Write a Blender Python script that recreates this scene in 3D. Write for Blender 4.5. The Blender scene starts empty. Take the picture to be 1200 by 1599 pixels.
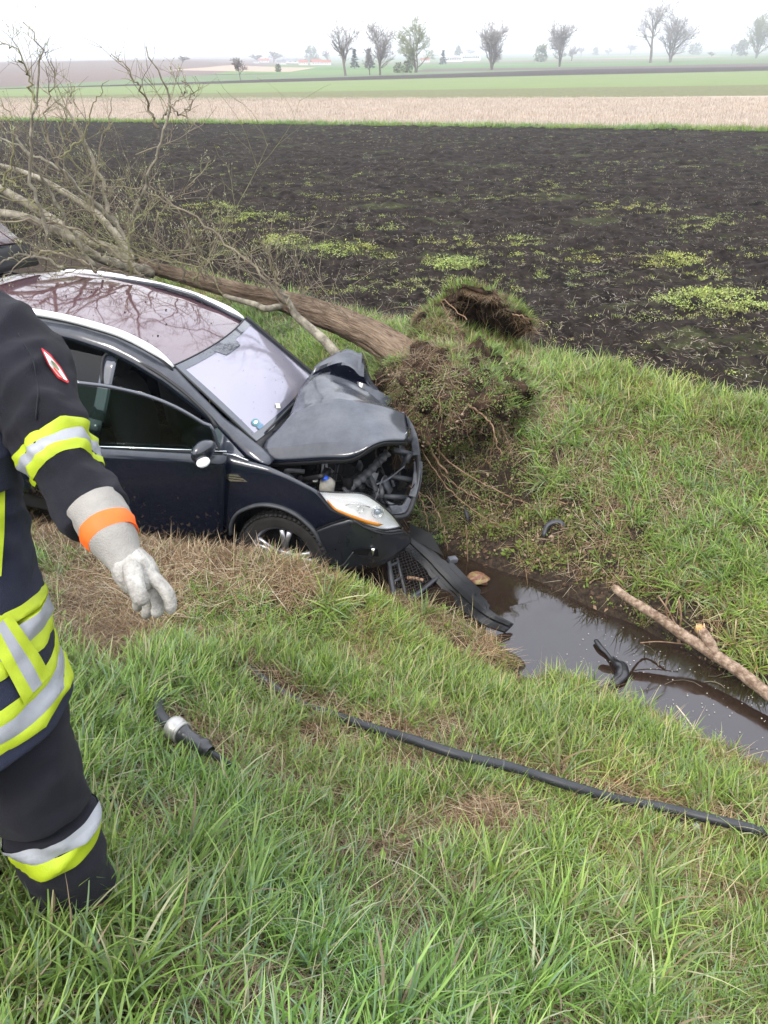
import bpy, bmesh, math, random
import numpy as np
from mathutils import Vector, Matrix, noise as mnoise
rng = np.random.default_rng(7)
random.seed(7)
SC = bpy.context.scene
COL = SC.collection

# ------------------------------------------------------------------ camera
CAM = np.array([0.0, 0.0, 3.45])
FPX, CX, CY = 1200.0, 600.0, 799.5
PITCH, ROLL = math.radians(30.6), math.radians(0.95)
_f = np.array([0, math.cos(PITCH), -math.sin(PITCH)])
_u0 = np.array([0, math.sin(PITCH), math.cos(PITCH)])
_r0 = np.array([1.0, 0, 0])
_r = math.cos(ROLL) * _r0 - math.sin(ROLL) * _u0
_u = math.cos(ROLL) * _u0 + math.sin(ROLL) * _r0
cd = bpy.data.cameras.new('camera')
cam = bpy.data.objects.new('camera', cd)
COL.objects.link(cam)
cam.matrix_world = Matrix(((_r[0], _u[0], -_f[0], CAM[0]), (_r[1], _u[1], -_f[1], CAM[1]),
                           (_r[2], _u[2], -_f[2], CAM[2]), (0, 0, 0, 1)))
cd.sensor_fit = 'HORIZONTAL'
cd.sensor_width = 36.0
cd.lens = 36.0 * FPX / 1200.0
cd.clip_start = 0.05
cd.clip_end = 20000
SC.camera = cam

# ------------------------------------------------------------------ light
SUN_EL, SUN_AZ = math.radians(52), math.radians(215)     # azimuth clockwise from +Y
w = bpy.data.worlds.new("World")
SC.world = w
w.use_nodes = True
nt = w.node_tree
for n in list(nt.nodes):
    nt.nodes.remove(n)
out = nt.nodes.new('ShaderNodeOutputWorld')
sky = nt.nodes.new('ShaderNodeTexSky')
sky.sky_type = 'NISHITA'
sky.sun_disc = False
sky.sun_elevation = SUN_EL
sky.sun_rotation = SUN_AZ
sky.air_density = 1.5
sky.dust_density = 4.0
b1 = nt.nodes.new('ShaderNodeBackground')
b1.inputs['Strength'].default_value = 0.05
nt.links.new(sky.outputs[0], b1.inputs['Color'])
# bright overcast: the zenith is brighter than the horizon, soft cloud mottling
tc = nt.nodes.new('ShaderNodeTexCoord')
mp = nt.nodes.new('ShaderNodeMapping')
mp.inputs['Scale'].default_value = (1, 1, 2.2)
nz = nt.nodes.new('ShaderNodeTexNoise')
nz.inputs['Scale'].default_value = 1.5
nz.inputs['Detail'].default_value = 5
cr = nt.nodes.new('ShaderNodeValToRGB')
cr.color_ramp.elements[0].position = 0.3
cr.color_ramp.elements[0].color = (0.74, 0.79, 0.90, 1)
cr.color_ramp.elements[1].position = 0.7
cr.color_ramp.elements[1].color = (1.0, 1.0, 1.02, 1)
sx = nt.nodes.new('ShaderNodeSeparateXYZ')
mg = nt.nodes.new('ShaderNodeMapRange')
mg.inputs['From Min'].default_value = 0.0
mg.inputs['From Max'].default_value = 1.0
mg.inputs['To Min'].default_value = 1.10
mg.inputs['To Max'].default_value = 2.2
b2 = nt.nodes.new('ShaderNodeBackground')
nt.links.new(tc.outputs['Generated'], mp.inputs['Vector'])
nt.links.new(tc.outputs['Generated'], sx.inputs[0])
nt.links.new(sx.outputs['Z'], mg.inputs['Value'])
nt.links.new(mg.outputs[0], b2.inputs['Strength'])
nt.links.new(mp.outputs[0], nz.inputs['Vector'])
nt.links.new(nz.outputs['Fac'], cr.inputs['Fac'])
nt.links.new(cr.outputs['Color'], b2.inputs['Color'])
ad = nt.nodes.new('ShaderNodeAddShader')
nt.links.new(b1.outputs[0], ad.inputs[0])
nt.links.new(b2.outputs[0], ad.inputs[1])
nt.links.new(ad.outputs[0], out.inputs['Surface'])
sl = bpy.data.lights.new('sun', 'SUN')
sl.energy = 1.5
sl.angle = math.radians(12)
sl.color = (1.0, 0.96, 0.9)
so = bpy.data.objects.new('sun', sl)
COL.objects.link(so)
_sd = Vector((math.sin(SUN_AZ) * math.cos(SUN_EL), math.cos(SUN_AZ) * math.cos(SUN_EL), math.sin(SUN_EL)))
so.rotation_euler = _sd.to_track_quat('Z', 'Y').to_euler()
so.location = (0, 0, 30)
SC.view_settings.view_transform = 'Standard'
SC.view_settings.look = 'None'
SC.view_settings.gamma = 1.0
SC.view_settings.use_curve_mapping = False
SC.view_settings.exposure = 0.42

# ------------------------------------------------------------------ helpers
def ray(px, py):
    return _f + (px - CX) / FPX * _r - (py - CY) / FPX * _u
def atY(px, py, Y):                      # point on the pixel's sight line at distance Y ahead
    d = ray(px, py)
    return CAM + d * (Y / d[1])
def atZ(px, py, z):
    d = ray(px, py)
    return CAM + d * ((z - CAM[2]) / d[2])

def tag(o, label=None, cat=None, group=None, kind=None):
    if label: o['label'] = label
    if cat: o['category'] = cat
    if group: o['group'] = group
    if kind: o['kind'] = kind
    return o

def empty(name, loc=(0, 0, 0), rz=0):
    o = bpy.data.objects.new(name, None)
    COL.objects.link(o)
    o.location = loc
    o.rotation_euler = (0, 0, rz)
    o.empty_display_size = 0.2
    return o

def mesh_obj(name, V, Fc, mat=None, parent=None, smooth=True, col=None, me=None):
    if me is None:
        me = bpy.data.meshes.new(name)
        V = np.asarray(V, float)
        if isinstance(Fc, np.ndarray):
            k = Fc.shape[1]
            me.vertices.add(len(V))
            me.vertices.foreach_set('co', V.ravel().astype(np.float32))
            me.loops.add(Fc.size)
            me.loops.foreach_set('vertex_index', Fc.ravel().astype(np.int32))
            me.polygons.add(len(Fc))
            me.polygons.foreach_set('loop_start', (np.arange(len(Fc)) * k).astype(np.int32))
            me.polygons.foreach_set('loop_total', np.full(len(Fc), k, np.int32))
            me.update(calc_edges=True)
        else:
            me.from_pydata([tuple(v) for v in V], [], [tuple(int(i) for i in f) for f in Fc])
        me.validate()
        me.polygons.foreach_set('use_smooth', [smooth] * len(me.polygons))
        if col is not None:
            a = me.color_attributes.new('tint', 'FLOAT_COLOR', 'POINT')
            c = np.asarray(col, np.float32)
            if c.shape[1] == 3: c = np.c_[c, np.ones(len(c), np.float32)]
            a.data.foreach_set('color', c.ravel())
        if mat:
            me.materials.append(mat)
    o = bpy.data.objects.new(name, me)
    COL.objects.link(o)
    if parent is not None: o.parent = parent
    return o

class MB:                                # collects pieces into one mesh
    def __init__(s): s.V = []; s.F = []; s.n = 0
    def add(s, V, F):
        V = np.asarray(V, float)
        s.V.append(V); s.F += [tuple(int(i) + s.n for i in f) for f in F]; s.n += len(V)
    def grid(s, P, closeu=False, closev=False, flip=False):
        P = np.asarray(P, float); n, m = P.shape[:2]
        F = []
        for i in range(n if closeu else n - 1):
            for j in range(m if closev else m - 1):
                a = i * m + j; b = ((i + 1) % n) * m + j
                c = ((i + 1) % n) * m + (j + 1) % m; d = i * m + (j + 1) % m
                F.append((a, d, c, b) if flip else (a, b, c, d))
        s.add(P.reshape(-1, 3), F)
    def box(s, c, size, R=None, bev=0):
        c = np.array(c, float); h = np.array(size, float) / 2
        V = np.array([[x, y, z] for x in (-1, 1) for y in (-1, 1) for z in (-1, 1)]) * h
        if R is not None: V = V @ np.array(R).T
        s.add(V + c, [(0, 1, 3, 2), (4, 6, 7, 5), (0, 4, 5, 1), (2, 3, 7, 6), (0, 2, 6, 4), (1, 5, 7, 3)])
    def tube(s, pts, rad, k=8, cap=True, flat=1.0, up=(0, 0, 1)):
        pts = np.asarray(pts, float); n = len(pts)
        rad = np.full(n, rad) if np.isscalar(rad) else np.asarray(rad, float)
        T = np.gradient(pts, axis=0); T /= np.linalg.norm(T, axis=1)[:, None] + 1e-12
        ref = np.array(up, float)
        if abs(T[0] @ ref) > 0.95: ref = np.array([1.0, 0, 0])
        a = np.cross(T[0], ref); a /= np.linalg.norm(a)
        V = []
        th = np.arange(k) * 2 * np.pi / k
        for i in range(n):
            a = a - T[i] * (a @ T[i]); a /= np.linalg.norm(a) + 1e-12
            b = np.cross(T[i], a)
            V.append(pts[i] + rad[i] * (np.cos(th)[:, None] * a + flat * np.sin(th)[:, None] * b))
        V = np.array(V).reshape(-1, 3)
        F = [(i * k + j, (i + 1) * k + j, (i + 1) * k + (j + 1) % k, i * k + (j + 1) % k) for i in range(n - 1) for j in range(k)]
        if cap and k > 2:
            F.append(tuple(range(k))); F.append(tuple((n - 1) * k + j for j in reversed(range(k))))
        s.add(V, F)
    def lathe(s, prof, k=24, M=None):     # prof: (r, axial) about local Y axis
        th = np.arange(k) * 2 * np.pi / k
        P = np.array([[[r * math.cos(t), a, r * math.sin(t)] for t in th] for r, a in prof])
        if M is not None: P = P @ np.array(M)[:3, :3].T + np.array(M)[:3, 3]
        s.grid(P, closev=True)
    def build(s, name, mat=None, parent=None, smooth=True):
        return mesh_obj(name, np.concatenate(s.V), s.F, mat, parent, smooth)

def catmull(P, n):
    P = np.asarray(P, float)
    d = np.r_[0, np.cumsum(np.linalg.norm(np.diff(P, axis=0), axis=1) + 1e-9)]
    Q = np.vstack([2 * P[0] - P[1], P, 2 * P[-1] - P[-2]])
    t = np.linspace(0, d[-1], n); outp = []
    for x in t:
        i = min(np.searchsorted(d, x, 'right') - 1, len(P) - 2)
        u = (x - d[i]) / (d[i + 1] - d[i])
        p0, p1, p2, p3 = Q[i], Q[i + 1], Q[i + 2], Q[i + 3]
        outp.append(0.5 * (2 * p1 + (p2 - p0) * u + (2 * p0 - 5 * p1 + 4 * p2 - p3) * u * u + (3 * p1 - p0 - 3 * p2 + p3) * u ** 3))
    return np.array(outp)

def resamp(P, n):
    P = np.asarray(P, float)
    d = np.r_[0, np.cumsum(np.linalg.norm(np.diff(P, axis=0), axis=1))]
    t = np.linspace(0, d[-1], n)
    return np.stack([np.interp(t, d, P[:, k]) for k in range(P.shape[1])], 1)

_tab = rng.random((256, 256))
_tab3 = rng.random(65536)
def vn2(x, y):
    xi = np.floor(x).astype(int); yi = np.floor(y).astype(int)
    fx = x - xi; fy = y - yi
    fx = fx * fx * (3 - 2 * fx); fy = fy * fy * (3 - 2 * fy)
    g = lambda a, b: _tab[a & 255, b & 255]
    return (g(xi, yi) * (1 - fx) + g(xi + 1, yi) * fx) * (1 - fy) + (g(xi, yi + 1) * (1 - fx) + g(xi + 1, yi + 1) * fx) * fy
def fbm(x, y, o=4, seed=0.0, rough=0.5):
    x = np.asarray(x, float); y = np.asarray(y, float)
    a = 1.0; s = 0; tot = 0
    for k in range(o):
        s = s + a * (vn2(x * 2 ** k + 17.3 * k + seed, y * 2 ** k - 9.1 * k + seed * 1.7) - 0.5)
        tot += a; a *= rough
    return s / tot * 2
def vn3(p):
    i = np.floor(p).astype(int); f = p - i; f = f * f * (3 - 2 * f)
    r = 0
    for dx in (0, 1):
        for dy in (0, 1):
            for dz in (0, 1):
                h = ((i[..., 0] + dx) * 7919 + (i[..., 1] + dy) * 104729 + (i[..., 2] + dz) * 1299709) & 65535
                wgt = (f[..., 0] if dx else 1 - f[..., 0]) * (f[..., 1] if dy else 1 - f[..., 1]) * (f[..., 2] if dz else 1 - f[..., 2])
                r = r + wgt * _tab3[h]
    return r
def fbm3(p, o=3):
    p = np.asarray(p, float); s = 0; a = 1; tot = 0
    for k in range(o):
        s = s + a * (vn3(p * 2 ** k + 31.7 * k) - 0.5); tot += a; a *= 0.5
    return s / tot * 2

# ------------------------------------------------------------------ materials
MATS = {}
def mat(name, base=(0.5, 0.5, 0.5), rough=0.6, metal=0.0, noise=0.0, nscale=20.0, bump=0.0, bscale=80.0, spec=0.5,
        coat=0.0, trans=0.0, alpha=1.0, tint=False, c2=None, itint=False, coatr=0.03, ior=1.5):
    if name in MATS: return MATS[name]
    m = bpy.data.materials.new(name); m.use_nodes = True
    t = m.node_tree; bs = t.nodes['Principled BSDF']
    bs.inputs['Base Color'].default_value = (*base, 1)
    bs.inputs['Roughness'].default_value = rough
    bs.inputs['Metallic'].default_value = metal
    bs.inputs['Specular IOR Level'].default_value = spec
    bs.inputs['IOR'].default_value = ior
    bs.inputs['Coat Weight'].default_value = coat
    bs.inputs['Coat Roughness'].default_value = coatr
    bs.inputs['Transmission Weight'].default_value = trans
    tcn = t.nodes.new('ShaderNodeTexCoord')
    src = None
    if tint:
        at = t.nodes.new('ShaderNodeAttribute'); at.attribute_name = 'tint'; src = at.outputs['Color']
    if noise or c2 is not None:
        nn = t.nodes.new('ShaderNodeTexNoise'); nn.inputs['Scale'].default_value = nscale
        nn.inputs['Detail'].default_value = 6; nn.inputs['Roughness'].default_value = 0.65
        t.links.new(tcn.outputs['Object'], nn.inputs['Vector'])
        if c2 is not None:
            rp = t.nodes.new('ShaderNodeValToRGB')
            rp.color_ramp.elements[0].position = 0.38; rp.color_ramp.elements[0].color = (*base, 1)
            rp.color_ramp.elements[1].position = 0.64; rp.color_ramp.elements[1].color = (*c2, 1)
            t.links.new(nn.outputs['Fac'], rp.inputs['Fac'])
            src = rp.outputs['Color']
        if noise:
            mr = t.nodes.new('ShaderNodeMapRange')
            mr.inputs['From Min'].default_value = 0.25; mr.inputs['From Max'].default_value = 0.75
            mr.inputs['To Min'].default_value = 1 - noise; mr.inputs['To Max'].default_value = 1 + noise
            t.links.new(nn.outputs['Fac'], mr.inputs['Value'])
            mx = t.nodes.new('ShaderNodeVectorMath'); mx.operation = 'SCALE'
            if src is not None: t.links.new(src, mx.inputs[0])
            else: mx.inputs[0].default_value = base
            t.links.new(mr.outputs[0], mx.inputs['Scale'])
            src = mx.outputs[0]
            mr2 = t.nodes.new('ShaderNodeMapRange')
            mr2.inputs['To Min'].default_value = max(0, rough - 0.12); mr2.inputs['To Max'].default_value = min(1, rough + 0.12)
            t.links.new(nn.outputs['Fac'], mr2.inputs['Value'])
            t.links.new(mr2.outputs[0], bs.inputs['Roughness'])
    if src is not None: t.links.new(src, bs.inputs['Base Color'])
    if bump:
        n2 = t.nodes.new('ShaderNodeTexNoise'); n2.inputs['Scale'].default_value = bscale
        n2.inputs['Detail'].default_value = 5
        t.links.new(tcn.outputs['Object'], n2.inputs['Vector'])
        bp = t.nodes.new('ShaderNodeBump'); bp.inputs['Strength'].default_value = bump
        bp.inputs['Distance'].default_value = 0.01
        t.links.new(n2.outputs['Fac'], bp.inputs['Height'])
        t.links.new(bp.outputs['Normal'], bs.inputs['Normal'])
    MATS[name] = m
    return m

def leafmat(name, gloss=0.45, transl=0.35):
    """thin plant matter: colour = blade colour x instance tint, lets light through"""
    m = bpy.data.materials.new(name); m.use_nodes = True
    t = m.node_tree; bs = t.nodes['Principled BSDF']; o = t.nodes['Material Output']
    a = t.nodes.new('ShaderNodeAttribute'); a.attribute_name = 'tint'
    b = t.nodes.new('ShaderNodeAttribute'); b.attribute_name = 'itint'; b.attribute_type = 'INSTANCER'
    mx = t.nodes.new('ShaderNodeVectorMath'); mx.operation = 'MULTIPLY'
    t.links.new(a.outputs['Color'], mx.inputs[0]); t.links.new(b.outputs['Vector'], mx.inputs[1])
    t.links.new(mx.outputs[0], bs.inputs['Base Color'])
    bs.inputs['Roughness'].default_value = gloss
    bs.inputs['Specular IOR Level'].default_value = 0.35
    tr = t.nodes.new('ShaderNodeBsdfTranslucent')
    t.links.new(mx.outputs[0], tr.inputs['Color'])
    ms = t.nodes.new('ShaderNodeMixShader'); ms.inputs[0].default_value = transl
    t.links.new(bs.outputs[0], ms.inputs[1]); t.links.new(tr.outputs[0], ms.inputs[2])
    t.links.new(ms.outputs[0], o.inputs['Surface'])
    return m
# ------------------------------------------------------------------ terrain heights
NT = (0.643, 0.766)                      # across the ditch
_tp = np.array([-6, -2, -0.3, 0, 0.5, 1.0, 1.8, 2.6, 3.2, 3.55, 3.68, 3.85, 4.12, 4.27, 4.36, 4.6, 5.0, 5.6, 6.15, 6.6, 9])
_zp = np.array([2.6, 2.2, 1.9, 1.8, 1.45, 1.08, .64, .34, .14, .03, -.06, -.14, -.14, -.05, .06, .27, .50, .78, .95, .97, .97])
def tcoord(x, y): return NT[0] * x + NT[1] * y
def scoord(x, y): return -NT[1] * x + NT[0] * y
def xy(s, t): return (-NT[1] * s + NT[0] * t, NT[0] * s + NT[1] * t)
def gb(x, y, cx, cy, sx, sy=None, a=0.0):
    sy = sy or sx
    c, sn = math.cos(a), math.sin(a)
    dx = x - cx; dy = y - cy
    return np.exp(-((dx * c + dy * sn) ** 2 / (2 * sx * sx) + (-dx * sn + dy * c) ** 2 / (2 * sy * sy)))
def HB(x, y, fine=True):
    x = np.asarray(x, float); y = np.asarray(y, float)
    t = tcoord(x, y); s = scoord(x, y)
    t2 = t + 0.10 * fbm(s * 1.3, t * .3, 3, 3.0) * np.exp(-((t - 4) / 1.2) ** 2) * 1.4
    z = np.interp(t2, _tp, _zp)
    # smooth the kinks a little with large-scale undulation
    dry = 1 - np.exp(-((t - 3.97) / 0.30) ** 2)
    z = z + dry * (0.07 * fbm(x * .9, y * .9, 3, 5.0) + 0.03 * fbm(x * 4, y * 4, 3, 9.0))
    z = z + 0.40 * gb(x, y, -0.80, 4.0, .50, .20, -.05) + .20 * gb(x, y, -1.75, 4.25, .55, .25, -.2)  # turf pushed up before the wheel
    z = z + .06 * gb(x, y, -.25, 3.95, .25, .14, -.4) - .07 * gb(x, y, .35, 3.95, .35, .16, -.75)
    z = z - 0.16 * gb(x, y, -3.3, 5.1, 1.0, .5)
    z = z - 0.20 * gb(x, y, -0.80, 4.58, .36, .20, -.26)           # wheel rut
    z = z + 0.30 * gb(x, y, 0.72, 6.30, .50, .36) + 0.30 * gb(x, y, .55, 6.95, .45, .3)
    z = z - 0.30 * gb(x, y, 0.80, 5.55, .42, .17, -.3)             # hollow torn under the root ball
    z = z + 0.10 * gb(x, y, 1.9, 6.2, .45, .3) + .08 * gb(x, y, 2.7, 5.6, .4, .25)
    if fine:
        far = np.clip((t - 4.3) / .8, 0, 1)
        z = z + dry * (0.012 + 0.02 * far) * fbm(x * 14, y * 14, 3, 2.0)
    return z
def HF(x, y):
    """open fields, far hills"""
    x = np.asarray(x, float); y = np.asarray(y, float)
    z = 0.97 - 0.013 * (np.clip(y, 8, 180) - 8)
    z = z + 0.0 * x
    d = np.clip((y - 230) / 900, 0, 1)
    hl = np.clip((-x - 0.06 * y) / (.16 * y + 20), 0, 1); hl = hl * hl * (3 - 2 * hl)
    z = z + 5.6 * hl * np.clip((y - 230) / 480, 0, 1) ** 1.1
    z = z + np.clip((y - 900) / 2400, 0, 1) * (9 + 7 * fbm(x * .0016 + 4, y * .0008, 3, 1.0) + 8 * np.clip(x / 1500, 0, 1)) * 1.2
    z = z + 0.5 * fbm(x * .01, y * .01, 2, 8.0) * np.clip((y - 120) / 300, 0, 1)
    return z
def H(x, y):
    t = tcoord(np.asarray(x, float), np.asarray(y, float))
    k = np.clip((t - 6.2) / .6, 0, 1)
    return HB(x, y) * (1 - k) + (HF(x, y) + 0.03 * fbm(np.asarray(x) * 1.1, np.asarray(y) * 1.1, 3, 6.)) * k
def hit(px, py, h=H, y0=0.3, y1=3000):
    """where the sight line through a picture point meets the ground"""
    d = ray(px, py); d = d / d[1]
    y = y0; step = 0.02; prev = y
    while y < y1:
        p = CAM + d * y
        if p[2] < float(h(p[0], p[1])):
            lo, hi = prev, y
            for _ in range(20):
                m_ = (lo + hi) / 2; q = CAM + d * m_
                if q[2] < float(h(q[0], q[1])): hi = m_
                else: lo = m_
            q = CAM + d * hi
            return np.array([q[0], q[1], float(h(q[0], q[1]))])
        prev = y; y += max(0.02, y * 0.01)
    return CAM + d * y1
def to_px(P):
    P = np.atleast_2d(P) - CAM
    z = P @ _f
    return np.c_[CX + FPX * (P @ _r) / z, CY - FPX * (P @ _u) / z, z]

# ------------------------------------------------------------------ ground sheets
soil_m = mat('damp_bank_soil', (0.018, 0.0125, 0.009), 0.85, c2=(0.052, 0.036, 0.023), nscale=34, noise=0.35, bump=0.9, bscale=90, spec=0.2)
def gridmesh(name, X, Y, Z, m, **k):
    n, mm = X.shape
    V = np.stack([X, Y, Z], -1).reshape(-1, 3)
    i = np.arange((n - 1) * mm).reshape(n - 1, mm)[:, :-1].ravel()
    Fq = np.stack([i, i + mm, i + mm + 1, i + 1], 1)
    o = mesh_obj(name, V, Fq, m, None, True, **k)
    return o
ss = np.concatenate([np.arange(-8, -2.5, .08), np.arange(-2.5, 8, .033), np.arange(8, 26, .15)])
tt = np.concatenate([np.arange(-5, 0, .12), np.arange(0, 6.32, .033), [6.35]])
S, T = np.meshgrid(ss, tt, indexing='ij')
TW = T + 0.0
edge_w = 0.16 * fbm(S * 1.1, S * 0, 3, 4.0)
TW = T + edge_w * np.clip((T - 5.6) / .75, 0, 1)
X, Y = xy(S, TW)
Zb = H(X, Y)
o = gridmesh('grassy_bank', X, Y, Zb, soil_m); tag(o, kind='structure')

# ploughed field between the ditch and the stubble
def field_mat():
    m = bpy.data.materials.new('ploughed_peat_soil'); m.use_nodes = True
    t = m.node_tree; bs = t.nodes['Principled BSDF']
    tcn = t.nodes.new('ShaderNodeTexCoord')
    def nz(sc, det=6, sx=1, sy=1):
        mpn = t.nodes.new('ShaderNodeMapping'); mpn.inputs['Scale'].default_value = (sx, sy, 1)
        t.links.new(tcn.outputs['Object'], mpn.inputs['Vector'])
        n = t.nodes.new('ShaderNodeTexNoise'); n.inputs['Scale'].default_value = sc; n.inputs['Detail'].default_value = det
        n.inputs['Roughness'].default_value = 0.7
        t.links.new(mpn.outputs[0], n.inputs['Vector']); return n.outputs['Fac']
    r = t.nodes.new('ShaderNodeValToRGB')
    r.color_ramp.elements[0].position = .35; r.color_ramp.elements[0].color = (.0065, .005, .0045, 1)
    r.color_ramp.elements[1].position = .72; r.color_ramp.elements[1].color = (.038, .029, .024, 1)
    t.links.new(nz(5.0, 8), r.inputs['Fac'])
    # dry straw bits ploughed in
    r2 = t.nodes.new('ShaderNodeValToRGB')
    r2.color_ramp.elements[0].position = .64; r2.color_ramp.elements[0].color = (0, 0, 0, 1)
    r2.color_ramp.elements[1].position = .70; r2.color_ramp.elements[1].color = (1, 1, 1, 1)
    t.links.new(nz(11.0, 4, 1.0, 0.6), r2.inputs['Fac'])
    mx = t.nodes.new('ShaderNodeMix'); mx.data_type = 'RGBA'
    t.links.new(r2.outputs['Color'], mx.inputs['Factor'])
    t.links.new(r.outputs['Color'], mx.inputs[6]); mx.inputs[7].default_value = (.12, .10, .065, 1)
    # thin flush of weeds farther out
    r3 = t.nodes.new('ShaderNodeValToRGB')
    r3.color_ramp.elements[0].position = .56; r3.color_ramp.elements[0].color = (0, 0, 0, 1)
    r3.color_ramp.elements[1].position = .78; r3.color_ramp.elements[1].color = (.7, .7, .7, 1)
    t.links.new(nz(.9, 8, .5, 1.6), r3.inputs['Fac'])
    mx2 = t.nodes.new('ShaderNodeMix'); mx2.data_type = 'RGBA'
    t.links.new(r3.outputs['Color'], mx2.inputs['Factor'])
    t.links.new(mx.outputs[2], mx2.inputs[6]); mx2.inputs[7].default_value = (.10, .125, .04, 1)
    t.links.new(mx2.outputs[2], bs.inputs['Base Color'])
    bs.inputs['Roughness'].default_value = .95; bs.inputs['Specular IOR Level'].default_value = .15
    bp = t.nodes.new('ShaderNodeBump'); bp.inputs['Strength'].default_value = 1; bp.inputs['Distance'].default_value = .03
    t.links.new(nz(14, 8), bp.inputs['Height']); t.links.new(bp.outputs['Normal'], bs.inputs['Normal'])
    return m
NU, NV = 620, 400
u = np.linspace(0, 1, NU)[:, None]; v = (np.linspace(0, 1, NV)[None, :])
sA = -8 + 34 * u ** 1.0
eA = 6.35 + np.interp(sA, ss, 0.16 * fbm(ss * 1.1, ss * 0, 3, 4.0))
Ax, Ay = xy(sA, eA)
YS = hit(600, 196)[1]
pL, pR = hit(0, 188), hit(1200, 205)
slope = (pR[1] - pL[1]) / (pR[0] - pL[0])
def line_y(x): return pL[1] + slope * (x - pL[0])
Bx = 75 - 150 * u; By = line_y(Bx)
vv = (np.exp(v * 4.2) - 1) / (math.exp(4.2) - 1)
X = Ax * (1 - vv) + Bx * vv; Y = Ay * (1 - vv) + By * vv
Z = H(X, Y)
amp = np.clip(vv * 60, 0, 1)
cl = np.abs(fbm(X * 6, Y * 6, 4, 11.0, .6))
Z = Z + amp * (0.11 * cl + .045 * fbm(X * 22, Y * 22, 2, 3.) - .02 + .05 * np.sin((Y - .25 * X) * 9 + 2 * fbm(X * .6, Y * .6, 2)))
o = gridmesh('ploughed_field', X[::-1], Y[::-1], Z[::-1], field_mat()); tag(o, kind='structure')

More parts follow.
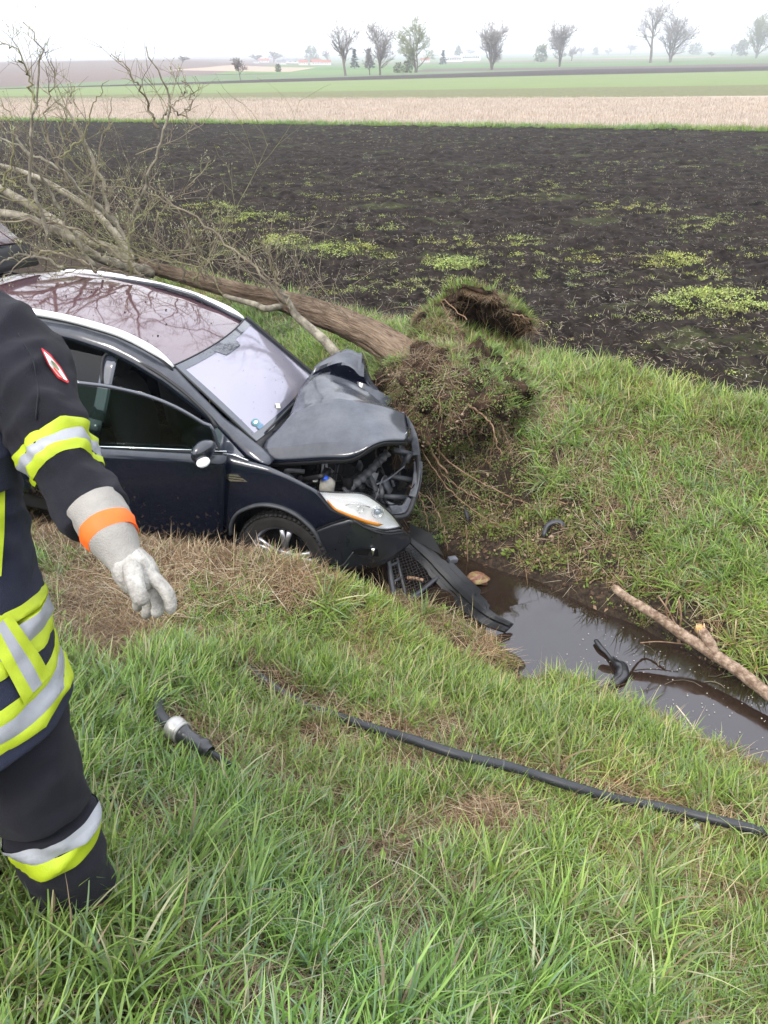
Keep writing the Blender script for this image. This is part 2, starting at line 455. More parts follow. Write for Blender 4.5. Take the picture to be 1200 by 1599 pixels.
# far fields: strips divided by straight boundaries
def Ln(a, b, h=HF):
    """linear form that is positive beyond the boundary running through two picture points"""
    p, q = hit(*a, h=h), hit(*b, h=h)
    n = np.array([-(q[1] - p[1]), q[0] - p[0]]); n /= np.linalg.norm(n)
    if n[1] < 0: n = -n
    return (n[0], n[1], -(n @ p[:2]))
def far_mat():
    m = bpy.data.materials.new('field_strips'); m.use_nodes = True
    t = m.node_tree; bs = t.nodes['Principled BSDF']
    geo = t.nodes.new('ShaderNodeNewGeometry')
    sep = t.nodes.new('ShaderNodeSeparateXYZ'); t.links.new(geo.outputs['Position'], sep.inputs[0])
    def math_(op, a, b):
        n = t.nodes.new('ShaderNodeMath'); n.operation = op
        for i, q in enumerate((a, b)):
            if isinstance(q, (int, float)): n.inputs[i].default_value = q
            else: t.links.new(q, n.inputs[i])
        return n.outputs[0]
    def nz(sc, sx=1, sy=1, det=4):
        mpn = t.nodes.new('ShaderNodeMapping'); mpn.inputs['Scale'].default_value = (sx, sy, 1)
        t.links.new(geo.outputs['Position'], mpn.inputs['Vector'])
        n = t.nodes.new('ShaderNodeTexNoise'); n.inputs['Scale'].default_value = sc; n.inputs['Detail'].default_value = det
        t.links.new(mpn.outputs[0], n.inputs['Vector']); return n.outputs['Fac']
    wob = nz(.12, 1, 1, 6)
    def step(L, wamp, soft=.5):
        a = math_('ADD', math_('MULTIPLY', sep.outputs[0], L[0]), math_('MULTIPLY', sep.outputs[1], L[1]))
        a = math_('ADD', a, L[2])
        a = math_('ADD', a, math_('MULTIPLY', math_('SUBTRACT', wob, .5), wamp))
        a = math_('DIVIDE', a, soft)
        n = t.nodes.new('ShaderNodeClamp'); t.links.new(a, n.inputs[0]); return n.outputs[0]
    def blend(f, A, B):
        mx = t.nodes.new('ShaderNodeMix'); mx.data_type = 'RGBA'; t.links.new(f, mx.inputs['Factor'])
        for i, q in ((6, A), (7, B)):
            if isinstance(q, tuple): mx.inputs[i].default_value = (*q, 1)
            else: t.links.new(q, mx.inputs[i])
        return mx.outputs[2]
    straw = blend(nz(3.0, 1, .35, 6), (.30, .24, .19), (.41, .345, .29))
    weedy = blend(nz(2.2, 1, .5, 8), (.10, .085, .06), (.20, .22, .11))
    green = blend(nz(.5, .3, 1, 6), (.135, .175, .075), (.20, .24, .115))
    green2 = blend(nz(.02, .3, 1, 5), (.11, .15, .085), (.16, .20, .11))
    c = (.085, .15, .03)                                    # grass verge before the stubble
    c = blend(step(Ln((0, 186), (1200, 199)), 1.5), c, straw)
    c = blend(step(Ln((0, 162), (1200, 149)), 3.0), c, weedy)
    c = blend(step(Ln((0, 150), (1200, 132)), 4.0, 2), c, green)
    c = blend(step(Ln((0, 139), (1200, 110)), 3.0), c, (.055, .045, .042))
    c = blend(step(Ln((0, 138), (1200, 98)), 4.0), c, green2)
    c = blend(step(Ln((0, 128), (1200, 92)), 6.0), c, (.075, .085, .05))
    c = blend(step(Ln((0, 126), (1200, 91.3)), 6.0), c, green)
    # far patchwork
    vor = t.nodes.new('ShaderNodeTexVoronoi'); vor.inputs['Scale'].default_value = .004
    mpn = t.nodes.new('ShaderNodeMapping'); mpn.inputs['Scale'].default_value = (.5, 1.6, 1); mpn.inputs['Rotation'].default_value = (0, 0, .3)
    t.links.new(geo.outputs['Position'], mpn.inputs['Vector']); t.links.new(mpn.outputs[0], vor.inputs['Vector'])
    sv = t.nodes.new('ShaderNodeSeparateColor'); t.links.new(vor.outputs['Color'], sv.inputs[0])
    rp = t.nodes.new('ShaderNodeValToRGB'); rp.color_ramp.interpolation = 'CONSTANT'
    E_ = rp.color_ramp.elements
    E_[0].color = (.11, .17, .07, 1); E_[1].position = .35; E_[1].color = (.15, .12, .10, 1)
    for p_, cc in ((.52, (.09, .14, .06)), (.68, (.26, .20, .15)), (.76, (.12, .10, .09)), (.88, (.13, .19, .08))):
        e = E_.new(p_); e.color = (*cc, 1)
    t.links.new(sv.outputs[0], rp.inputs['Fac'])
    far = rp.outputs['Color']
    fs = math_('GREATER_THAN', sep.outputs[1], 330)
    c = blend(fs, c, far)
    L1 = Ln((0, 136), (330, 117)); f1 = step(L1, 8, 3)
    p1, p2 = hit(330, 117, h=HF), hit(395, 107, h=HF)
    nx = np.array([p2[1] - p1[1], -(p2[0] - p1[0])]); nx /= np.linalg.norm(nx); nx = -nx if nx[0] > 0 else nx
    f2 = step((nx[0], nx[1], -(nx @ p1[:2])), 6, 3)
    brown = blend(nz(.012, 1, .6, 5), (.13, .10, .095), (.19, .15, .13))
    c = blend(math_('MULTIPLY', f1, f2), c, brown)
    q1, q2, q3 = hit(352, 108, h=HF), hit(428, 110, h=HF), hit(390, 111, h=HF)
    gx = math_('MULTIPLY', math_('GREATER_THAN', sep.outputs[0], float(min(q1[0], q2[0]) - 18)), math_('LESS_THAN', sep.outputs[0], float(max(q1[0], q2[0]) + 10)))
    gy = math_('MULTIPLY', math_('GREATER_THAN', sep.outputs[1], float(q3[1])), math_('LESS_THAN', sep.outputs[1], float(q3[1] + 170)))
    c = blend(math_('MULTIPLY', gx, gy), c, (.36, .27, .21))
    t.links.new(c, bs.inputs['Base Color'])
    bs.inputs['Roughness'].default_value = 1; bs.inputs['Specular IOR Level'].default_value = .05
    return m
NU2, NV2 = 260, 220
u = np.linspace(0, 1, NU2)[:, None]; v = np.linspace(0, 1, NV2)[None, :]
vv = (np.exp(v * 5.5) - 1) / (math.exp(5.5) - 1)
cx = np.sign(u - .5) * np.abs(2 * u - 1) ** 1.8
Bx = 75 * cx; By = line_y(Bx)
Ex = 3600 * cx; Ey = 5200 + 0 * cx
X = Bx * (1 - vv) + Ex * vv; Y = By * (1 - vv) + Ey * vv
Z = HF(X, Y)
FARM = far_mat()
o = gridmesh('distant_fields', X[::-1], Y[::-1], Z[::-1], FARM); tag(o, kind='structure')
# ground continuing sideways and behind the camera, below everything seen
gx = np.concatenate([np.linspace(-4000, -60, 12), np.linspace(-45, 45, 13), np.linspace(60, 4000, 12)])
gy = np.concatenate([np.linspace(-4000, -60, 8), np.linspace(-45, 30, 10), np.linspace(60, 4800, 10)])
X, Y = np.meshgrid(gx, gy, indexing='ij')
meadow_m = mat('meadow_ground', (.07, .11, .035), .95, noise=.3, nscale=.5, spec=.1)
o = gridmesh('open_ground', X, Y, np.where(np.abs(X) + np.abs(Y) < 95, -1.6, np.where(Y > 40, -3.2, 0.4)) + 0 * X, meadow_m); tag(o, kind='structure')

# water in the ditch
def water_mat():
    m = bpy.data.materials.new('murky_ditch_water'); m.use_nodes = True
    t = m.node_tree; bs = t.nodes['Principled BSDF']
    bs.inputs['Base Color'].default_value = (.022, .014, .010, 1)
    bs.inputs['Roughness'].default_value = .03
    bs.inputs['IOR'].default_value = 1.5
    bs.inputs['Specular IOR Level'].default_value = 1.0; bs.inputs['Specular Tint'].default_value = (.9, .93, 1, 1)
    tcn = t.nodes.new('ShaderNodeTexCoord')
    n = t.nodes.new('ShaderNodeTexNoise'); n.inputs['Scale'].default_value = 5; n.inputs['Detail'].default_value = 3
    t.links.new(tcn.outputs['Object'], n.inputs['Vector'])
    bp = t.nodes.new('ShaderNodeBump'); bp.inputs['Strength'].default_value = .12; bp.inputs['Distance'].default_value = .01
    t.links.new(n.outputs['Fac'], bp.inputs['Height']); t.links.new(bp.outputs['Normal'], bs.inputs['Normal'])
    # floating dust film
    n2 = t.nodes.new('ShaderNodeTexNoise'); n2.inputs['Scale'].default_value = 3; n2.inputs['Detail'].default_value = 8
    t.links.new(tcn.outputs['Object'], n2.inputs['Vector'])
    mr = t.nodes.new('ShaderNodeMapRange'); mr.inputs['From Min'].default_value = .45; mr.inputs['From Max'].default_value = .75
    mr.inputs['To Min'].default_value = .03; mr.inputs['To Max'].default_value = .22
    t.links.new(n2.outputs['Fac'], mr.inputs['Value']); t.links.new(mr.outputs[0], bs.inputs['Roughness'])
    return m
S, T = np.meshgrid(np.linspace(-8, 26, 120), np.linspace(3.3, 4.7, 10), indexing='ij')
X, Y = xy(S, T)
o = gridmesh('ditch_water', X, Y, 0 * X, water_mat()); tag(o, kind='structure')
# ------------------------------------------------------------------ car pose (needed for the footprint)
def _rot(y, p, r):
    cy, sy, cp, sp, cr_, sr = math.cos(y), math.sin(y), math.cos(p), math.sin(p), math.cos(r), math.sin(r)
    return np.array([[cy, -sy, 0], [sy, cy, 0], [0, 0, 1]]) @ np.array([[cp, 0, sp], [0, 1, 0], [-sp, 0, cp]]) @ np.array([[1, 0, 0], [0, cr_, -sr], [0, sr, cr_]])
RC = _rot(-0.25814021, 0.13485969, -0.09199463)
TC = np.array([-0.56423218, 5.39338105, -3.48945968]) + CAM
def to_car(P): return (np.atleast_2d(P) - TC) @ RC

# ------------------------------------------------------------------ scattering of small plants
def blades(n, rad, h, wdt, lean, cols, seg=4, curl=1.0, gen=rng, lie=0.0):
    """n grass blades; h=(min,max); lean=(min,max) tilt; cols = list of (colour, weight)"""
    V = []; Fq = []; C = []
    cw = np.array([c[1] for c in cols], float); cw /= cw.sum()
    for b in range(n):
        r = rad * math.sqrt(gen.random()); a = gen.random() * 6.283
        x0, y0 = r * math.cos(a), r * math.sin(a)
        L = gen.uniform(*h); d = gen.random() * 6.283 if gen.random() < .5 else a + gen.normal() * .6
        th = gen.uniform(*lean); bend = gen.uniform(.2, 1.3) * curl
        c = np.array(cols[gen.choice(len(cols), p=cw)][0]) * gen.uniform(.8, 1.2)
        wv = gen.uniform(*wdt)
        px_, pz = 0.0, 0.0
        sd = np.array([-math.sin(d), math.cos(d), 0]); tw = gen.normal() * .5
        base = len(V)
        z0 = lie * gen.random()
        for k in range(seg + 1):
            f = k / seg
            ww = wv * (1 - f ** 1.8) * .5 * (0.75 + .5 * min(1, f * 3))
            pos = np.array([x0 + px_ * math.cos(d), y0 + px_ * math.sin(d), pz + z0 - .004])
            sdk = sd * math.cos(tw * f) + np.array([math.cos(d), math.sin(d), 0]) * math.sin(tw * f)
            if k == seg: V.append(pos); C.append(c * 1.05)
            else:
                V.append(pos - sdk * ww); V.append(pos + sdk * ww)
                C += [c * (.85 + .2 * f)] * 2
            ang = min(th + bend * f * 1.1, 1.9 if lie == 0 else 1.62)
            px_ += L / seg * math.sin(ang); pz += L / seg * math.cos(ang)
        for k in range(seg - 1):
            i = base + 2 * k; Fq.append((i, i + 1, i + 3, i + 2))
        i = base + 2 * (seg - 1); Fq.append((i, i + 1, i + 2))
    return np.array(V), Fq, np.array(C)
def leaves(n, rad, hz, size, cols, gen=rng, up=.5):
    V = []; Fq = []; C = []
    for b in range(n):
        r = rad * math.sqrt(gen.random()); a = gen.random() * 6.283
        p = np.array([r * math.cos(a), r * math.sin(a), gen.uniform(0, hz)])
        s = gen.uniform(*size); d = np.array([gen.normal(), gen.normal(), gen.normal() * up + .1]); d /= np.linalg.norm(d)
        sd = np.cross(d, [0, 0, 1]); sd /= np.linalg.norm(sd) + 1e-6
        sd = sd * math.cos(.4) + np.array([0, 0, 1]) * gen.normal() * .3
        c = np.array(cols[gen.integers(len(cols))]) * gen.uniform(.75, 1.25)
        i = len(V)
        V += [p, p + d * s * .45 + sd * s * .3, p + d * s, p + d * s * .45 - sd * s * .3]; C += [c] * 4
        Fq.append((i, i + 1, i + 2, i + 3))
    return np.array(V), Fq, np.array(C)
def protos(cname, items, material):
    c = bpy.data.collections.new(cname)
    for k, (V, Fq, C) in enumerate(items):
        o = mesh_obj('%s_tuft' % cname, V, Fq, material, None, True, C)
        COL.objects.unlink(o); o.name = '%s_%02d' % (cname, k)
        c.objects.link(o)
    return c
def scatter(name, coll, P, scl, var, tint, rot=None, nrm=None, label=None, cat=None):
    n = len(P)
    me = bpy.data.meshes.new(name)
    me.vertices.add(n); me.vertices.foreach_set('co', np.asarray(P, np.float32).ravel())
    a = me.attributes.new('scl', 'FLOAT', 'POINT'); a.data.foreach_set('value', np.asarray(scl, np.float32))
    a = me.attributes.new('vid', 'INT', 'POINT'); a.data.foreach_set('value', np.asarray(var, np.int32))
    a = me.attributes.new('itint', 'FLOAT_VECTOR', 'POINT'); a.data.foreach_set('vector', np.asarray(tint, np.float32).ravel())
    if rot is None:
        rot = np.zeros((n, 3)); rot[:, 2] = rng.random(n) * 6.283
        if nrm is not None: rot[:, 0] = nrm[:, 0]; rot[:, 1] = nrm[:, 1]
    a = me.attributes.new('rt', 'FLOAT_VECTOR', 'POINT'); a.data.foreach_set('vector', np.asarray(rot, np.float32).ravel())
    o = bpy.data.objects.new(name, me); COL.objects.link(o)
    g = bpy.data.node_groups.new(name, 'GeometryNodeTree')
    g.interface.new_socket('Geometry', in_out='INPUT', socket_type='NodeSocketGeometry')
    g.interface.new_socket('Geometry', in_out='OUTPUT', socket_type='NodeSocketGeometry')
    N = g.nodes; L = g.links
    gi = N.new('NodeGroupInput'); go = N.new('NodeGroupOutput')
    ci = N.new('GeometryNodeCollectionInfo'); ci.inputs['Collection'].default_value = coll
    ci.inputs['Separate Children'].default_value = True; ci.inputs['Reset Children'].default_value = True
    ip = N.new('GeometryNodeInstanceOnPoints'); ip.inputs['Pick Instance'].default_value = True
    def na(nm, ty):
        x = N.new('GeometryNodeInputNamedAttribute'); x.data_type = ty; x.inputs['Name'].default_value = nm; return x.outputs[0]
    er = N.new('FunctionNodeEulerToRotation')
    L.new(na('rt', 'FLOAT_VECTOR'), er.inputs[0])
    L.new(gi.outputs[0], ip.inputs['Points']); L.new(ci.outputs[0], ip.inputs['Instance'])
    L.new(na('vid', 'INT'), ip.inputs['Instance Index']); L.new(er.outputs[0], ip.inputs['Rotation'])
    L.new(na('scl', 'FLOAT'), ip.inputs['Scale'])
    L.new(ip.outputs[0], go.inputs[0])
    md = o.modifiers.new('scatter', 'NODES'); md.node_group = g
    tag(o, label, cat, kind='stuff')
    return o

LEAF = leafmat('grass_blade', .40, .32)
DRY = leafmat('dry_blade', .7, .2)
GR = [((.195, .310, .058), 4), ((.135, .225, .042), 3.5), ((.280, .395, .095), 3), ((.210, .300, .145), 2.4), ((.42, .41, .23), 1.4), ((.30, .22, .13), .8)]
YG = [((.25, .30, .06), 3), ((.19, .25, .05), 2), ((.36, .33, .16), 2)]
ST = [((.40, .30, .18), 3), ((.29, .185, .10), 3.5), ((.52, .44, .31), 1.8), ((.16, .095, .052), 3.5)]
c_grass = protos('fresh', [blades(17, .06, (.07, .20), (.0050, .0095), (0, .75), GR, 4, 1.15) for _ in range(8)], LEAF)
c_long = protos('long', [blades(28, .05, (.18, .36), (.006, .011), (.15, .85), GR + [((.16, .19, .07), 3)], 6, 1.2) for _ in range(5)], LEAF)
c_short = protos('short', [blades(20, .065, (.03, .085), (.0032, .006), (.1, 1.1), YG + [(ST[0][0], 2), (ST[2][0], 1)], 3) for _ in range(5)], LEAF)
c_straw = protos('straw', [blades(26, .075, (.07, .19), (.0018, .0038), (1.1, 1.5), ST, 4, .25, lie=.022) for _ in range(6)], DRY)
c_moss = protos('moss', [leaves(34, .06, .03, (.008, .022), [(.13, .17, .03), (.10, .15, .03), (.17, .20, .05), (.2, .15, .08)]) for _ in range(4)], LEAF)
c_litter = protos('litter', [leaves(9, .08, .012, (.012, .04), [(.10, .06, .035), (.16, .10, .06), (.07, .04, .025), (.38, .28, .20)], up=.12) for _ in range(4)], DRY)
c_stub = protos('stubble', [blades(16, .35, (.13, .26), (.010, .018), (0, .35), [((.60, .52, .44), 3), ((.46, .38, .31), 2), ((.32, .25, .19), 1)], 2, .2) for _ in range(5)], DRY)
c_weed = protos('weed', [leaves(26, .10, .045, (.012, .035), [(.30, .36, .07), (.24, .31, .06), (.36, .38, .12)]) for _ in range(4)]
                + [blades(14, .05, (.03, .09), (.004, .007), (.2, .9), YG, 3) for _ in range(2)], LEAF)
c_bits = protos('bits', [blades(5, .12, (.03, .12), (.004, .008), (1.2, 1.6), [((.38, .32, .23), 3), ((.26, .20, .14), 2), ((.55, .50, .42), 1)], 3, .3, lie=.02) for _ in range(6)]
                + [blades(6, .05, (.04, .11), (.0025, .005), (.3, 1.2), [((.34, .31, .18), 2), ((.25, .27, .12), 2)], 3) for _ in range(2)], DRY)

def pmask(pp, ells):
    m = np.zeros(len(pp))
    for (cx_, cy_, rx, ry, wgt) in ells:
        d = ((pp[:, 0] - cx_) / rx) ** 2 + ((pp[:, 1] - cy_) / ry) ** 2
        m = np.maximum(m, wgt * np.clip(1.25 - d * .8, 0, 1))
    return m
def cand(n, s0, s1, t0, t1):
    s = rng.uniform(s0, s1, n); t = rng.uniform(t0, t1, n)
    x, y = xy(s, t); z = H(x, y)
    P = np.stack([x, y, z], 1); pp = to_px(P)
    ok = (pp[:, 2] > .25) & (pp[:, 0] > -330) & (pp[:, 0] < 1530) & (pp[:, 1] > -50) & (pp[:, 1] < 1800) & (z > .015)
    c = to_car(P)
    ok &= ~((np.abs(c[:, 1]) < .93) & (c[:, 0] > -3.5) & (c[:, 0] < .72) & (c[:, 2] > -.0))
    return P[ok], pp[ok], t[ok]
def slope_rot(P, k=.6):
    e = .06; hx = (HB(P[:, 0] + e, P[:, 1]) - HB(P[:, 0] - e, P[:, 1])) / (2 * e); hy = (HB(P[:, 0], P[:, 1] + e) - HB(P[:, 0], P[:, 1] - e)) / (2 * e)
    n = len(P); r = np.zeros((n, 3))
    hx = np.clip(hx, -1, 1); hy = np.clip(hy, -1, 1)
    r[:, 0] = np.arctan(hy) * k + rng.normal(0, .08, n); r[:, 1] = -np.arctan(hx) * k + rng.normal(0, .08, n)
    r[:, 2] = 0
    return r
# tufts are turned by choosing among pre-turned variants: rotation order keeps lean on the slope
def full_rot(P, k=.6):
    r = slope_rot(P, k); n = len(P)
    a = rng.random(n) * 6.283
    out = np.zeros((n, 3))
    cx_, sx = np.cos(r[:, 0]), np.sin(r[:, 0]); cy_, sy = np.cos(r[:, 1]), np.sin(r[:, 1])
    # R = Ry*Rx*Rz(a)  -> euler XYZ
    ca, sa = np.cos(a), np.sin(a)
    M = np.zeros((n, 3, 3))
    Rx = np.zeros((n, 3, 3)); Rx[:, 0, 0] = 1; Rx[:, 1, 1] = cx_; Rx[:, 1, 2] = -sx; Rx[:, 2, 1] = sx; Rx[:, 2, 2] = cx_
    Ry = np.zeros((n, 3, 3)); Ry[:, 1, 1] = 1; Ry[:, 0, 0] = cy_; Ry[:, 0, 2] = sy; Ry[:, 2, 0] = -sy; Ry[:, 2, 2] = cy_
    Rz = np.zeros((n, 3, 3)); Rz[:, 2, 2] = 1; Rz[:, 0, 0] = ca; Rz[:, 0, 1] = -sa; Rz[:, 1, 0] = sa; Rz[:, 1, 1] = ca
    M = Ry @ Rx @ Rz
    out[:, 1] = -np.arcsin(np.clip(M[:, 2, 0], -1, 1)); out[:, 0] = np.arctan2(M[:, 2, 1], M[:, 2, 2]); out[:, 2] = np.arctan2(M[:, 1, 0], M[:, 0, 0])
    return out
def vtint(P, base=1.0, amt=.30, warm=.17):
    n = len(P)
    a = fbm(P[:, 0] * 1.4, P[:, 1] * 1.4, 3, 21.) + rng.normal(0, .25, n) * .6
    b = fbm(P[:, 0] * .8, P[:, 1] * .8, 2, 33.) + rng.normal(0, .3, n) * .6
    v = base * (1 + amt * a)
    return np.clip(np.stack([v * (1 + warm * b), v, v * (1 - warm * b)], 1), .2, 2)

STRAWM = [(265, 865, 150, 46, 1), (165, 955, 115, 95, 1), (185, 1015, 60, 55, .9), (430, 905, 100, 30, .7), (570, 1020, 50, 30, .6),
          (750, 1290, 95, 42, .95), (640, 1205, 60, 25, .6), (380, 1555, 110, 55, .85), (620, 1480, 70, 35, .7), (700, 1400, 45, 25, .5), (540, 1330, 50, 30, .55), (110, 830, 90, 45, 1), (700, 1140, 60, 20, .5),
          (830, 1410, 60, 40, .6), (640, 1330, 60, 30, .5), (450, 1230, 60, 30, .5), (240, 1290, 50, 40, .6), (960, 1500, 60, 40, .5), (1150, 1420, 60, 30, .45), (320, 1010, 50, 25, .5), (500, 1165, 60, 28, .6), (60, 1330, 70, 60, .7), (560, 900, 60, 20, .5), (300, 1420, 40, 40, .4),
          (1030, 1340, 60, 25, .5), (880, 960, 20, 10, .4), (900, 660, 60, 30, .22), (870, 620, 50, 25, .25)]
SOILM = [(800, 800, 190, 95, .95), (900, 885, 150, 60, .95), (1080, 1000, 110, 55, .7), (760, 780, 130, 75, 1.1), (700, 850, 90, 80, 1.1), (850, 850, 130, 60, 1), (700, 700, 90, 90, 1.1), (930, 880, 80, 45, .85), (1040, 930, 70, 40, .6), (800, 700, 50, 30, .8),
         (1010, 820, 50, 30, .5), (760, 870, 60, 30, 1), (1080, 970, 60, 40, .5), (970, 950, 70, 40, .8), (1130, 1000, 60, 50, .6)]
LONGM = [(150, 1500, 210, 120, 1), (310, 1430, 130, 90, 1), (1110, 880, 100, 70, 1), (1190, 1000, 55, 75, 1), (925, 600, 50, 28, .9), (825, 600, 60, 40, .6),
         (1110, 670, 110, 40, .6), (700, 1500, 500, 130, .4), (1000, 1480, 250, 120, .45), (880, 710, 70, 60, .4)]
P, pp, t = cand(60000, -4.5, 9, -.2, 6.42)
straw = pmask(pp, STRAWM); soil = pmask(pp, SOILM) * (t > 4.2); longm = pmask(pp, LONGM)
n1 = fbm(P[:, 0] * 2.2, P[:, 1] * 2.2, 3, 41.)
mud = ((t > 4.2) & (t < 4.50)).astype(float)
nearw = ((t > 3.3) & (t < 3.75)).astype(float)
prob = np.clip(.95 - .97 * straw - 1.0 * soil - 1.0 * mud + .30 * n1 * (1 - straw) * (1 - np.clip(soil, 0, 1)), 0.015, 1) * np.where(t < 4, 1, .62)
prob *= np.where(pp[:, 1] > 1750, .4, 1)
_hb = np.array([(1300, 1320), (1200, 1301), (1085, 1273), (1000, 1255), (900, 1230), (790, 1196), (700, 1174), (600, 1143), (520, 1117), (440, 1082), (380, 1045)])
_dh = np.full(len(P), 1e9)
for _q in resamp(_hb, 90): _dh = np.minimum(_dh, np.hypot(pp[:, 0] - _q[0], (pp[:, 1] - _q[1] - 4) * 1.3))
prob *= np.clip((_dh - 12) / 30, .05, 1)   # trodden and flattened along the hose
_dc = np.full(len(P), 1e9)
for _q in ((252, 1095), (262, 1128), (285, 1146), (310, 1162), (340, 1183)): _dc = np.minimum(_dc, np.hypot(pp[:, 0] - _q[0], pp[:, 1] - _q[1] - 6))
prob *= np.clip((_dc - 16) / 30, .04, 1)
keep = rng.random(len(P)) < prob * np.clip(1.25 - pp[:, 2] * .05, .4, 1)
Pg = P[keep]; tg = t[keep]
s_ = .85 + .35 * rng.random(len(Pg)) + .35 * fbm(Pg[:, 0] * 1.7, Pg[:, 1] * 1.7, 2, 51.) - .25 * straw[keep]
s_ = np.clip(np.where(tg > 4, s_ * .95, s_ * .86), .35, 1.6); s_ = s_ * np.where((tg > 3.15) & (tg < 3.75) & (np.abs(Pg[:, 0] - .35) < .6), .5, 1.0)
isshort = rng.random(len(Pg)) < np.where(tg < 4, .33, .40) + .2 * fbm(Pg[:, 0] * 1.9, Pg[:, 1] * 1.9, 2, 61.) + .5 * (np.abs(tg - 3.5) < .15)
A = ~isshort
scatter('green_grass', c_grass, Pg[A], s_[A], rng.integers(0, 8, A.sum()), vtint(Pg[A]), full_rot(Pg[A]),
        label='fresh green spring grass covering both banks of the ditch', cat='grass')
B = isshort
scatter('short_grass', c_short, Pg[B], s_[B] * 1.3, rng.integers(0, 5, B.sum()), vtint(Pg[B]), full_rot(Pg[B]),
        label='short yellowish grass growing low between the green tufts', cat='grass')
k = rng.random(len(P)) < (longm * .10 + .004) * (1 - straw)
scatter('long_grass', c_long, P[k], rng.uniform(.55, 1.05, k.sum()) * np.where(t[k] > 4, .8, 1), rng.integers(0, 5, k.sum()), vtint(P[k], 1.0), full_rot(P[k], .8),
        label='long arching grass blades in loose tussocks on the banks', cat='grass')
k = rng.random(len(P)) < np.clip(.23 + .85 * straw + .05 * soil + .15 * n1 * (1 - soil), .02, 1) * (1 - .8 * mud) * (1 - .8 * np.clip(soil, 0, 1))
scatter('dead_straw', c_straw, P[k] + [0, 0, .004], rng.uniform(.7, 1.25, k.sum()), rng.integers(0, 6, k.sum()), vtint(P[k], .9, .3, .12), full_rot(P[k], 1.0),
        label='brown dead grass and straw matted on the bank', cat='straw')
k = rng.random(len(P)) < np.where(t > 4.25, .16 + .30 * np.clip(n1, 0, 1) + .30 * soil, .07) * (1 - mud * .7)
scatter('moss_cover', c_moss, P[k], rng.uniform(.6, 1.5, k.sum()), rng.integers(0, 4, k.sum()), vtint(P[k]), full_rot(P[k], 1.0),
        label='low yellow green moss and herbs on the bare bank soil', cat='moss')
k = rng.random(len(P)) < .02 + .12 * soil + .05 * mud + .04 * straw
scatter('leaf_litter', c_litter, P[k] + [0, 0, .006], rng.uniform(.6, 1.2, k.sum()), rng.integers(0, 4, k.sum()), vtint(P[k], .9, .4), full_rot(P[k], 1.0),
        label='small brown leaves and bark bits lying on the torn soil', cat='leaf litter')

c_stalk = protos('stalk', [blades(4, .04, (.14, .38), (.0018, .0032), (.2, 1.35), [(ST[0][0], 2), (ST[2][0], 2), ((.45, .42, .22), 1)], 5, .5) for _ in range(4)], DRY)
c_herb = protos('herb', [leaves(12, .05, .035, (.022, .05), [(.15, .22, .035), (.19, .26, .05), (.11, .17, .03)], up=.7) for _ in range(4)], LEAF)
P, pp, t = cand(9000, -4.5, 9, -.2, 6.42)
k = rng.random(len(P)) < .45
scatter('dry_stalks', c_stalk, P[k], rng.uniform(.6, 1.1, k.sum()), rng.integers(0, 4, k.sum()), vtint(P[k], 1., .25), full_rot(P[k]),
        label='pale dry stalks leaning through the grass on both banks', cat='dry stalks')
k = ~k & (rng.random(len(P)) < .35 + .4 * (t > 4.2))
scatter('broad_leaf_herbs', c_herb, P[k], rng.uniform(.5, 1.2, k.sum()), rng.integers(0, 4, k.sum()), vtint(P[k], 1., .25), full_rot(P[k]),
        label='broad leaved herbs low among the grass on both banks', cat='herbs')

# ---- field: weeds, straw bits, stubble
def fcand(n, y1):
    # log-distributed in distance so the picture is covered evenly
    yy = np.exp(rng.uniform(math.log(4.5), math.log(y1), n)); xx = rng.uniform(-.75, .75, n) * yy
    t = tcoord(xx, yy); ok = (t > 6.5) & (yy < line_y(xx) - .3)
    xx, yy = xx[ok], yy[ok]; zz = H(xx, yy) + .025
    P = np.stack([xx, yy, zz], 1); return P, to_px(P)
P, pp = fcand(90000, 45)
row = fbm(P[:, 0] * .35, P[:, 1] * 1.9, 3, 71.) + .5 * fbm(P[:, 0] * .15, P[:, 1] * .5, 2, 72.)
WEEDM = [(442, 378, 40, 10, 1), (530, 389, 52, 11, 1), (712, 412, 48, 12, 1), (1050, 408, 60, 12, .8), (1130, 468, 110, 16, 1), (1110, 425, 60, 14, .5), (605, 400, 25, 6, .6),
         (815, 378, 35, 10, .6), (330, 325, 50, 10, .6), (590, 355, 40, 8, .5), (700, 378, 60, 10, .4), (1085, 350, 60, 12, .5), (915, 405, 25, 8, .4), (400, 340, 60, 12, .5), (980, 325, 70, 10, .3), (560,440,30,6,.2), (870,290,80,8,.3)]
wm = pmask(pp, WEEDM)
k = rng.random(len(P)) < np.clip((row - .20) * .65, 0.008, .4) * np.clip(pp[:, 2] / 14, .15, 1) + wm * np.clip(.75 + 1.6 * fbm(P[:, 0] * 3.1, P[:, 1] * 3.1, 3, 81.), 0, 1)
scatter('field_weeds', c_weed, P[k], rng.uniform(.5, 1.15, k.sum()) * (.75 + .5 * wm[k]), rng.integers(0, 6, k.sum()), vtint(P[k], 1.1, .25),
        label='yellow green weed seedlings in patches on the dark field', cat='weeds')
k = rng.random(len(P)) < .17 * np.clip(pp[:, 2] / 11, .35, 1)
scatter('field_straw', c_bits, P[k] + [0, 0, .012], rng.uniform(.4, 1.1, k.sum()), rng.integers(0, 8, k.sum()), vtint(P[k], .85, .4, .1), full_rot(P[k], 0),
        label='pale straw bits and dry stalks strewn over the ploughed soil', cat='straw')
nS = 36000
_d = hit(600, 154, h=HF)[1] - YS
xx = rng.uniform(-75, 75, nS); yy = line_y(xx) + .6 + rng.uniform(0, 1, nS) ** 1.25 * _d
ok = np.abs(xx) < yy * .72
xx, yy = xx[ok], yy[ok]
P = np.stack([xx, yy, HF(xx, yy)], 1)
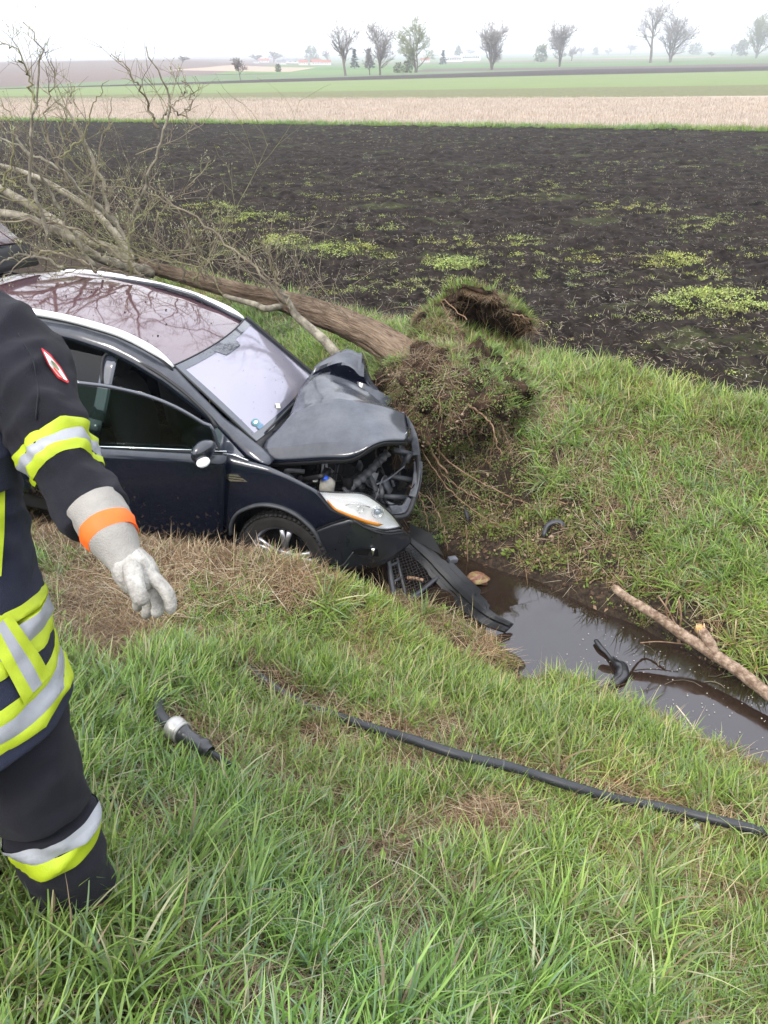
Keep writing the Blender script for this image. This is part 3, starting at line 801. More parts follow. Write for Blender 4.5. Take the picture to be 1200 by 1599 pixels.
scatter('stubble_rows', c_stub, P, rng.uniform(.7, 1.2, len(P)), rng.integers(0, 5, len(P)), vtint(P, 1.0, .15, .05),
        label='pale maize stubble standing in the field beyond the dark soil', cat='stubble')
n_ = 5200
xx = rng.uniform(-45, 45, n_); yy = line_y(xx) + rng.uniform(-.5, 1.3, n_)
P = np.stack([xx, yy, HF(xx, yy)], 1)
scatter('verge_grass', c_grass, P, rng.uniform(1.2, 2.6, n_) * (.7 + .5 * np.clip(fbm(xx * .5, yy * 0, 2, 5.), 0, 1)), rng.integers(0, 6, n_), vtint(P, 1.0), label='green grass verge along the near edge of the stubble', cat='grass')
# ------------------------------------------------------------------ crashed car
def glass(name, tintc, refl, r0=.08, rough=0.02, gain=1.0):
    m = bpy.data.materials.new(name); m.use_nodes = True
    t = m.node_tree; t.nodes.remove(t.nodes['Principled BSDF']); o = t.nodes['Material Output']
    tr = t.nodes.new('ShaderNodeBsdfTransparent'); tr.inputs[0].default_value = (*tintc, 1)
    gl = t.nodes.new('ShaderNodeBsdfGlossy'); gl.inputs['Color'].default_value = (*refl, 1); gl.inputs['Roughness'].default_value = rough
    fr = t.nodes.new('ShaderNodeLayerWeight'); fr.inputs['Blend'].default_value = .5
    mr = t.nodes.new('ShaderNodeMapRange'); mr.inputs['To Min'].default_value = r0; mr.inputs['To Max'].default_value = gain
    pw = t.nodes.new('ShaderNodeMath'); pw.operation = 'POWER'; pw.inputs[1].default_value = 2.5
    t.links.new(fr.outputs['Facing'], pw.inputs[0]); t.links.new(pw.outputs[0], mr.inputs['Value'])
    ms = t.nodes.new('ShaderNodeMixShader'); t.links.new(mr.outputs[0], ms.inputs[0])
    t.links.new(tr.outputs[0], ms.inputs[1]); t.links.new(gl.outputs[0], ms.inputs[2])
    t.links.new(ms.outputs[0], o.inputs['Surface'])
    return m
def paint_mat():
    m = mat('dark_blue_metallic_paint', (.004, .006, .014), .45, metal=.0, coat=.9, coatr=.035, spec=.05)
    t = m.node_tree; bs = t.nodes['Principled BSDF']
    tcn = t.nodes.new('ShaderNodeTexCoord')
    n = t.nodes.new('ShaderNodeTexNoise'); n.inputs['Scale'].default_value = 5; n.inputs['Detail'].default_value = 10; n.inputs['Roughness'].default_value = .75
    t.links.new(tcn.outputs['Object'], n.inputs['Vector'])
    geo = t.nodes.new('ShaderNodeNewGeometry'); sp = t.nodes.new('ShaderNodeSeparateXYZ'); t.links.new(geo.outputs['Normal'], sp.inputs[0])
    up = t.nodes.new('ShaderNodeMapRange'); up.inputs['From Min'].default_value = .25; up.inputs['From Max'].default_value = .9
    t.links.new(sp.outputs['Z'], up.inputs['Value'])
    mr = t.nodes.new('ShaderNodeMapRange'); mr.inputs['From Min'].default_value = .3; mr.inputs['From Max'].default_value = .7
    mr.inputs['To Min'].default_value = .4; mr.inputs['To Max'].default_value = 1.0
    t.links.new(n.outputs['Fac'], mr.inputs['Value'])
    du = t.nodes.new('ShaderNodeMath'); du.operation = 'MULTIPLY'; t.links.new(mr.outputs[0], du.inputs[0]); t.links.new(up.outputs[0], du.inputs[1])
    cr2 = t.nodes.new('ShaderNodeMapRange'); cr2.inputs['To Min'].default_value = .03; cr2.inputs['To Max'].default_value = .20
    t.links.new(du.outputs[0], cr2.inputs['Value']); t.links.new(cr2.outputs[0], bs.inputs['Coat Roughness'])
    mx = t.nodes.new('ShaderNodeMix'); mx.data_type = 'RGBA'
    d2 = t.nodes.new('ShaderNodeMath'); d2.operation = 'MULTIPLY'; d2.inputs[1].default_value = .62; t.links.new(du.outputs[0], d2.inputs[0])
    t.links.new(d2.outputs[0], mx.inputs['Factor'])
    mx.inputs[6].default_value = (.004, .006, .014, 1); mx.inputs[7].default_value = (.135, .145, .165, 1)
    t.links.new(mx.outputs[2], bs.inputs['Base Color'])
    # mud thrown up along the sills
    so_ = t.nodes.new('ShaderNodeSeparateXYZ'); t.links.new(tcn.outputs['Object'], so_.inputs[0])
    mz = t.nodes.new('ShaderNodeMapRange'); mz.inputs['From Min'].default_value = .95; mz.inputs['From Max'].default_value = .30; t.links.new(so_.outputs['Z'], mz.inputs['Value'])
    n3 = t.nodes.new('ShaderNodeTexNoise'); n3.inputs['Scale'].default_value = 34; n3.inputs['Detail'].default_value = 8; t.links.new(tcn.outputs['Object'], n3.inputs['Vector'])
    sm = t.nodes.new('ShaderNodeMath'); sm.operation = 'MULTIPLY_ADD'; sm.inputs[1].default_value = .22; t.links.new(mz.outputs[0], sm.inputs[0]); t.links.new(n3.outputs['Fac'], sm.inputs[2])
    mt = t.nodes.new('ShaderNodeMapRange'); mt.inputs['From Min'].default_value = .745; mt.inputs['From Max'].default_value = .80; t.links.new(sm.outputs[0], mt.inputs['Value'])
    mx3 = t.nodes.new('ShaderNodeMix'); mx3.data_type = 'RGBA'; t.links.new(mt.outputs[0], mx3.inputs['Factor']); t.links.new(mx.outputs[2], mx3.inputs[6]); mx3.inputs[7].default_value = (.06, .045, .032, 1)
    t.links.new(mx3.outputs[2], bs.inputs['Base Color'])
    bs.inputs['Coat IOR'].default_value = 1.5
    return m
PAINT = paint_mat()
BLACKP = mat('black_rough_plastic', (.018, .018, .02), .55, noise=.3, nscale=14, bump=.2, bscale=300, spec=.4)
GREYP = mat('grey_black_plastic', (.045, .047, .052), .5, noise=.4, nscale=18, spec=.4)
DARK = mat('dark_cavity', (.008, .008, .009), .9, spec=.1)
RUBBER = mat('tyre_rubber', (.022, .021, .020), .85, noise=.4, nscale=12, spec=.2)
ALLOY = mat('alloy_rim', (.42, .42, .44), .33, metal=.85, noise=.3, nscale=18)
RAILM = mat('silver_roof_rail', (.80, .80, .82), .35, metal=.15, spec=.6, noise=.04, nscale=6)
CHROME = mat('chrome_trim', (.85, .85, .87), .15, metal=1.0)
SEAT = mat('dark_seat_cloth', (.035, .037, .042), .85, noise=.3, nscale=40)
DASH = mat('dashboard_plastic', (.03, .031, .035), .6)
WSG = glass('heat_reflecting_windscreen', (.22, .23, .25), (.56, .54, .63), .58, .10, .96)
SIDEG = glass('green_tinted_door_glass', (.30, .42, .36), (.5, .6, .55), .04, .015, .55)
PRIVG = glass('dark_privacy_glass', (.05, .055, .055), (.6, .62, .65), .04, .015, .5)
ROOFM = mat('roof_glass_panel', (.085, .038, .048), .07, spec=1.0, ior=1.75, coat=.45, coatr=.02)

MIRP = mat('mirror_shell_paint', (.006, .008, .016), .25, coat=1.0)
_t = WSG.node_tree; _o = _t.nodes['Material Output']; _s = _o.inputs['Surface'].links[0].from_socket
_d = _t.nodes.new('ShaderNodeBsdfDiffuse'); _d.inputs['Color'].default_value = (.42, .405, .48, 1)      # milky film of condensation and dust, its lilac also painted over a dark reflection
_m = _t.nodes.new('ShaderNodeMixShader'); _m.inputs[0].default_value = .36
_t.links.new(_s, _m.inputs[1]); _t.links.new(_d.outputs[0], _m.inputs[2]); _t.links.new(_m.outputs[0], _o.inputs['Surface'])
CO = RC.T @ (CAM - TC)                       # camera in the car's frame
def cray(px, py): return RC.T @ ray(px, py)
def cy_(px, py, y):
    d = cray(px, py); return CO + d * ((y - CO[1]) / d[1])
def cz_(px, py, z):
    d = cray(px, py); return CO + d * ((z - CO[2]) / d[2])
def cx_(px, py, x):
    d = cray(px, py); return CO + d * ((x - CO[0]) / d[0])
def cpl(px, py, p, n):
    d = cray(px, py); return CO + d * (((np.array(p) - CO) @ n) / (d @ n))
def Wd(x, z):
    w0 = np.interp(x, [-3.75, -3.6, -3.3, -2.9, .15, .45, .62, .76, .86, .90], [.70, .80, .87, .91, .915, .87, .79, .64, .42, .05])
    dz = np.interp(z, [.15, .35, .6, .78, 1.0, 1.06, 1.35, 1.62, 1.75], [-.08, -.025, -.005, 0, -.03, -.05, -.17, -.30, -.42])
    return w0 + dz
def sd(px, py, off=0.0):                     # meets the near side of the bodywork
    d = cray(px, py); a = (-1.15 - CO[1]) / d[1]; b = (-.0 - CO[1]) / d[1]
    ts = np.linspace(a, b, 400); Pp = CO + ts[:, None] * d
    g = -Pp[:, 1] - Wd(Pp[:, 0], Pp[:, 2]) - off
    i = int(np.argmax(g < 0))
    if i == 0: return Pp[0]
    f = g[i - 1] / (g[i - 1] - g[i]); return Pp[i - 1] * (1 - f) + Pp[i] * f
def ruled(top, bot, nu, nv, fn):
    A, B = resamp(top, nu), resamp(bot, nu)
    return np.array([[fn(*(A[i] * (1 - k) + B[i] * k), i / (nu - 1), k) for k in np.linspace(0, 1, nv)] for i in range(nu)])
def polyfill(pts3, mat_, name, parent, thick=.0):
    bm = bmesh.new(); vs = [bm.verts.new(p) for p in pts3]; bm.faces.new(vs)
    bmesh.ops.triangulate(bm, faces=bm.faces)
    me = bpy.data.meshes.new(name); bm.to_mesh(me); bm.free(); me.materials.append(mat_)
    o = bpy.data.objects.new(name, me); COL.objects.link(o); o.parent = parent
    if thick: solid(o, thick)
    return o
def solid(o, th, off=-1.0, rim=True):
    md = o.modifiers.new('thickness', 'SOLIDIFY'); md.thickness = th; md.offset = off; md.use_rim = rim
    return o
def sub(o, lv=1):
    md = o.modifiers.new('smooth', 'SUBSURF'); md.levels = lv; md.render_levels = lv
    return o
def mir(P):                                   # the far side, its front corner crushed back
    P = np.array(P, float).copy(); P[..., 1] *= -1
    P[..., 2] += .07 * np.clip(P[..., 2] - .4, 0, 1)
    f = np.maximum(0, P[..., 0] - .05); P[..., 0] -= f * .55; P[..., 1] -= f * .25
    return P

car = empty('crashed_car'); M4 = Matrix.Identity(4)
for i in range(3):
    for j in range(3): M4[i][j] = RC[i, j]
    M4[i][3] = TC[i]
car.matrix_world = M4
tag(car, 'dark blue estate car with crumpled bonnet and silver roof rails, nose down in the ditch', 'car')
def gobj(name, P, m, parent=None, th=.012, flip=False, sublv=0, off=-1):
    b = MB(); b.grid(P, flip=flip); o = b.build(name, m, car if parent is None else parent)
    if th: solid(o, th, off)
    if sublv: sub(o, sublv)
    return o

# --- front wings (fenders)
FT = [(347, 708), (388, 720), (420, 729), (455, 745), (497, 767), (520, 795), (548, 808)]
FB = [(347, 833), (357, 832), (361, 815), (376, 798), (405, 789), (435, 792), (463, 805), (489, 828)]
Pf = ruled(FT, FB, 30, 10, lambda a, b, i, k: sd(a, b))
fw = gobj('front_wing', Pf, PAINT, flip=True)
fw2 = gobj('front_wing', mir(Pf), PAINT)
# arch lip
arch = np.array([sd(*p, .012) for p in [(361, 834), (361, 820), (367, 806), (378, 797), (405, 788.5), (435, 791.5), (463, 804), (489, 827), (500, 850), (507, 878)]])
for mm, nm in ((arch, 'wheel_arch_trim'), (mir(arch), 'wheel_arch_trim')):
    b = MB(); b.tube(catmull(mm, 40), .022, 6, flat=.6); b.build(nm, GREYP, car)
# side vent
vp = [(345, 739), (372, 741), (387, 752), (360, 751)]
v3 = [sd(*p, .008) for p in vp]
vo = polyfill(v3, CHROME, 'wing_vent', car, .006)
for q in ((349, 742, 378, 746), (353, 746.5, 381, 750)):
    b = MB(); b.tube([sd(q[0], q[1], .012), sd(q[2], q[3], .012)], .007, 5, flat=.5); b.build('vent_slot', DARK, vo)

# --- bumper corner
BT = [(489, 829), (520, 816), (549, 809), (575, 820), (602, 828), (628, 826), (640, 834)]
BB = [(507, 884), (528, 893), (560, 890), (585, 886), (610, 876), (628, 862), (643, 846)]
Pb = ruled(BT, BB, 26, 10, lambda a, b, i, k: sd(a, b, .004 + .02 * math.sin(math.pi * k) * (.3 + .7 * i)))
bp_ = gobj('front_bumper', Pb, mat('dull_black_blue_bumper', (.010, .012, .018), .3, coat=.6, coatr=.12, noise=.3, nscale=8), flip=True)
# recess + fog lamp
fg = [sd(a, b, .022) for a, b in [(549, 858), (566, 855), (590, 858), (592, 868), (575, 873), (553, 866)]]
polyfill(fg, DARK, 'fog_lamp_recess', bp_, .004)
c0 = sd(583, 861, .03); b = MB(); b.tube([sd(582, 866, .035), sd(583, 856, .035)], [.010, .014], 10); b.build('fog_lamp', CHROME, bp_)
b = MB(); b.tube(catmull([sd(552, 862, .03), sd(546, 870, .03), sd(536, 882, .028), sd(522, 887, .026), sd(508, 886, .02)], 14), .004, 5); b.build('lip_seam', GREYP, bp_)
b = MB(); b.tube(catmull([sd(490, 829, .01), sd(520, 817, .012), sd(548, 809, .012)], 10), .004, 5); b.build('panel_gap', DARK, bp_)
b = MB(); b.tube(catmull([sd(552, 813, .02), sd(575, 826, .03), (sd(602, 834, .03)), sd(630, 832, .03)], 14), .008, 6); b.build('headlight_seal', BLACKP, bp_)

# --- headlight
HTp = [(497, 767), (530, 769), (567, 771), (590, 784), (612, 803), (627, 822)]
HBp = [(498, 768.5), (521, 796), (548, 809), (572, 820), (601, 827), (627, 823)]
hl = empty('headlight'); hl.parent = car
REFL = mat('headlight_reflector', (.88, .88, .89), .3, metal=.2, spec=.8)
WHITEP = mat('headlight_inner_white', (.85, .86, .87), .35, spec=.6)
Pin = ruled(HTp, HBp, 22, 9, lambda a, b, i, k: sd(a, b, -.035 * math.sin(math.pi * k) ** .5 * math.sin(math.pi * min(1, max(0, i))) ** .4 + .002))
gobj('reflector', Pin, WHITEP, hl, th=.004, flip=True)
Pl = ruled(HTp, HBp, 22, 9, lambda a, b, i, k: sd(a, b, .012 + .022 * math.sin(math.pi * k)))
gobj('lens', Pl, glass('clear_lens', (.93, .94, .95), (1, 1, 1), .09, .02, .9), hl, th=0, flip=True)
AMB = mat('amber_indicator', (.85, .30, .02), .3, spec=.7)
at = [(512, 780), (523, 793), (545, 802), (572, 812), (600, 819)]
ab = [(511, 783), (522, 797), (546, 808), (572, 818), (590, 822)]
gobj('indicator', ruled(at, ab, 16, 4, lambda a, b, i, k: sd(a, b, .006 + .006 * math.sin(math.pi * k))), AMB, hl, th=.004, flip=True)
def ringc(px, py, rad, tube, nm, m, off=-.012, ext=0, par=None):
    c = sd(px, py, off); nrm = sd(px, py, off + .05) - c
    ax = CO - c; ax /= np.linalg.norm(ax); n = np.array([.35, -.85, .15]); n = n / np.linalg.norm(n) * .5 + ax * .5; n /= np.linalg.norm(n)
    a = np.cross(n, [0, 0, 1]); a /= np.linalg.norm(a); bb = np.cross(n, a)
    th = np.linspace(0, 2 * np.pi, 25)[:-1]
    P = []
    for ph in np.linspace(0, 2 * np.pi, 7)[:-1]:
        P.append([c + (rad + tube * math.cos(ph)) * (math.cos(t) * a + math.sin(t) * bb) + n * tube * math.sin(ph) for t in th])
    b = MB(); b.grid(np.array(P), closeu=True, closev=True)
    return b.build(nm, m, par or hl), c, n
ringc(590, 799, .040, .0045, 'projector_ring', CHROME)
_, c, n = ringc(590, 799, .030, .004, 'projector_ring', CHROME, -.02)
b = MB(); b.lathe([(0, .03), (.012, .028), (.022, .02), (.028, .005), (.03, -.005)], 16, np.r_[np.c_[np.array([np.cross(n, [0, 0, 1.]), n, np.cross(np.cross(n, [0, 0, 1.]), n)]).T, c - n * .01], [[0, 0, 0, 1]]])
b.build('projector_lens', glass('projector_glass', (.55, .6, .65), (1, 1, 1), .15, .02, .9), hl)
ringc(563, 795, .022, .004, 'sidelight_ring', CHROME)
b = MB(); b.tube([sd(540, 789, .0), sd(556, 786, .0), sd(578, 792, .0)], .004, 6); b.build('lamp_bridge', CHROME, hl)
b = MB(); b.tube(catmull([sd(*p, .012) for p in HTp] , 24), .006, 5); b.tube(catmull([sd(*p, .01) for p in HBp], 24), .006, 5); b.build('headlight_rim', BLACKP, hl)
# --- cant rail and A pillar (outer bodywork band along the roof side)
AO = [(-60, 498), (0, 506), (60, 519), (115, 533), (165, 550), (205, 570), (250, 597), (300, 637), (345, 676), (385, 716), (418, 728)]
AI = [(-60, 482), (0, 488), (60, 495), (120, 505), (180, 523), (225, 545), (270, 571), (308, 610), (350, 652), (398, 690), (430, 716)]
def afn(a, b, i, k):
    yo = np.interp(i, [0, .5, .75, 1], [-.70, -.70, -.74, -.86]); yi = np.interp(i, [0, .4, .58, .8, 1], [-.60, -.60, -.60, -.70, -.76])
    return cy_(a, b, yo * k + yi * (1 - k) - .02 * math.sin(math.pi * k))
PA = ruled(AI, AO, 44, 6, afn)
gobj('windscreen_pillar', PA, PAINT, th=.02, flip=True); PA2 = mir(PA); PA2[:, :, 2] -= np.linspace(0, .13, 6)[None, :] - .02; PA2[:, :, 1] -= np.linspace(0, .06, 6)[None, :]; gobj('windscreen_pillar', PA2, PAINT, th=.02)
# --- roof panel
def roofz(x, y):
    base = np.interp(x, [-3.3, -3.05, -2.7, -2.3, -1.9, -1.5, -1.2, -1.0], [1.48, 1.56, 1.625, 1.655, 1.66, 1.625, 1.565, 1.505])
    return base + .035 * (1 - (y / .62) ** 2) + .04 * y / .62
xs = np.linspace(-3.0, -1.0, 40); ys = np.linspace(-.62, .62, 24)
def wst(y): return -1.0 + .10 * (1 - (y / .6) ** 2)          # windscreen top edge
PR = np.array([[[x * (1) + (wst(y) + 1.0) * max(0, (x + 1.6) / .6), y, roofz(x, y) - .022 * max(0, (x + 1.6) / .6) * (1 - (y / .6) ** 2)] for y in ys] for x in xs])
gobj('roof', PR, ROOFM, th=.02)
# --- roof rails
def rail(pts, nm, s=1):
    P = catmull(pts, 46) - [0, 0, .008]; b = MB()
    n = len(P); f = np.linspace(0, 1, n)
    r = np.interp(f, [0, .06, .9, 1], [.012, .030, .034, .010])
    b.tube(P, r, 10, flat=.75); b.build(nm, RAILM, car)
nr = [cy_(px, py - 1, -.635) + [0, 0, .0] for px, py in [(-90, 483), (-40, 477), (0, 479), (50, 486), (100, 495), (150, 508), (190, 521), (225, 538), (255, 557), (271, 572)]]
rail(nr, 'roof_rail')
fr_ = [cy_(px, py, .635) for px, py in [(84, 430), (105, 423), (150, 425), (200, 433), (250, 444), (300, 458), (345, 476), (372, 489), (382, 497)]]
rail(fr_, 'roof_rail')
b = MB(); b.tube([p + [0, .01, -.036] for p in catmull(fr_, 30)], .014, 6, flat=.6); b.tube([p + [0, .0, -.036] for p in catmull(nr, 30)], .014, 6, flat=.6); b.build('rail_gasket', BLACKP, car)
# --- windscreen
q00, q01 = cy_(271, 571, -.60), cy_(383, 497, .60)
q10, q11 = cy_(399, 690, -.71), np.array([-.36, .70, 1.175])
def wsp(u, v, off=0):        # u top->bottom, v near->far
    p = (q00 * (1 - v) + q01 * v) * (1 - u) + (q10 * (1 - v) + q11 * v) * u
    s = 4 * v * (1 - v)
    return p + np.array([.055, 0, .0]) * s * (1 - u * .2) + np.array([.03, 0, .045]) * math.sin(math.pi * u) * s + np.array([.5, 0, .86]) * off
PW = np.array([[wsp(u_, v_) for v_ in np.linspace(0, 1, 26)] for u_ in np.linspace(0, 1, 18)])
ws = gobj('windscreen', PW, WSG, th=0, flip=True)
FRIT = mat('black_glass_frit', (.03, .035, .05), .1, coat=1, spec=.8)
b = MB()
def strip(uv0, uv1, n=24, off=.003):
    A = np.array([[*(np.array(uv0[0]) * (1 - f) + np.array(uv0[1]) * f)] for f in np.linspace(0, 1, n)])
    B = np.array([[*(np.array(uv1[0]) * (1 - f) + np.array(uv1[1]) * f)] for f in np.linspace(0, 1, n)])
    b.grid(np.array([[wsp(*(a * (1 - k) + c * k), off) for k in (0, .5, 1)] for a, c in zip(A, B)]))
strip(((0, 0), (0, 1)), ((.085, .03), (.085, .97)))
strip(((0, 0), (1, 0)), ((.03, .045), (.97, .045)), off=.0035); strip(((0, 1), (1, 1)), ((.03, .96), (.97, .96)), off=.0035)
strip(((.93, .0), (.93, 1)), ((1, 0), (1, 1)), off=.004)
strip(((.05, .36), (.05, .66)), ((.17, .40), (.17, .60)), off=.0045)
b.build('screen_border', FRIT, ws)
b = MB(); b.grid(np.array([[wsp(u_, v_, -.06 - .02 * abs(v_ - .5)) for v_ in np.linspace(.43, .57, 5)] for u_ in np.linspace(.16, .25, 4)])); solid(b.build('rear_view_mirror', BLACKP, ws), .02)
# inspection sticker, lower near corner
b = MB(); c = np.array([[wsp(.86 + .035 * math.cos(t) * r, .11 + .030 * math.sin(t) * r, .007) for t in np.linspace(0, 6.283, 17)[:-1]] for r in (0.01, 1)])
b.grid(c, closev=True); b.build('windscreen_sticker', mat('teal_sticker', (.06, .20, .22), .4), ws)
b = MB(); c = np.array([[wsp(.86 + .016 * math.cos(t) * r, .11 + .018 * math.sin(t) * r, .009) for t in np.linspace(0, 6.283, 13)[:-1]] for r in (0.01, 1)])
b.grid(c, closev=True); b.build('sticker_centre', mat('white_sticker', (.7, .75, .75), .5), ws)
b = MB(); c = np.array([[wsp(.915 + .018 * s1, .09 + .05 * s2, .008) for s2 in (0, 1)] for s1 in (-1, 1)]); b.grid(c); b.build('windscreen_sticker', mat('blue_sticker', (.10, .20, .30), .4), ws)
# pillar-side seals
b = MB(); b.tube([wsp(u_, 1.0, .008) + [0, .015, 0] for u_ in np.linspace(0, 1, 20)], .016, 6); b.tube([wsp(0, v_, .004) for v_ in np.linspace(0, 1, 24)], .006, 5); b.tube([wsp(u_, 0, .004) for u_ in np.linspace(0, 1, 20)], .008, 5)
b.build('windscreen_seal', BLACKP, ws)
# wiper
b = MB(); b.tube(catmull([cy_(398, 687, -.62), cy_(418, 677, -.5), cy_(433, 671, -.42)], 10), .010, 6); b.tube([wsp(.99, .12, .02), wsp(.97, .5, .025)], .009, 6); b.build('wiper', BLACKP, car)
# cowl
PC = np.array([[wsp(1.0 + .14 * u_, v_, -.01 - .05 * u_) for v_ in np.linspace(0, 1, 18)] for u_ in np.linspace(0, 1, 4)]); gobj('cowl', PC, BLACKP, flip=True)
# triangular front quarter glass frame + mirror base
tri = [(336, 664), (383, 714), (348, 706), (338, 700)]
polyfill([sd(*p, -.006) for p in tri], FRIT, 'quarter_window', car, .006)
b = MB(); b.tube([sd(349, 707.5, .012), sd(368, 711, .012), sd(388, 719, .012)], .008, 6, flat=.5); b.build('belt_trim', CHROME, car)

# --- bonnet, buckled
BN = [
 [(419, 722, -.74), (466, 720, -.74), (510, 717, -.74), (551, 714, -.73), (592, 691, -.66), (635, 688, -.44)],
 [(411, 704, -.70), (455, 692, -.66), (505, 691, -.66), (552, 689, -.64), (597, 681, -.56), (638, 678, -.34)],
 [(416, 690, -.64), (460, 668, -.52), (508, 663, -.52), (553, 662, -.50), (600, 662, -.42), (637, 668, -.20)],
 [(438, 668, -.48), (474, 644, -.36), (518, 641, -.36), (560, 642, -.34), (604, 648, -.26), (634, 655, -.06)],
 [(455, 648, -.30), (486, 622, -.18), (526, 615, -.18), (566, 624, -.14), (604, 637, -.08), (628, 645, .10)],
 [(470, 608, .02), (502, 589, .10), (532, 601, .10), (563, 618, .12), (598, 638, .16), (628, 650, .24)],
 [(480, 592, .34), (508, 581, .46), (540, 590, .50), (572, 605, .50), (604, 627, .50), (626, 642, .48)],
 [(492, 573, .42), (516, 568, .44), (542, 572, .44), (564, 588, .46), (586, 608, .50), (606, 625, .54)],
 [(500, 566, .50), (524, 552, .58), (547, 546, .62), (567, 561, .62), (578, 592, .62), (590, 608, .62)],
]
Bp = np.array([[cy_(*p) for p in r] for r in BN])
# refine by Catmull-Rom both ways
Bp = np.array([catmull(r, 26) for r in Bp])
Bs = np.array([catmull(Bp[:, j], 40) for j in range(26)]).transpose(1, 0, 2); Bl = np.array([resamp(Bp[:, j], 40) for j in range(26)]).transpose(1, 0, 2); Bp = .12 * Bs + .88 * Bl
# pressed swage line and a few sharp creases
for i in range(40):
    for j in range(26):
        a, c = i / 39, j / 25
        Bp[i, j, 2] += .022 * math.exp(-((a - .30 - .05 * c) / .035) ** 2) * min(1, c * 4) - .006
        v1 = a - (.56 + .10 * c); w_ = math.sin(math.pi * min(1, c * 1.1)) if c < .95 else .3
        Bp[i, j, 2] += (-.012 * max(0, 1 - abs(v1) / .06) + .012 * max(0, 1 - abs(v1 - .10) / .05)) * w_
        v2 = a - (.82 - .10 * c)
        Bp[i, j, 2] += (-.060 * max(0, 1 - abs(v2) / .05) + .04 * max(0, 1 - abs(v2 - .08) / .04)) * min(1, c * 2)
        Bp[i, j, 2] += .04 * max(0, 1 - abs(c - .62 + .3 * (a - .8)) / .06) * max(0, a - .55) * 2
cr_n = fbm3(Bp * 9, 3) * np.clip((np.linspace(0, 1, 40)[:, None] - .45) * 1.6, 0, 1)
Bp[:, :, 2] += .014 * cr_n
Bp[:, :, 2] += .010 * np.abs(fbm3(Bp * 5 + 7, 2)) * (np.linspace(0, 1, 26)[None, :] > .8) * (np.linspace(0, 1, 40)[:, None] > .5)
bon = gobj('bonnet', Bp, PAINT, th=.012, flip=False)
bon.data.set_sharp_from_angle(angle=math.radians(14))
# inner lip of the bonnet's near edge
b = MB(); b.grid(np.array([[Bp[0, j], Bp[0, j] + [0, .03, -.035], Bp[0, j] + [0, .09, -.04]] for j in range(26)])); solid(b.build('bonnet_lip', BLACKP, bon), .004)
# bright chrome scrap at the bonnet's tip
b = MB(); p = cy_(634, 682, -.36); b.grid(np.array([[cy_(626, 687, -.40), cy_(640, 682, -.30)], [cy_(632, 678, -.38), cy_(641, 668, -.22)]])); solid(b.build('broken_trim', CHROME, bon), .006)

# --- crash structure behind the missing grille
cs = empty('radiator_carrier'); cs.parent = car
LG = mat('scuffed_grey_plastic', (.10, .105, .12), .6, noise=.55, nscale=22)
outer = [(628, 650, .1), (643, 672, -.05), (650, 700, -.15), (651, 735, -.22), (645, 768, -.30), (632, 796, -.40), (606, 800, -.50)]
P = catmull([cy_(*p) for p in outer], 30)
b = MB(); b.tube(P[:13], .030, 4, flat=1.5); b.build('crossmember', LG, cs, False)
b = MB(); b.tube(P[13:22] + [.012, .0, -.01], .034, 4, flat=1.3); b.build('crossmember', LG, cs, False)
b = MB(); b.tube(P[22:] + [-.01, .01, .0], .030, 4, flat=1.7); b.build('crossmember', LG, cs, False)
b = MB(); b.tube(P + [.02, -.02, -.03], .022, 6, flat=1.4); b.build('lower_edge', BLACKP, cs)
for q in (((618, 680, -.25), (648, 690, -.1)), ((615, 703, -.3), (652, 712, -.15)), ((610, 744, -.35), (652, 752, -.2)), ((600, 776, -.5), (640, 778, -.3))):
    b = MB(); b.tube([cy_(*q[0]), cy_(*q[1])], .012, 4, flat=2.0); b.build('strut', GREYP, cs)
b = MB(); b.tube(catmull([cy_(588, 756, -.45), cy_(606, 748, -.40), cy_(632, 728, -.34)], 12), [.012] * 6 + [.008] * 6, 5, flat=.4); b.build('bent_bracket', LG, cs)
b = MB(); b.tube(catmull([cy_(576, 740, -.4), cy_(584, 755, -.42), cy_(592, 775, -.45), cy_(604, 786, -.48)], 12), .028, 6, flat=.5); b.build('bracket', GREYP, cs)
pl = [cy_(604, 782, -.52), cy_(620, 788, -.46), cy_(628, 797, -.42), cy_(612, 800, -.5)]; polyfill(pl, LG, 'corner_plate', cs, .01)

# --- engine bay
eb = empty('engine_bay'); eb.parent = car
b = MB(); b.grid(np.array([[[x, y, .52 + .05 * math.sin(7 * x + 5 * y)] for y in np.linspace(-.72, .66, 14)] for x in np.linspace(-.35, .62, 12)])); b.build('bay_floor', DARK, eb)
b = MB(); b.grid(np.array([[[-.30, y, z] for y in np.linspace(-.74, .74, 4)] for z in (.3, 1.0)])); b.build('bulkhead', DARK, eb)
b = MB(); b.grid(np.array([[[x, -.80, z] for x in np.linspace(-.3, .12, 4)] for z in (.40, .86)])); b.build('inner_wing', DARK, eb)
P = np.array([cy_(538, 768, -.58), cy_(560, 752, -.52), cy_(585, 728, -.45), (cy_(606, 706, -.38))]); P = catmull(P, 34)
b = MB(); b.tube(P, [.040 + .010 * (k % 4 < 2) for k in range(34)], 4, flat=.8); b.build('ribbed_duct', GREYP, eb)
c = cy_(512, 751, -.62); b = MB()
b.lathe([(0.001, -.05), (.05, -.05), (.055, -.03), (.055, .03), (.035, .045), (.03, .05), (.001, .05)], 16, np.r_[np.c_[np.array([[1, 0, 0], [0, 0, 1], [0, 1, 0]]).T, c - [0, 0, .03]], [[0, 0, 0, 1]]])
bt = b.build('washer_bottle', mat('milky_plastic', (.35, .33, .28), .4, noise=.3, nscale=20), eb)
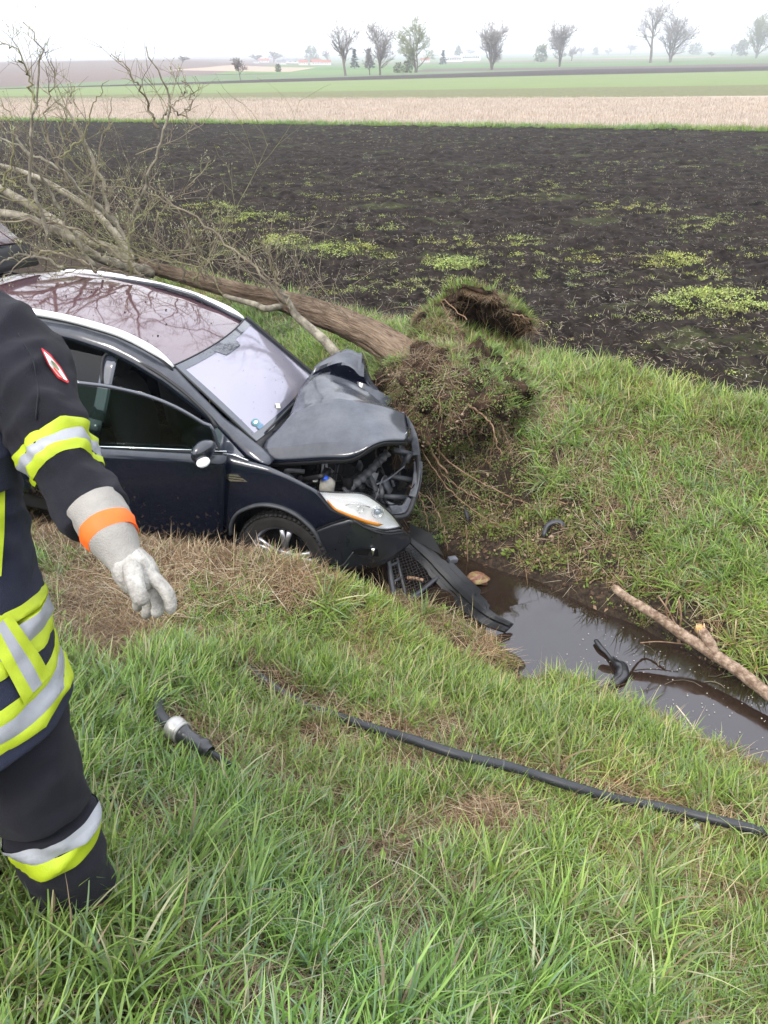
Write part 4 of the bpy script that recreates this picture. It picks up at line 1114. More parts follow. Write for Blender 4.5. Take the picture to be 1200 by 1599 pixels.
b = MB(); b.lathe([(.001, .018), (.022, .016), (.026, .0), (.026, -.01)], 14, np.r_[np.c_[np.array([[1, 0, 0], [0, 0, 1], [0, 1, 0]]).T, cy_(508, 747, -.63)], [[0, 0, 0, 1]]]); b.build('blue_cap', mat('blue_cap_plastic', (.02, .09, .55), .4), bt)
b = MB(); b.lathe([(.001, .015), (.018, .014), (.02, .0), (.02, -.02)], 14, np.r_[np.c_[np.array([[1, 0, 0], [0, 0, 1], [0, 1, 0]]).T, cy_(493, 747, -.63)], [[0, 0, 0, 1]]]); b.build('reservoir_cap', mat('milky_plastic2', (.42, .41, .38), .5), eb)
r_ = np.random.default_rng(3)
for k in range(16):
    px, py = r_.uniform(455, 600), 0
    py = np.interp(px, [450, 550, 600], [741, 750, 752]) + r_.uniform(-8, 14)
    c = cy_(px, py, r_.uniform(-.58, -.35)); b = MB()
    if k % 3: b.box(c, r_.uniform(.03, .10, 3), _rot(*r_.uniform(-.6, .6, 3)))
    else: b.tube(catmull([c, c + r_.normal(0, .07, 3), c + r_.normal(0, .12, 3)], 10), r_.uniform(.008, .02), 7)
    b.build('engine_part', [BLACKP, GREYP, DARK, mat('grey_cast_metal', (.25, .25, .26), .5, metal=.5, noise=.3)][k % 4], eb)
for k in range(12):
    px = r_.uniform(560, 640); py = r_.uniform(705, 785); c = cy_(px, py, r_.uniform(-.3, -.1)); b = MB()
    b.box(c, (r_.uniform(.01, .03), r_.uniform(.04, .14), r_.uniform(.04, .14)), _rot(*r_.uniform(-.6, .6, 3))); b.build('broken_bracket', [BLACKP, GREYP, LG][k % 3], eb)

for k in range(22):
    c = cy_(r_.uniform(450, 640), r_.uniform(735, 790), r_.uniform(-.55, -.3)); b = MB()
    b.tube(catmull([c, c + r_.normal(0, .06, 3), c + r_.normal(0, .10, 3), c + r_.normal(0, .14, 3)], 14), r_.uniform(.003, .007), 5); b.build('cable', [BLACKP, DARK, LG][k % 3], eb)
# --- side shell: sill, rear door, rear quarter, on both sides
def band(x0, x1, zlo, zhi, n=16, m_=8, off=0.0):
    return np.array([[[x, -(Wd(x, z) + off), z] for z in np.linspace(zlo(x), zhi(x), m_)] for x in np.linspace(x0, x1, n)])
belt = lambda x: np.interp(x, [-3.6, -2.5, -1.5, -.4], [1.20, 1.13, 1.07, 1.05])
def archz(xc, base=.33, R=.43): return lambda x: max(base, .35 + math.sqrt(max(0, R * R - (x - xc) ** 2))) if abs(x - xc) < R else base
near_sill = band(-2.28, -.45, lambda x: .20, lambda x: .35, off=-.02)
for sgn in (1, -1):
    f = (lambda P: P) if sgn == 1 else mir
    fl = sgn == 1
    gobj('sill', f(near_sill), BLACKP, flip=not fl)
    gobj('rear_door', f(band(-2.42, -1.42, lambda x: max(.35, archz(-2.69)(x)), belt, 20, 10)), PAINT, flip=not fl)
    gobj('rear_quarter', f(band(-3.55, -2.42, lambda x: archz(-2.69)(x) if x > -3.12 else .42, belt, 26, 10)), PAINT, flip=not fl)
    gobj('rear_side_glass', f(band(-2.35, -1.50, belt, lambda x: 1.47, 12, 6, off=-.01)), PRIVG, th=0, flip=not fl)
    gobj('quarter_glass', f(band(-3.15, -2.42, belt, lambda x: np.interp(x, [-3.15, -2.42], [1.3, 1.46]), 12, 6, off=-.01)), PRIVG, th=0, flip=not fl)
    gobj('door_pillar', f(band(-1.50, -1.40, belt, lambda x: 1.49, 4, 6, off=.0)), FRIT, flip=not fl)
    gobj('rear_pillar', f(band(-2.44, -2.35, belt, lambda x: 1.49, 4, 6, off=.002)), FRIT, flip=not fl)
    gobj('tail_pillar', f(band(-3.5, -3.14, belt, lambda x: 1.5, 6, 6, off=.0)), PAINT, flip=not fl)
    if sgn == -1:
        gobj('front_door', f(band(-1.41, -.46, lambda x: .35, belt, 20, 10)), PAINT, flip=not fl)
        gobj('door_glass', f(band(-1.38, -.75, belt, lambda x: np.interp(x, [-1.4, -1.1, -.75], [1.47, 1.42, 1.28]), 12, 6, off=-.01)), SIDEG, th=0, flip=not fl)
# door opening frame on the near side
op = [(160, 600), (159, 575), (163, 556), (175, 551), (200, 558), (240, 578), (285, 610), (325, 648), (338, 668)]
b = MB(); b.tube(catmull([sd(a, c, .0) for a, c in op], 34), .012, 6); b.build('door_seal', BLACKP, car)
# --- open front door
PHI = math.radians(24); hx = np.array([-.46, -.90, 0.]); dn = np.array([-math.sin(PHI), math.cos(PHI), 0.]); dd = np.array([-math.cos(PHI), -math.sin(PHI), 0.])
def dp(s, z, off=0.0):       # s = distance back from the hinge
    bulge = np.interp(z, [.35, .6, .8, 1.05, 1.5], [-.02, .0, .012, -.01, -.10])
    return hx + dd * s + np.array([0, 0, z]) - dn * (bulge + off)
dr = empty('open_front_door'); dr.parent = car
gobj('door_skin', np.array([[dp(s, z) for z in np.linspace(.40 - .0 * s, 1.05, 10)] for s in np.linspace(0, .90, 14)]), PAINT, dr, th=.04, flip=False)
def dpx(px, py, off=0.0): 
    q = cpl(px, py, hx - dn * off, dn); return q
frm = [(344, 704), (331, 668), (318, 661), (290, 644), (262, 630), (230, 618), (195, 609), (160, 602), (118, 597)]
F3 = catmull([dpx(*p, -.02) for p in frm], 40)
b = MB(); b.tube(F3, .018, 6, flat=.7); b.build('window_frame', FRIT, dr)
Gt = [(330, 670), (318, 665), (290, 648), (262, 634), (230, 622), (195, 613), (160, 606), (118, 601)]
Gb = [(334, 698), (318, 698), (290, 698), (262, 698), (230, 698), (195, 698), (160, 698), (118, 698)]
gobj('door_glass', ruled(Gt, Gb, 24, 6, lambda a, c, i, k: dpx(a, c, -.03)), SIDEG, dr, th=0, flip=False)
b = MB(); b.tube([dp(0, 1.075, .008), dp(.5, 1.07, .012), dp(.86, 1.062, .010)], .009, 6, flat=.6); b.build('belt_trim', CHROME, dr)
b = MB(); b.tube([dp(.02, .40, .0), dp(.86, .40, .0)], .02, 6, flat=.6); b.build('door_bottom_edge', BLACKP, dr)
gobj('door_lining', np.array([[dp(s, z, -.07) for z in np.linspace(.42, 1.03, 5)] for s in np.linspace(.03, .84, 6)]), SEAT, dr, th=.01)
# mirror
mr_ = empty('door_mirror'); mr_.parent = dr
c = dpx(318, 704, .10)
bm = bmesh.new(); bmesh.ops.create_icosphere(bm, subdivisions=3, radius=1)
for v in bm.verts:
    x, y, z = v.co
    v.co = Vector((x * .055 * (1 + .15 * z), y * .105, z * .075 * (1 - .15 * max(0, y))))
me = bpy.data.meshes.new('mirror_shell'); bm.to_mesh(me); bm.free(); me.materials.append(MIRP)
for p in me.polygons: p.use_smooth = True
o = bpy.data.objects.new('mirror_shell', me); COL.objects.link(o); o.parent = mr_; o.location = c; o.rotation_euler = (.25, 0, -PHI + .1)
b = MB(); b.tube([c + [.0, .03, -.03], dp(.14, 1.04, 0)], [.04, .05], 8, flat=.6); b.build('mirror_foot', BLACKP, mr_)
mi = c + np.array([.035, -.075, -.045])
bm = bmesh.new(); bmesh.ops.create_icosphere(bm, subdivisions=2, radius=1)
for v in bm.verts: v.co = Vector((v.co.x * .042, v.co.y * .05, v.co.z * .028))
me = bpy.data.meshes.new('mirror_indicator'); bm.to_mesh(me); bm.free(); me.materials.append(WHITEP)
for p in me.polygons: p.use_smooth = True
o = bpy.data.objects.new('mirror_indicator', me); COL.objects.link(o); o.parent = mr_; o.location = mi; o.rotation_euler = (.3, 0, -.3)

# --- inside: floor, seats, dash, wheel
b = MB(); b.grid(np.array([[[x, y, .32] for y in (-.78, 0, .78)] for x in (-3.4, -2, -.35)])); b.build('cabin_floor', DARK, car)
def seat(x, y, nm):
    s_ = empty(nm); s_.parent = car
    def lofted(name, prof, wd):
        P = []
        for (px_, pz_, th_, hw) in prof:
            ring = []
            for a in np.linspace(0, 2 * np.pi, 17)[:-1]:
                ca, sa = math.cos(a), math.sin(a)
                ring.append([x + px_ + (th_ * abs(sa) ** .6 * np.sign(sa) if wd else 0), y + hw * abs(ca) ** .6 * np.sign(ca), pz_ + (0 if wd else th_ * abs(sa) ** .6 * np.sign(sa))])
            P.append(ring)
        b = MB(); b.grid(np.array(P), closev=True); b.F.append(tuple(range(16))); b.F.append(tuple(range(len(P) * 16 - 1, len(P) * 16 - 17, -1))); b.build(name, SEAT, s_)
    lofted('seat_back', [(-.02, .60, .05, .20), (-.05, .75, .08, .25), (-.10, .95, .08, .26), (-.17, 1.15, .06, .24), (-.20, 1.24, .03, .16)], True)
    lofted('headrest', [(-.20, 1.25, .02, .06), (-.21, 1.29, .05, .12), (-.23, 1.38, .05, .13), (-.24, 1.43, .02, .08)], True)
    lofted('seat_cushion', [(.02, .58, .07, .20), (.2, .60, .08, .25), (.42, .62, .07, .25), (.5, .61, .03, .20)], False)
seat(-1.35, -.37, 'front_seat'); seat(-1.35, .37, 'front_seat'); seat(-2.25, -.37, 'rear_seat'); seat(-2.25, .37, 'rear_seat')
P = np.array([[[x, y, z] for y in np.linspace(-.70, .70, 12)] for x, z in ((-.30, 1.02), (-.5, 1.03), (-.66, 1.0), (-.72, .92), (-.66, .75), (-.6, .5))]); gobj('dashboard', P, DASH, th=.01)
b = MB(); th = np.linspace(0, 6.283, 25); b.tube([[-.80 - .06 * math.sin(t), .37 + .18 * math.cos(t), .92 + .17 * math.sin(t)] for t in th], .014, 6, cap=False); b.build('steering_wheel', BLACKP, car)

# --- opened tailgate at the back of the roof
tg = empty('raised_tailgate'); tg.parent = car
gobj('roof_spoiler', np.array([[[-2.93 - .09 * u_, y, 1.62 + .15 * u_ + .04 * (1 - (y / .62) ** 2) + .05 * y / .62] for y in np.linspace(-.62, .62, 10)] for u_ in np.linspace(0, 1, 5)]), BLACKP, tg, th=.035)
gobj('tailgate_glass', np.array([[[x, y, 1.80 + .05 * (1 - (y / .62) ** 2) + .05 * y / .62 + .55 * (-3.03 - x)] for y in np.linspace(-.60, .60, 10)] for x in np.linspace(-3.50, -3.03, 5)]), ROOFM, tg, th=.015)
gobj('tailgate_frame', np.array([[[x, y, 1.775 + .05 * (1 - (y / .62) ** 2) + .05 * y / .62 + .55 * (-3.03 - x)] for y in np.linspace(-.66, .66, 10)] for x in np.linspace(-3.58, -2.99, 5)]), PAINT, tg, th=.03)
gobj('tailgate_panel', np.array([[[-3.58 - .35 * u_, y, 2.10 - .02 * u_] for y in np.linspace(-.66, .66, 8)] for u_ in np.linspace(0, 1, 4)]), PAINT, tg, th=.04)
# rear panel
b = MB(); b.grid(np.array([[[-3.55 + .1 * abs(y), y, z] for y in np.linspace(-.8, .8, 8)] for z in (.4, .6, .8)])); solid(b.build('rear_bumper', BLACKP, car), .03)

# --- wheels
WY = .80
def make_wheel():
    w_ = empty('wheel'); w_.parent = car
    b = MB(); R_ = .350
    prof = [(.245, -.10), (.30, -.112), (.325, -.108), (.343, -.09), (.350, -.06), (.350, .06), (.343, .09), (.325, .108), (.30, .112), (.245, .10), (.235, 0)]
    b.lathe(prof + [prof[0]], 72)
    ty = b.build('tyre', RUBBER, w_)
    t = MB()
    for k in range(60):
        a = k / 60 * 2 * math.pi
        for row, (ax, wd_) in enumerate(((-.095, .035), (-.045, .04), (.0, .03), (.045, .04), (.095, .035))):
            aa = a + (row % 2) * .05; rr = .352 if abs(ax) < .09 else .340
            R3 = np.array([[math.cos(aa), 0, -math.sin(aa)], [0, 1, 0], [math.sin(aa), 0, math.cos(aa)]])
            t.box(R3 @ np.array([rr, ax, 0]), (.016, wd_, .024), R3)
    t.build('tread_blocks', RUBBER, ty)
    r = MB(); r.lathe([(.245, -.09), (.240, -.085), (.225, -.075), (.215, -.02), (.215, .09)], 60); r.build('rim', ALLOY, w_)
    d = MB(); d.lathe([(.214, .0), (.02, .0)], 40); d.build('brake_disc', DARK, w_)
    for k in range(5):
        sp = MB()
        for off_ in (-.13, .13):
            a = k / 5 * 2 * math.pi + off_ + .3
            a0 = k / 5 * 2 * math.pi + off_ * .6 + .3
            sp.tube([[.05 * math.cos(a0), -.055, .05 * math.sin(a0)], [.13 * math.cos(a * .5 + a0 * .5), -.068, .13 * math.sin(a * .5 + a0 * .5)], [.222 * math.cos(a), -.078, .222 * math.sin(a)]], [.020, .017, .022], 6, flat=.7, up=(0, 1, 0))
        sp.build('spoke', ALLOY, w_)
    h = MB(); h.lathe([(.001, -.07), (.03, -.068), (.055, -.055), (.06, -.03)], 20); h.build('hub_cap', ALLOY, w_)
    return w_
w0 = make_wheel(); w0.location = (0, -WY, .35); w0.rotation_euler = (0, 0, -.06)
def copy_tree(o, parent=None):
    c = o.copy(); COL.objects.link(c); c.parent = parent
    for ch in list(o.children): copy_tree(ch, c)
    return c
for (x, y, rz) in ((-2.69, -WY, 0), (0, WY, math.pi - .06), (-2.69, WY, math.pi)):
    w_ = copy_tree(w0, car); w_.location = (x, y, .35); w_.rotation_euler = (0, 0, rz)
for (x, s_) in ((0, -1), (-2.69, -1), (0, 1), (-2.69, 1)):       # wheel housings
    b = MB(); P = []
    for yy in (.60, .88):
        P.append([[x + .44 * math.cos(a), s_ * yy, .37 + .44 * math.sin(a)] for a in np.linspace(-.4, math.pi + .4, 20)])
    b.grid(np.array(P)); b.grid(np.array([[[x + r * math.cos(a), s_ * .60, .37 + r * math.sin(a)] for a in np.linspace(-.4, math.pi + .4, 20)] for r in (.02, .44)])); b.build('wheel_housing', DARK, car)
b = MB(); b.grid(np.array([[[x, y, .24] for y in (-.6, 0, .6)] for x in (-3.4, -1.5, .5)])); b.build('underbody', DARK, car)
# ------------------------------------------------------------------ firefighter at the left edge
def atd(px, py, d): return CAM + ray(px, py) * d
NAVY = mat('navy_turnout_cloth', (.013, .016, .033), .8, noise=.35, nscale=6, bump=.5, bscale=420, spec=.25)
NAVY2 = mat('black_turnout_cloth', (.0095, .0095, .0145), .82, noise=.35, nscale=7, bump=.5, bscale=420, spec=.2)
YEL = mat('fluorescent_yellow_tape', (.36, .45, .012), .6, noise=.10, nscale=25, bump=.15, bscale=300)
SIL = mat('silver_reflective_tape', (.30, .31, .33), .5, metal=.15, noise=.12, nscale=18, bump=.15, bscale=400)
ORG = mat('orange_cuff_band', (.95, .13, .01), .6, noise=.12, nscale=30)
SUEDE = mat('grey_suede_glove', (.27, .255, .23), .9, noise=.22, nscale=14, bump=.4, bscale=260)
LEATH = mat('pale_leather_glove', (.22, .205, .18), .75, c2=(.40, .385, .35), noise=.15, nscale=24, bump=.4, bscale=160)
STITCH = mat('dark_seam', (.006, .007, .012), .9)
BOOT = mat('black_boot_leather', (.014, .014, .015), .5, noise=.3, nscale=12)
for _m in (NAVY, NAVY2): _m.node_tree.nodes['Principled BSDF'].inputs['Sheen Weight'].default_value = .04
class Loft:
    """cloth tube through ring centres; wrinkled; can be evaluated again for bands lying on it"""
    def __init__(s, C, R, flat=None, horiz=None, wr=.010, seed=0, ref=(0, 0, 1), diag=1.0, bulge=None):
        s.C = np.array(C, float); s.R = np.array(R, float); s.fl = np.ones(len(C)) if flat is None else np.array(flat, float)
        s.hz = np.zeros(len(C)) if horiz is None else np.array(horiz, float)
        s.wr = wr; s.seed = seed; s.ref = np.array(ref, float); s.diag = diag
        d = np.r_[0, np.cumsum(np.linalg.norm(np.diff(s.C, axis=0), axis=1))]; s.t = d / d[-1]; s.len = d[-1]
        s.CC = catmull(s.C, 200); s.T = np.gradient(s.CC, axis=0); s.T /= np.linalg.norm(s.T, axis=1)[:, None]
    def raw(s, u, th):
        i = min(198.99, max(0, u * 199)); k = int(i); f = i - k
        c = s.CC[k] * (1 - f) + s.CC[k + 1] * f; T = s.T[k] * (1 - f) + s.T[k + 1] * f
        h = np.interp(u, s.t, s.hz); T = T * (1 - h) + np.array([0, 0, math.copysign(1, T[2])]) * h; T /= np.linalg.norm(T)
        a = np.cross(T, s.ref) if abs(T @ s.ref) < .98 else np.cross(T, [0, 1, 0]); a /= np.linalg.norm(a); b = np.cross(T, a)
        r = np.interp(u, s.t, s.R); fl = np.interp(u, s.t, s.fl)
        dr = np.cos(th)[:, None] * a + fl * np.sin(th)[:, None] * b
        return c + r * dr, dr / np.linalg.norm(dr, axis=1)[:, None]
    def wrinkle(s, P, n, off):
        q = P; sd_ = s.seed
        w1 = fbm3(np.stack([q[..., 0] * 7 + sd_, q[..., 1] * 7, q[..., 2] * 16 + q[..., 0] * 9 * s.diag], -1), 3)
        w2 = 1 - np.abs(fbm3(np.stack([q[..., 0] * 5 + 9 + sd_, q[..., 1] * 5, q[..., 2] * 11 - q[..., 0] * 6 * s.diag], -1), 2)) * 2
        w3 = 1 - np.abs(fbm3(np.stack([q[..., 0] * 9 + 3 + sd_, q[..., 1] * 9, q[..., 2] * 26 + q[..., 0] * 14], -1), 2)) * 2.4
        return P + n * (s.wr * (w1 * 1.3 + .9 * w2 * np.maximum(0, w2) + .45 * np.maximum(0, w3) ** 3) + off)[..., None]
    def pt(s, u, th, off=0.0):
        P, n = s.raw(u, np.array([th])); return s.wrinkle(P, n, off)[0]
    def grid(s, u0, u1, nu, nt, off=0.0, th0=0, th1=2 * math.pi):
        th = np.linspace(th0, th1, nt, endpoint=(th1 - th0) < 6.2)
        A = [s.raw(u, th) for u in np.linspace(u0, u1, nu)]
        return s.wrinkle(np.array([a[0] for a in A]), np.array([a[1] for a in A]), off)
    def build(s, name, m, parent, nu=60, nt=40, off=0.0, u0=0, u1=1, cap=True, subd=1):
        P = s.grid(u0, u1, nu, nt, off); b = MB(); b.grid(P, closev=True)
        if cap:
            b.add(np.array([P[0].mean(0)]), []); c0 = b.n - 1
            b.F += [(j, (j + 1) % nt, c0) for j in range(nt)]
            b.add(np.array([P[-1].mean(0)]), []); c1 = b.n - 1
            b.F += [((nu - 1) * nt + (j + 1) % nt, (nu - 1) * nt + j, c1) for j in range(nt)]
        o = b.build(name, m, parent)
        if subd: sub(o, subd)
        return o
    def band(s, name, m, parent, u0, u1, off=.0035, nt=56):
        P = s.grid(u0, u1, 5, nt, off)
        P[0] += (s.grid(u0, u0, 1, nt, off - .0025)[0] - P[0]); P[-1] += (s.grid(u1, u1, 1, nt, off - .0025)[0] - P[-1])
        b = MB(); b.grid(P, closev=True); o = b.build(name, m, parent); return o
    def search(s):
        us = np.linspace(0, 1, 90); ths = np.linspace(0, 2 * math.pi, 90, endpoint=False)
        G = s.grid(0, 1, 90, 90)
        pp = to_px(G.reshape(-1, 3)).reshape(90, 90, 3)
        return us, ths, G, pp
    def patch(s, name, m, parent, pts_px, off=.004, cache=None, nu=10, nv=4):
        """piece lying on the cloth whose outline runs through the four given corners (top pair, bottom pair polylines)"""
        us, ths, G, pp = cache
        nrm = G - s_axis(s, us)[:, None, :]
        view = CAM - G; facing = (nrm * view).sum(-1) > -0.0
        A, B = resamp(pts_px[0], nu), resamp(pts_px[1], nu); out_ = []
        for i in range(nu):
            row = []
            for k in np.linspace(0, 1, nv):
                q = A[i] * (1 - k) + B[i] * k
                d2 = (pp[..., 0] - q[0]) ** 2 + (pp[..., 1] - q[1]) ** 2 + (~facing) * 1e6
                idx = np.unravel_index(np.argsort(d2.ravel())[:4], d2.shape)
                wq = 1 / (d2[idx] + 1.0); p0 = (G[idx] * wq[:, None]).sum(0) / wq.sum()
                dep = (p0 - CAM) @ _f
                p = CAM + ray(q[0], q[1]) * (dep - off * 2)
                row.append(p)
            out_.append(row)
        b = MB(); b.grid(np.array(out_)); return b.build(name, m, parent)
def s_axis(s, us): return np.array([s.CC[min(199, int(u * 199))] for u in us])

man = empty('person', hit(125, 1410))
tag(man, 'firefighter in navy turnout suit with yellow and silver stripes and pale work gloves', 'person')
man_in = Matrix.Translation(-Vector(man.location))
def P_(o): o.matrix_parent_inverse = man_in; return o
bodyp = empty('turnout_jacket'); bodyp.parent = man; P_(bodyp)
# torso
C = [(-1.14, 2.03, 2.96), (-1.13, 1.98, 2.87), (-1.12, 1.87, 2.76), (-1.12, 1.76, 2.63), (-1.11, 1.65, 2.51), (-1.08, 1.55, 2.40), (-1.06, 1.46, 2.30), (-1.04, 1.39, 2.21), (-1.03, 1.35, 2.11)]
torso = Loft(C, [.09, .16, .205, .20, .19, .208, .222, .240, .256], flat=[.8, .8, .85, .85, .85, .9, .95, 1, 1], horiz=[0, 0, 0, .1, .25, .5, .75, .92, 1], wr=.014, seed=3.0)
torso.build('jacket_body', NAVY, bodyp, 90, 56, subd=1)
# arm
AR = [(-30, 520, 2.02, .125), (15, 548, 1.98, .118), (45, 608, 1.93, .108), (72, 664, 1.89, .092), (100, 720, 1.86, .079), (130, 772, 1.82, .074), (158, 808, 1.785, .060)]
arm = Loft([atd(a, b, c) for a, b, c, d in AR], [d * .95 for *_, d in AR], wr=.019, seed=11.0)
arm.build('sleeve', NAVY2, bodyp, 60, 40, subd=1)
L1, L2, L3, L4 = .630, .672, .722, .762
arm.band('sleeve_stripe', YEL, bodyp, L1, L2); arm.band('sleeve_stripe', SIL, bodyp, L2, L3); arm.band('sleeve_stripe', YEL, bodyp, L3, L4)
ca = arm.search()
arm.patch('shoulder_badge', mat('red_badge_edge', (.55, .02, .03), .7, noise=.1), bodyp, ([(65, 543), (78, 552), (95, 573), (108, 596)], [(65, 545), (74, 568), (90, 590), (106, 598)]), .006, ca, 9, 4)
arm.patch('badge_field', mat('white_badge_cloth', (.75, .72, .68), .8), bodyp, ([(68, 548), (80, 558), (93, 574), (105, 593)], [(69, 550), (77, 569), (91, 587), (104, 594)]), .009, ca, 9, 4)
arm.patch('badge_emblem', mat('red_badge_centre', (.60, .06, .05), .8), bodyp, ([(83, 571), (91, 580), (99, 590)], [(84, 576), (92, 586), (98, 591)]), .012, ca, 6, 3)
arm.patch('badge_emblem', mat('olive_badge_centre', (.20, .22, .12), .8), bodyp, ([(80, 562), (88, 568), (93, 577)], [(80, 565), (86, 574), (92, 579)]), .012, ca, 6, 3)
for pl_ in ([(28, 520), (52, 560), (60, 610), (56, 655)],):
    P = [p for p in pl_]; us, ths, G, pp = ca
    pts = []
    for q in resamp(P, 14):
        d2 = (pp[..., 0] - q[0]) ** 2 + (pp[..., 1] - q[1]) ** 2 + ((G - s_axis(arm, us)[:, None, :]) * (CAM - G)).sum(-1).clip(-1, 0) * -1e7
        idx = np.unravel_index(np.argmin(d2), d2.shape); pts.append(CAM + ray(*q) * (((G[idx] - CAM) @ _f) - .002))
    b = MB(); b.tube(pts, .0022, 5); b.build('seam', STITCH, bodyp)
# hem stripes run round the skirt of the jacket
def uz(z): return float(np.interp(-z, -torso.CC[:, 2], np.linspace(0, 1, 200)))
for (a, b_, m_) in ((2.335, 2.312, YEL), (2.312, 2.278, SIL), (2.278, 2.255, YEL), (2.222, 2.199, YEL), (2.199, 2.165, SIL), (2.165, 2.142, YEL)):
    torso.band('jacket_stripe', m_, bodyp, uz(a), uz(b_), nt=72)
ct = torso.search()
torso.patch('jacket_stripe', YEL, bodyp, ([(-20, 992), (20, 1065), (38, 1100)], [(-5, 978), (33, 1050), (52, 1082)]), .006, ct, 12, 4)
torso.patch('jacket_stripe', SIL, bodyp, ([(-5, 978), (33, 1050), (52, 1082)], [(5, 968), (50, 1036), (66, 1068)]), .006, ct, 12, 4)
torso.patch('jacket_stripe', YEL, bodyp, ([(5, 968), (50, 1036), (66, 1068)], [(16, 958), (62, 1022), (79, 1054)]), .006, ct, 12, 4)
torso.patch('jacket_stripe', YEL, bodyp, ([(-22, 760), (-18, 830), (-16, 900)], [(8, 760), (7, 830), (2, 900)]), .006, ct, 12, 4)
torso.patch('pocket_flap', NAVY, bodyp, ([(-60, 700), (-10, 722), (27, 706)], [(-60, 765), (-12, 775), (26, 758)]), .012, ct, 10, 5)
# second arm, on the far side of the body
AR2 = [(-150, 520, 2.06, .12), (-205, 570, 2.08, .108), (-235, 650, 2.08, .092), (-240, 730, 2.02, .078), (-225, 810, 1.94, .066)]
arm2 = Loft([atd(a, b, c) for a, b, c, d in AR2], [d for *_, d in AR2], wr=.012, seed=23.0)
arm2.build('sleeve', NAVY2, bodyp, 40, 32, subd=0)
# trousers
trs = empty('turnout_trousers'); trs.parent = man; P_(trs)
LG_ = [(4, 1060, 1.90, .140), (22, 1130, 1.89, .125), (42, 1185, 1.885, .112), (62, 1240, 1.89, .101), (84, 1300, 1.93, .097), (102, 1350, 1.98, .095), (120, 1398, 2.04, .092)]
leg = Loft([atd(a, b, c) for a, b, c, d in LG_], [d for *_, d in LG_], wr=.014, seed=31.0)
leg.build('trouser_leg', NAVY2, trs, 56, 40)
leg.band('leg_stripe', SIL, trs, .575, .63); leg.band('leg_stripe', YEL, trs, .63, .70)
fz = hit(125, 1410)
LG2 = [atd(-120, 1080, 1.95), atd(-150, 1200, 1.95), atd(-175, 1300, 2.0), atd(-190, 1390, 2.08)]
leg2 = Loft(LG2, [.15, .125, .11, .10], wr=.011, seed=41.0)
leg2.build('trouser_leg', NAVY2, trs, 36, 32, subd=0)
leg2.band('leg_stripe', SIL, trs, .575, .63); leg2.band('leg_stripe', YEL, trs, .63, .70)
# boots
def boot(ank, toe):
    b = MB(); d = toe - ank; d[2] = 0; L = np.linalg.norm(d); d /= L; sdv = np.array([-d[1], d[0], 0])
    P = []
    for f, w_, h, zb in ((-.25, .02, .05, 0), (-.2, .038, .10, 0), (0, .045, .17, 0), (.25, .046, .14, 0), (.5, .048, .10, 0), (.8, .050, .075, 0), (1.0, .042, .06, 0), (1.12, .02, .035, 0)):
        c = ank + d * f * L * .95; c[2] = float(H(c[0], c[1])) + .0
        ring = [c + sdv * w_ * math.cos(a) + np.array([0, 0, h / 2 + h / 2 * math.sin(a)]) for a in np.linspace(0, 2 * math.pi, 15)[:-1]]
        P.append(ring)
    b.grid(np.array(P), closev=True); b.F.append(tuple(range(14))); b.F.append(tuple(range(len(P) * 14 - 1, len(P) * 14 - 15, -1)))
    P_(sub(b.build('boot', BOOT, man)))
boot(fz + [-.02, .02, 0], fz + [.10, .07, 0]); boot(atd(-190, 1400, 2.12) * 1.0, atd(-190, 1400, 2.12) + [.2, .08, 0])
# gloves: cuff, band, hand
gl = empty('glove'); gl.parent = man; P_(gl)
GC = [(150, 793, 1.785, .068), (163, 815, 1.765, .064), (172, 832, 1.75, .060), (182, 850, 1.735, .053), (193, 870, 1.72, .043), (202, 884, 1.71, .040)]
cuff = Loft([atd(a, b, c) for a, b, c, d in GC], [d * .95 for *_, d in GC], wr=.004, seed=51.0)
cuff.build('cuff', SUEDE, gl, 40, 40, cap=False, subd=0)
cuff.band('cuff_band', ORG, gl, .33, .56, off=.003)
b = MB(); b.tube(catmull([cuff.pt(.56, t, .004) for t in np.linspace(2.2, 4.2, 6)] , 16), .002, 5); b.build('orange_thread', ORG, gl)
hm = MB()
hm.tube(catmull([atd(196, 868, 1.72), atd(207, 886, 1.705), atd(219, 903, 1.70), atd(230, 920, 1.705)], 14), np.interp(np.linspace(0, 1, 14), [0, .4, .8, 1], [.040, .049, .046, .030]), 16, flat=.75)
fing = {'thumb': ([(206, 884, 1.675), (211, 910, 1.650), (218, 930, 1.642), (226, 944, 1.648)], .0185),
        'index': ([(228, 893, 1.695), (249, 911, 1.688), (264, 932, 1.690), (268, 958, 1.700)], .0145),
        'middle': ([(226, 905, 1.71), (242, 926, 1.712), (248, 946, 1.72), (242, 962, 1.735)], .0148),
        'ring': ([(220, 908, 1.725), (229, 932, 1.740), (232, 950, 1.75), (226, 964, 1.765)], .014),
        'little': ([(212, 908, 1.735), (214, 926, 1.76), (216, 942, 1.775), (212, 953, 1.785)], .0128)}
for nm, (pl_, r) in fing.items():
    P = catmull([atd(*p) for p in pl_], 14)
    hm.tube(P, 1.02 * np.r_[np.linspace(r * 1.15, r, 12), r * .85, r * .45], 12)
ho = hm.build('hand', LEATH, gl)
md = ho.modifiers.new('remesh', 'REMESH'); md.mode = 'VOXEL'; md.voxel_size = .0028; md.use_smooth_shade = True
md = ho.modifiers.new('smooth', 'SMOOTH'); md.factor = .5; md.iterations = 4
tx = bpy.data.textures.new('glove_creases', 'CLOUDS'); tx.noise_scale = .022
md = ho.modifiers.new('creases', 'DISPLACE'); md.texture = tx; md.strength = .003; md.mid_level = .5
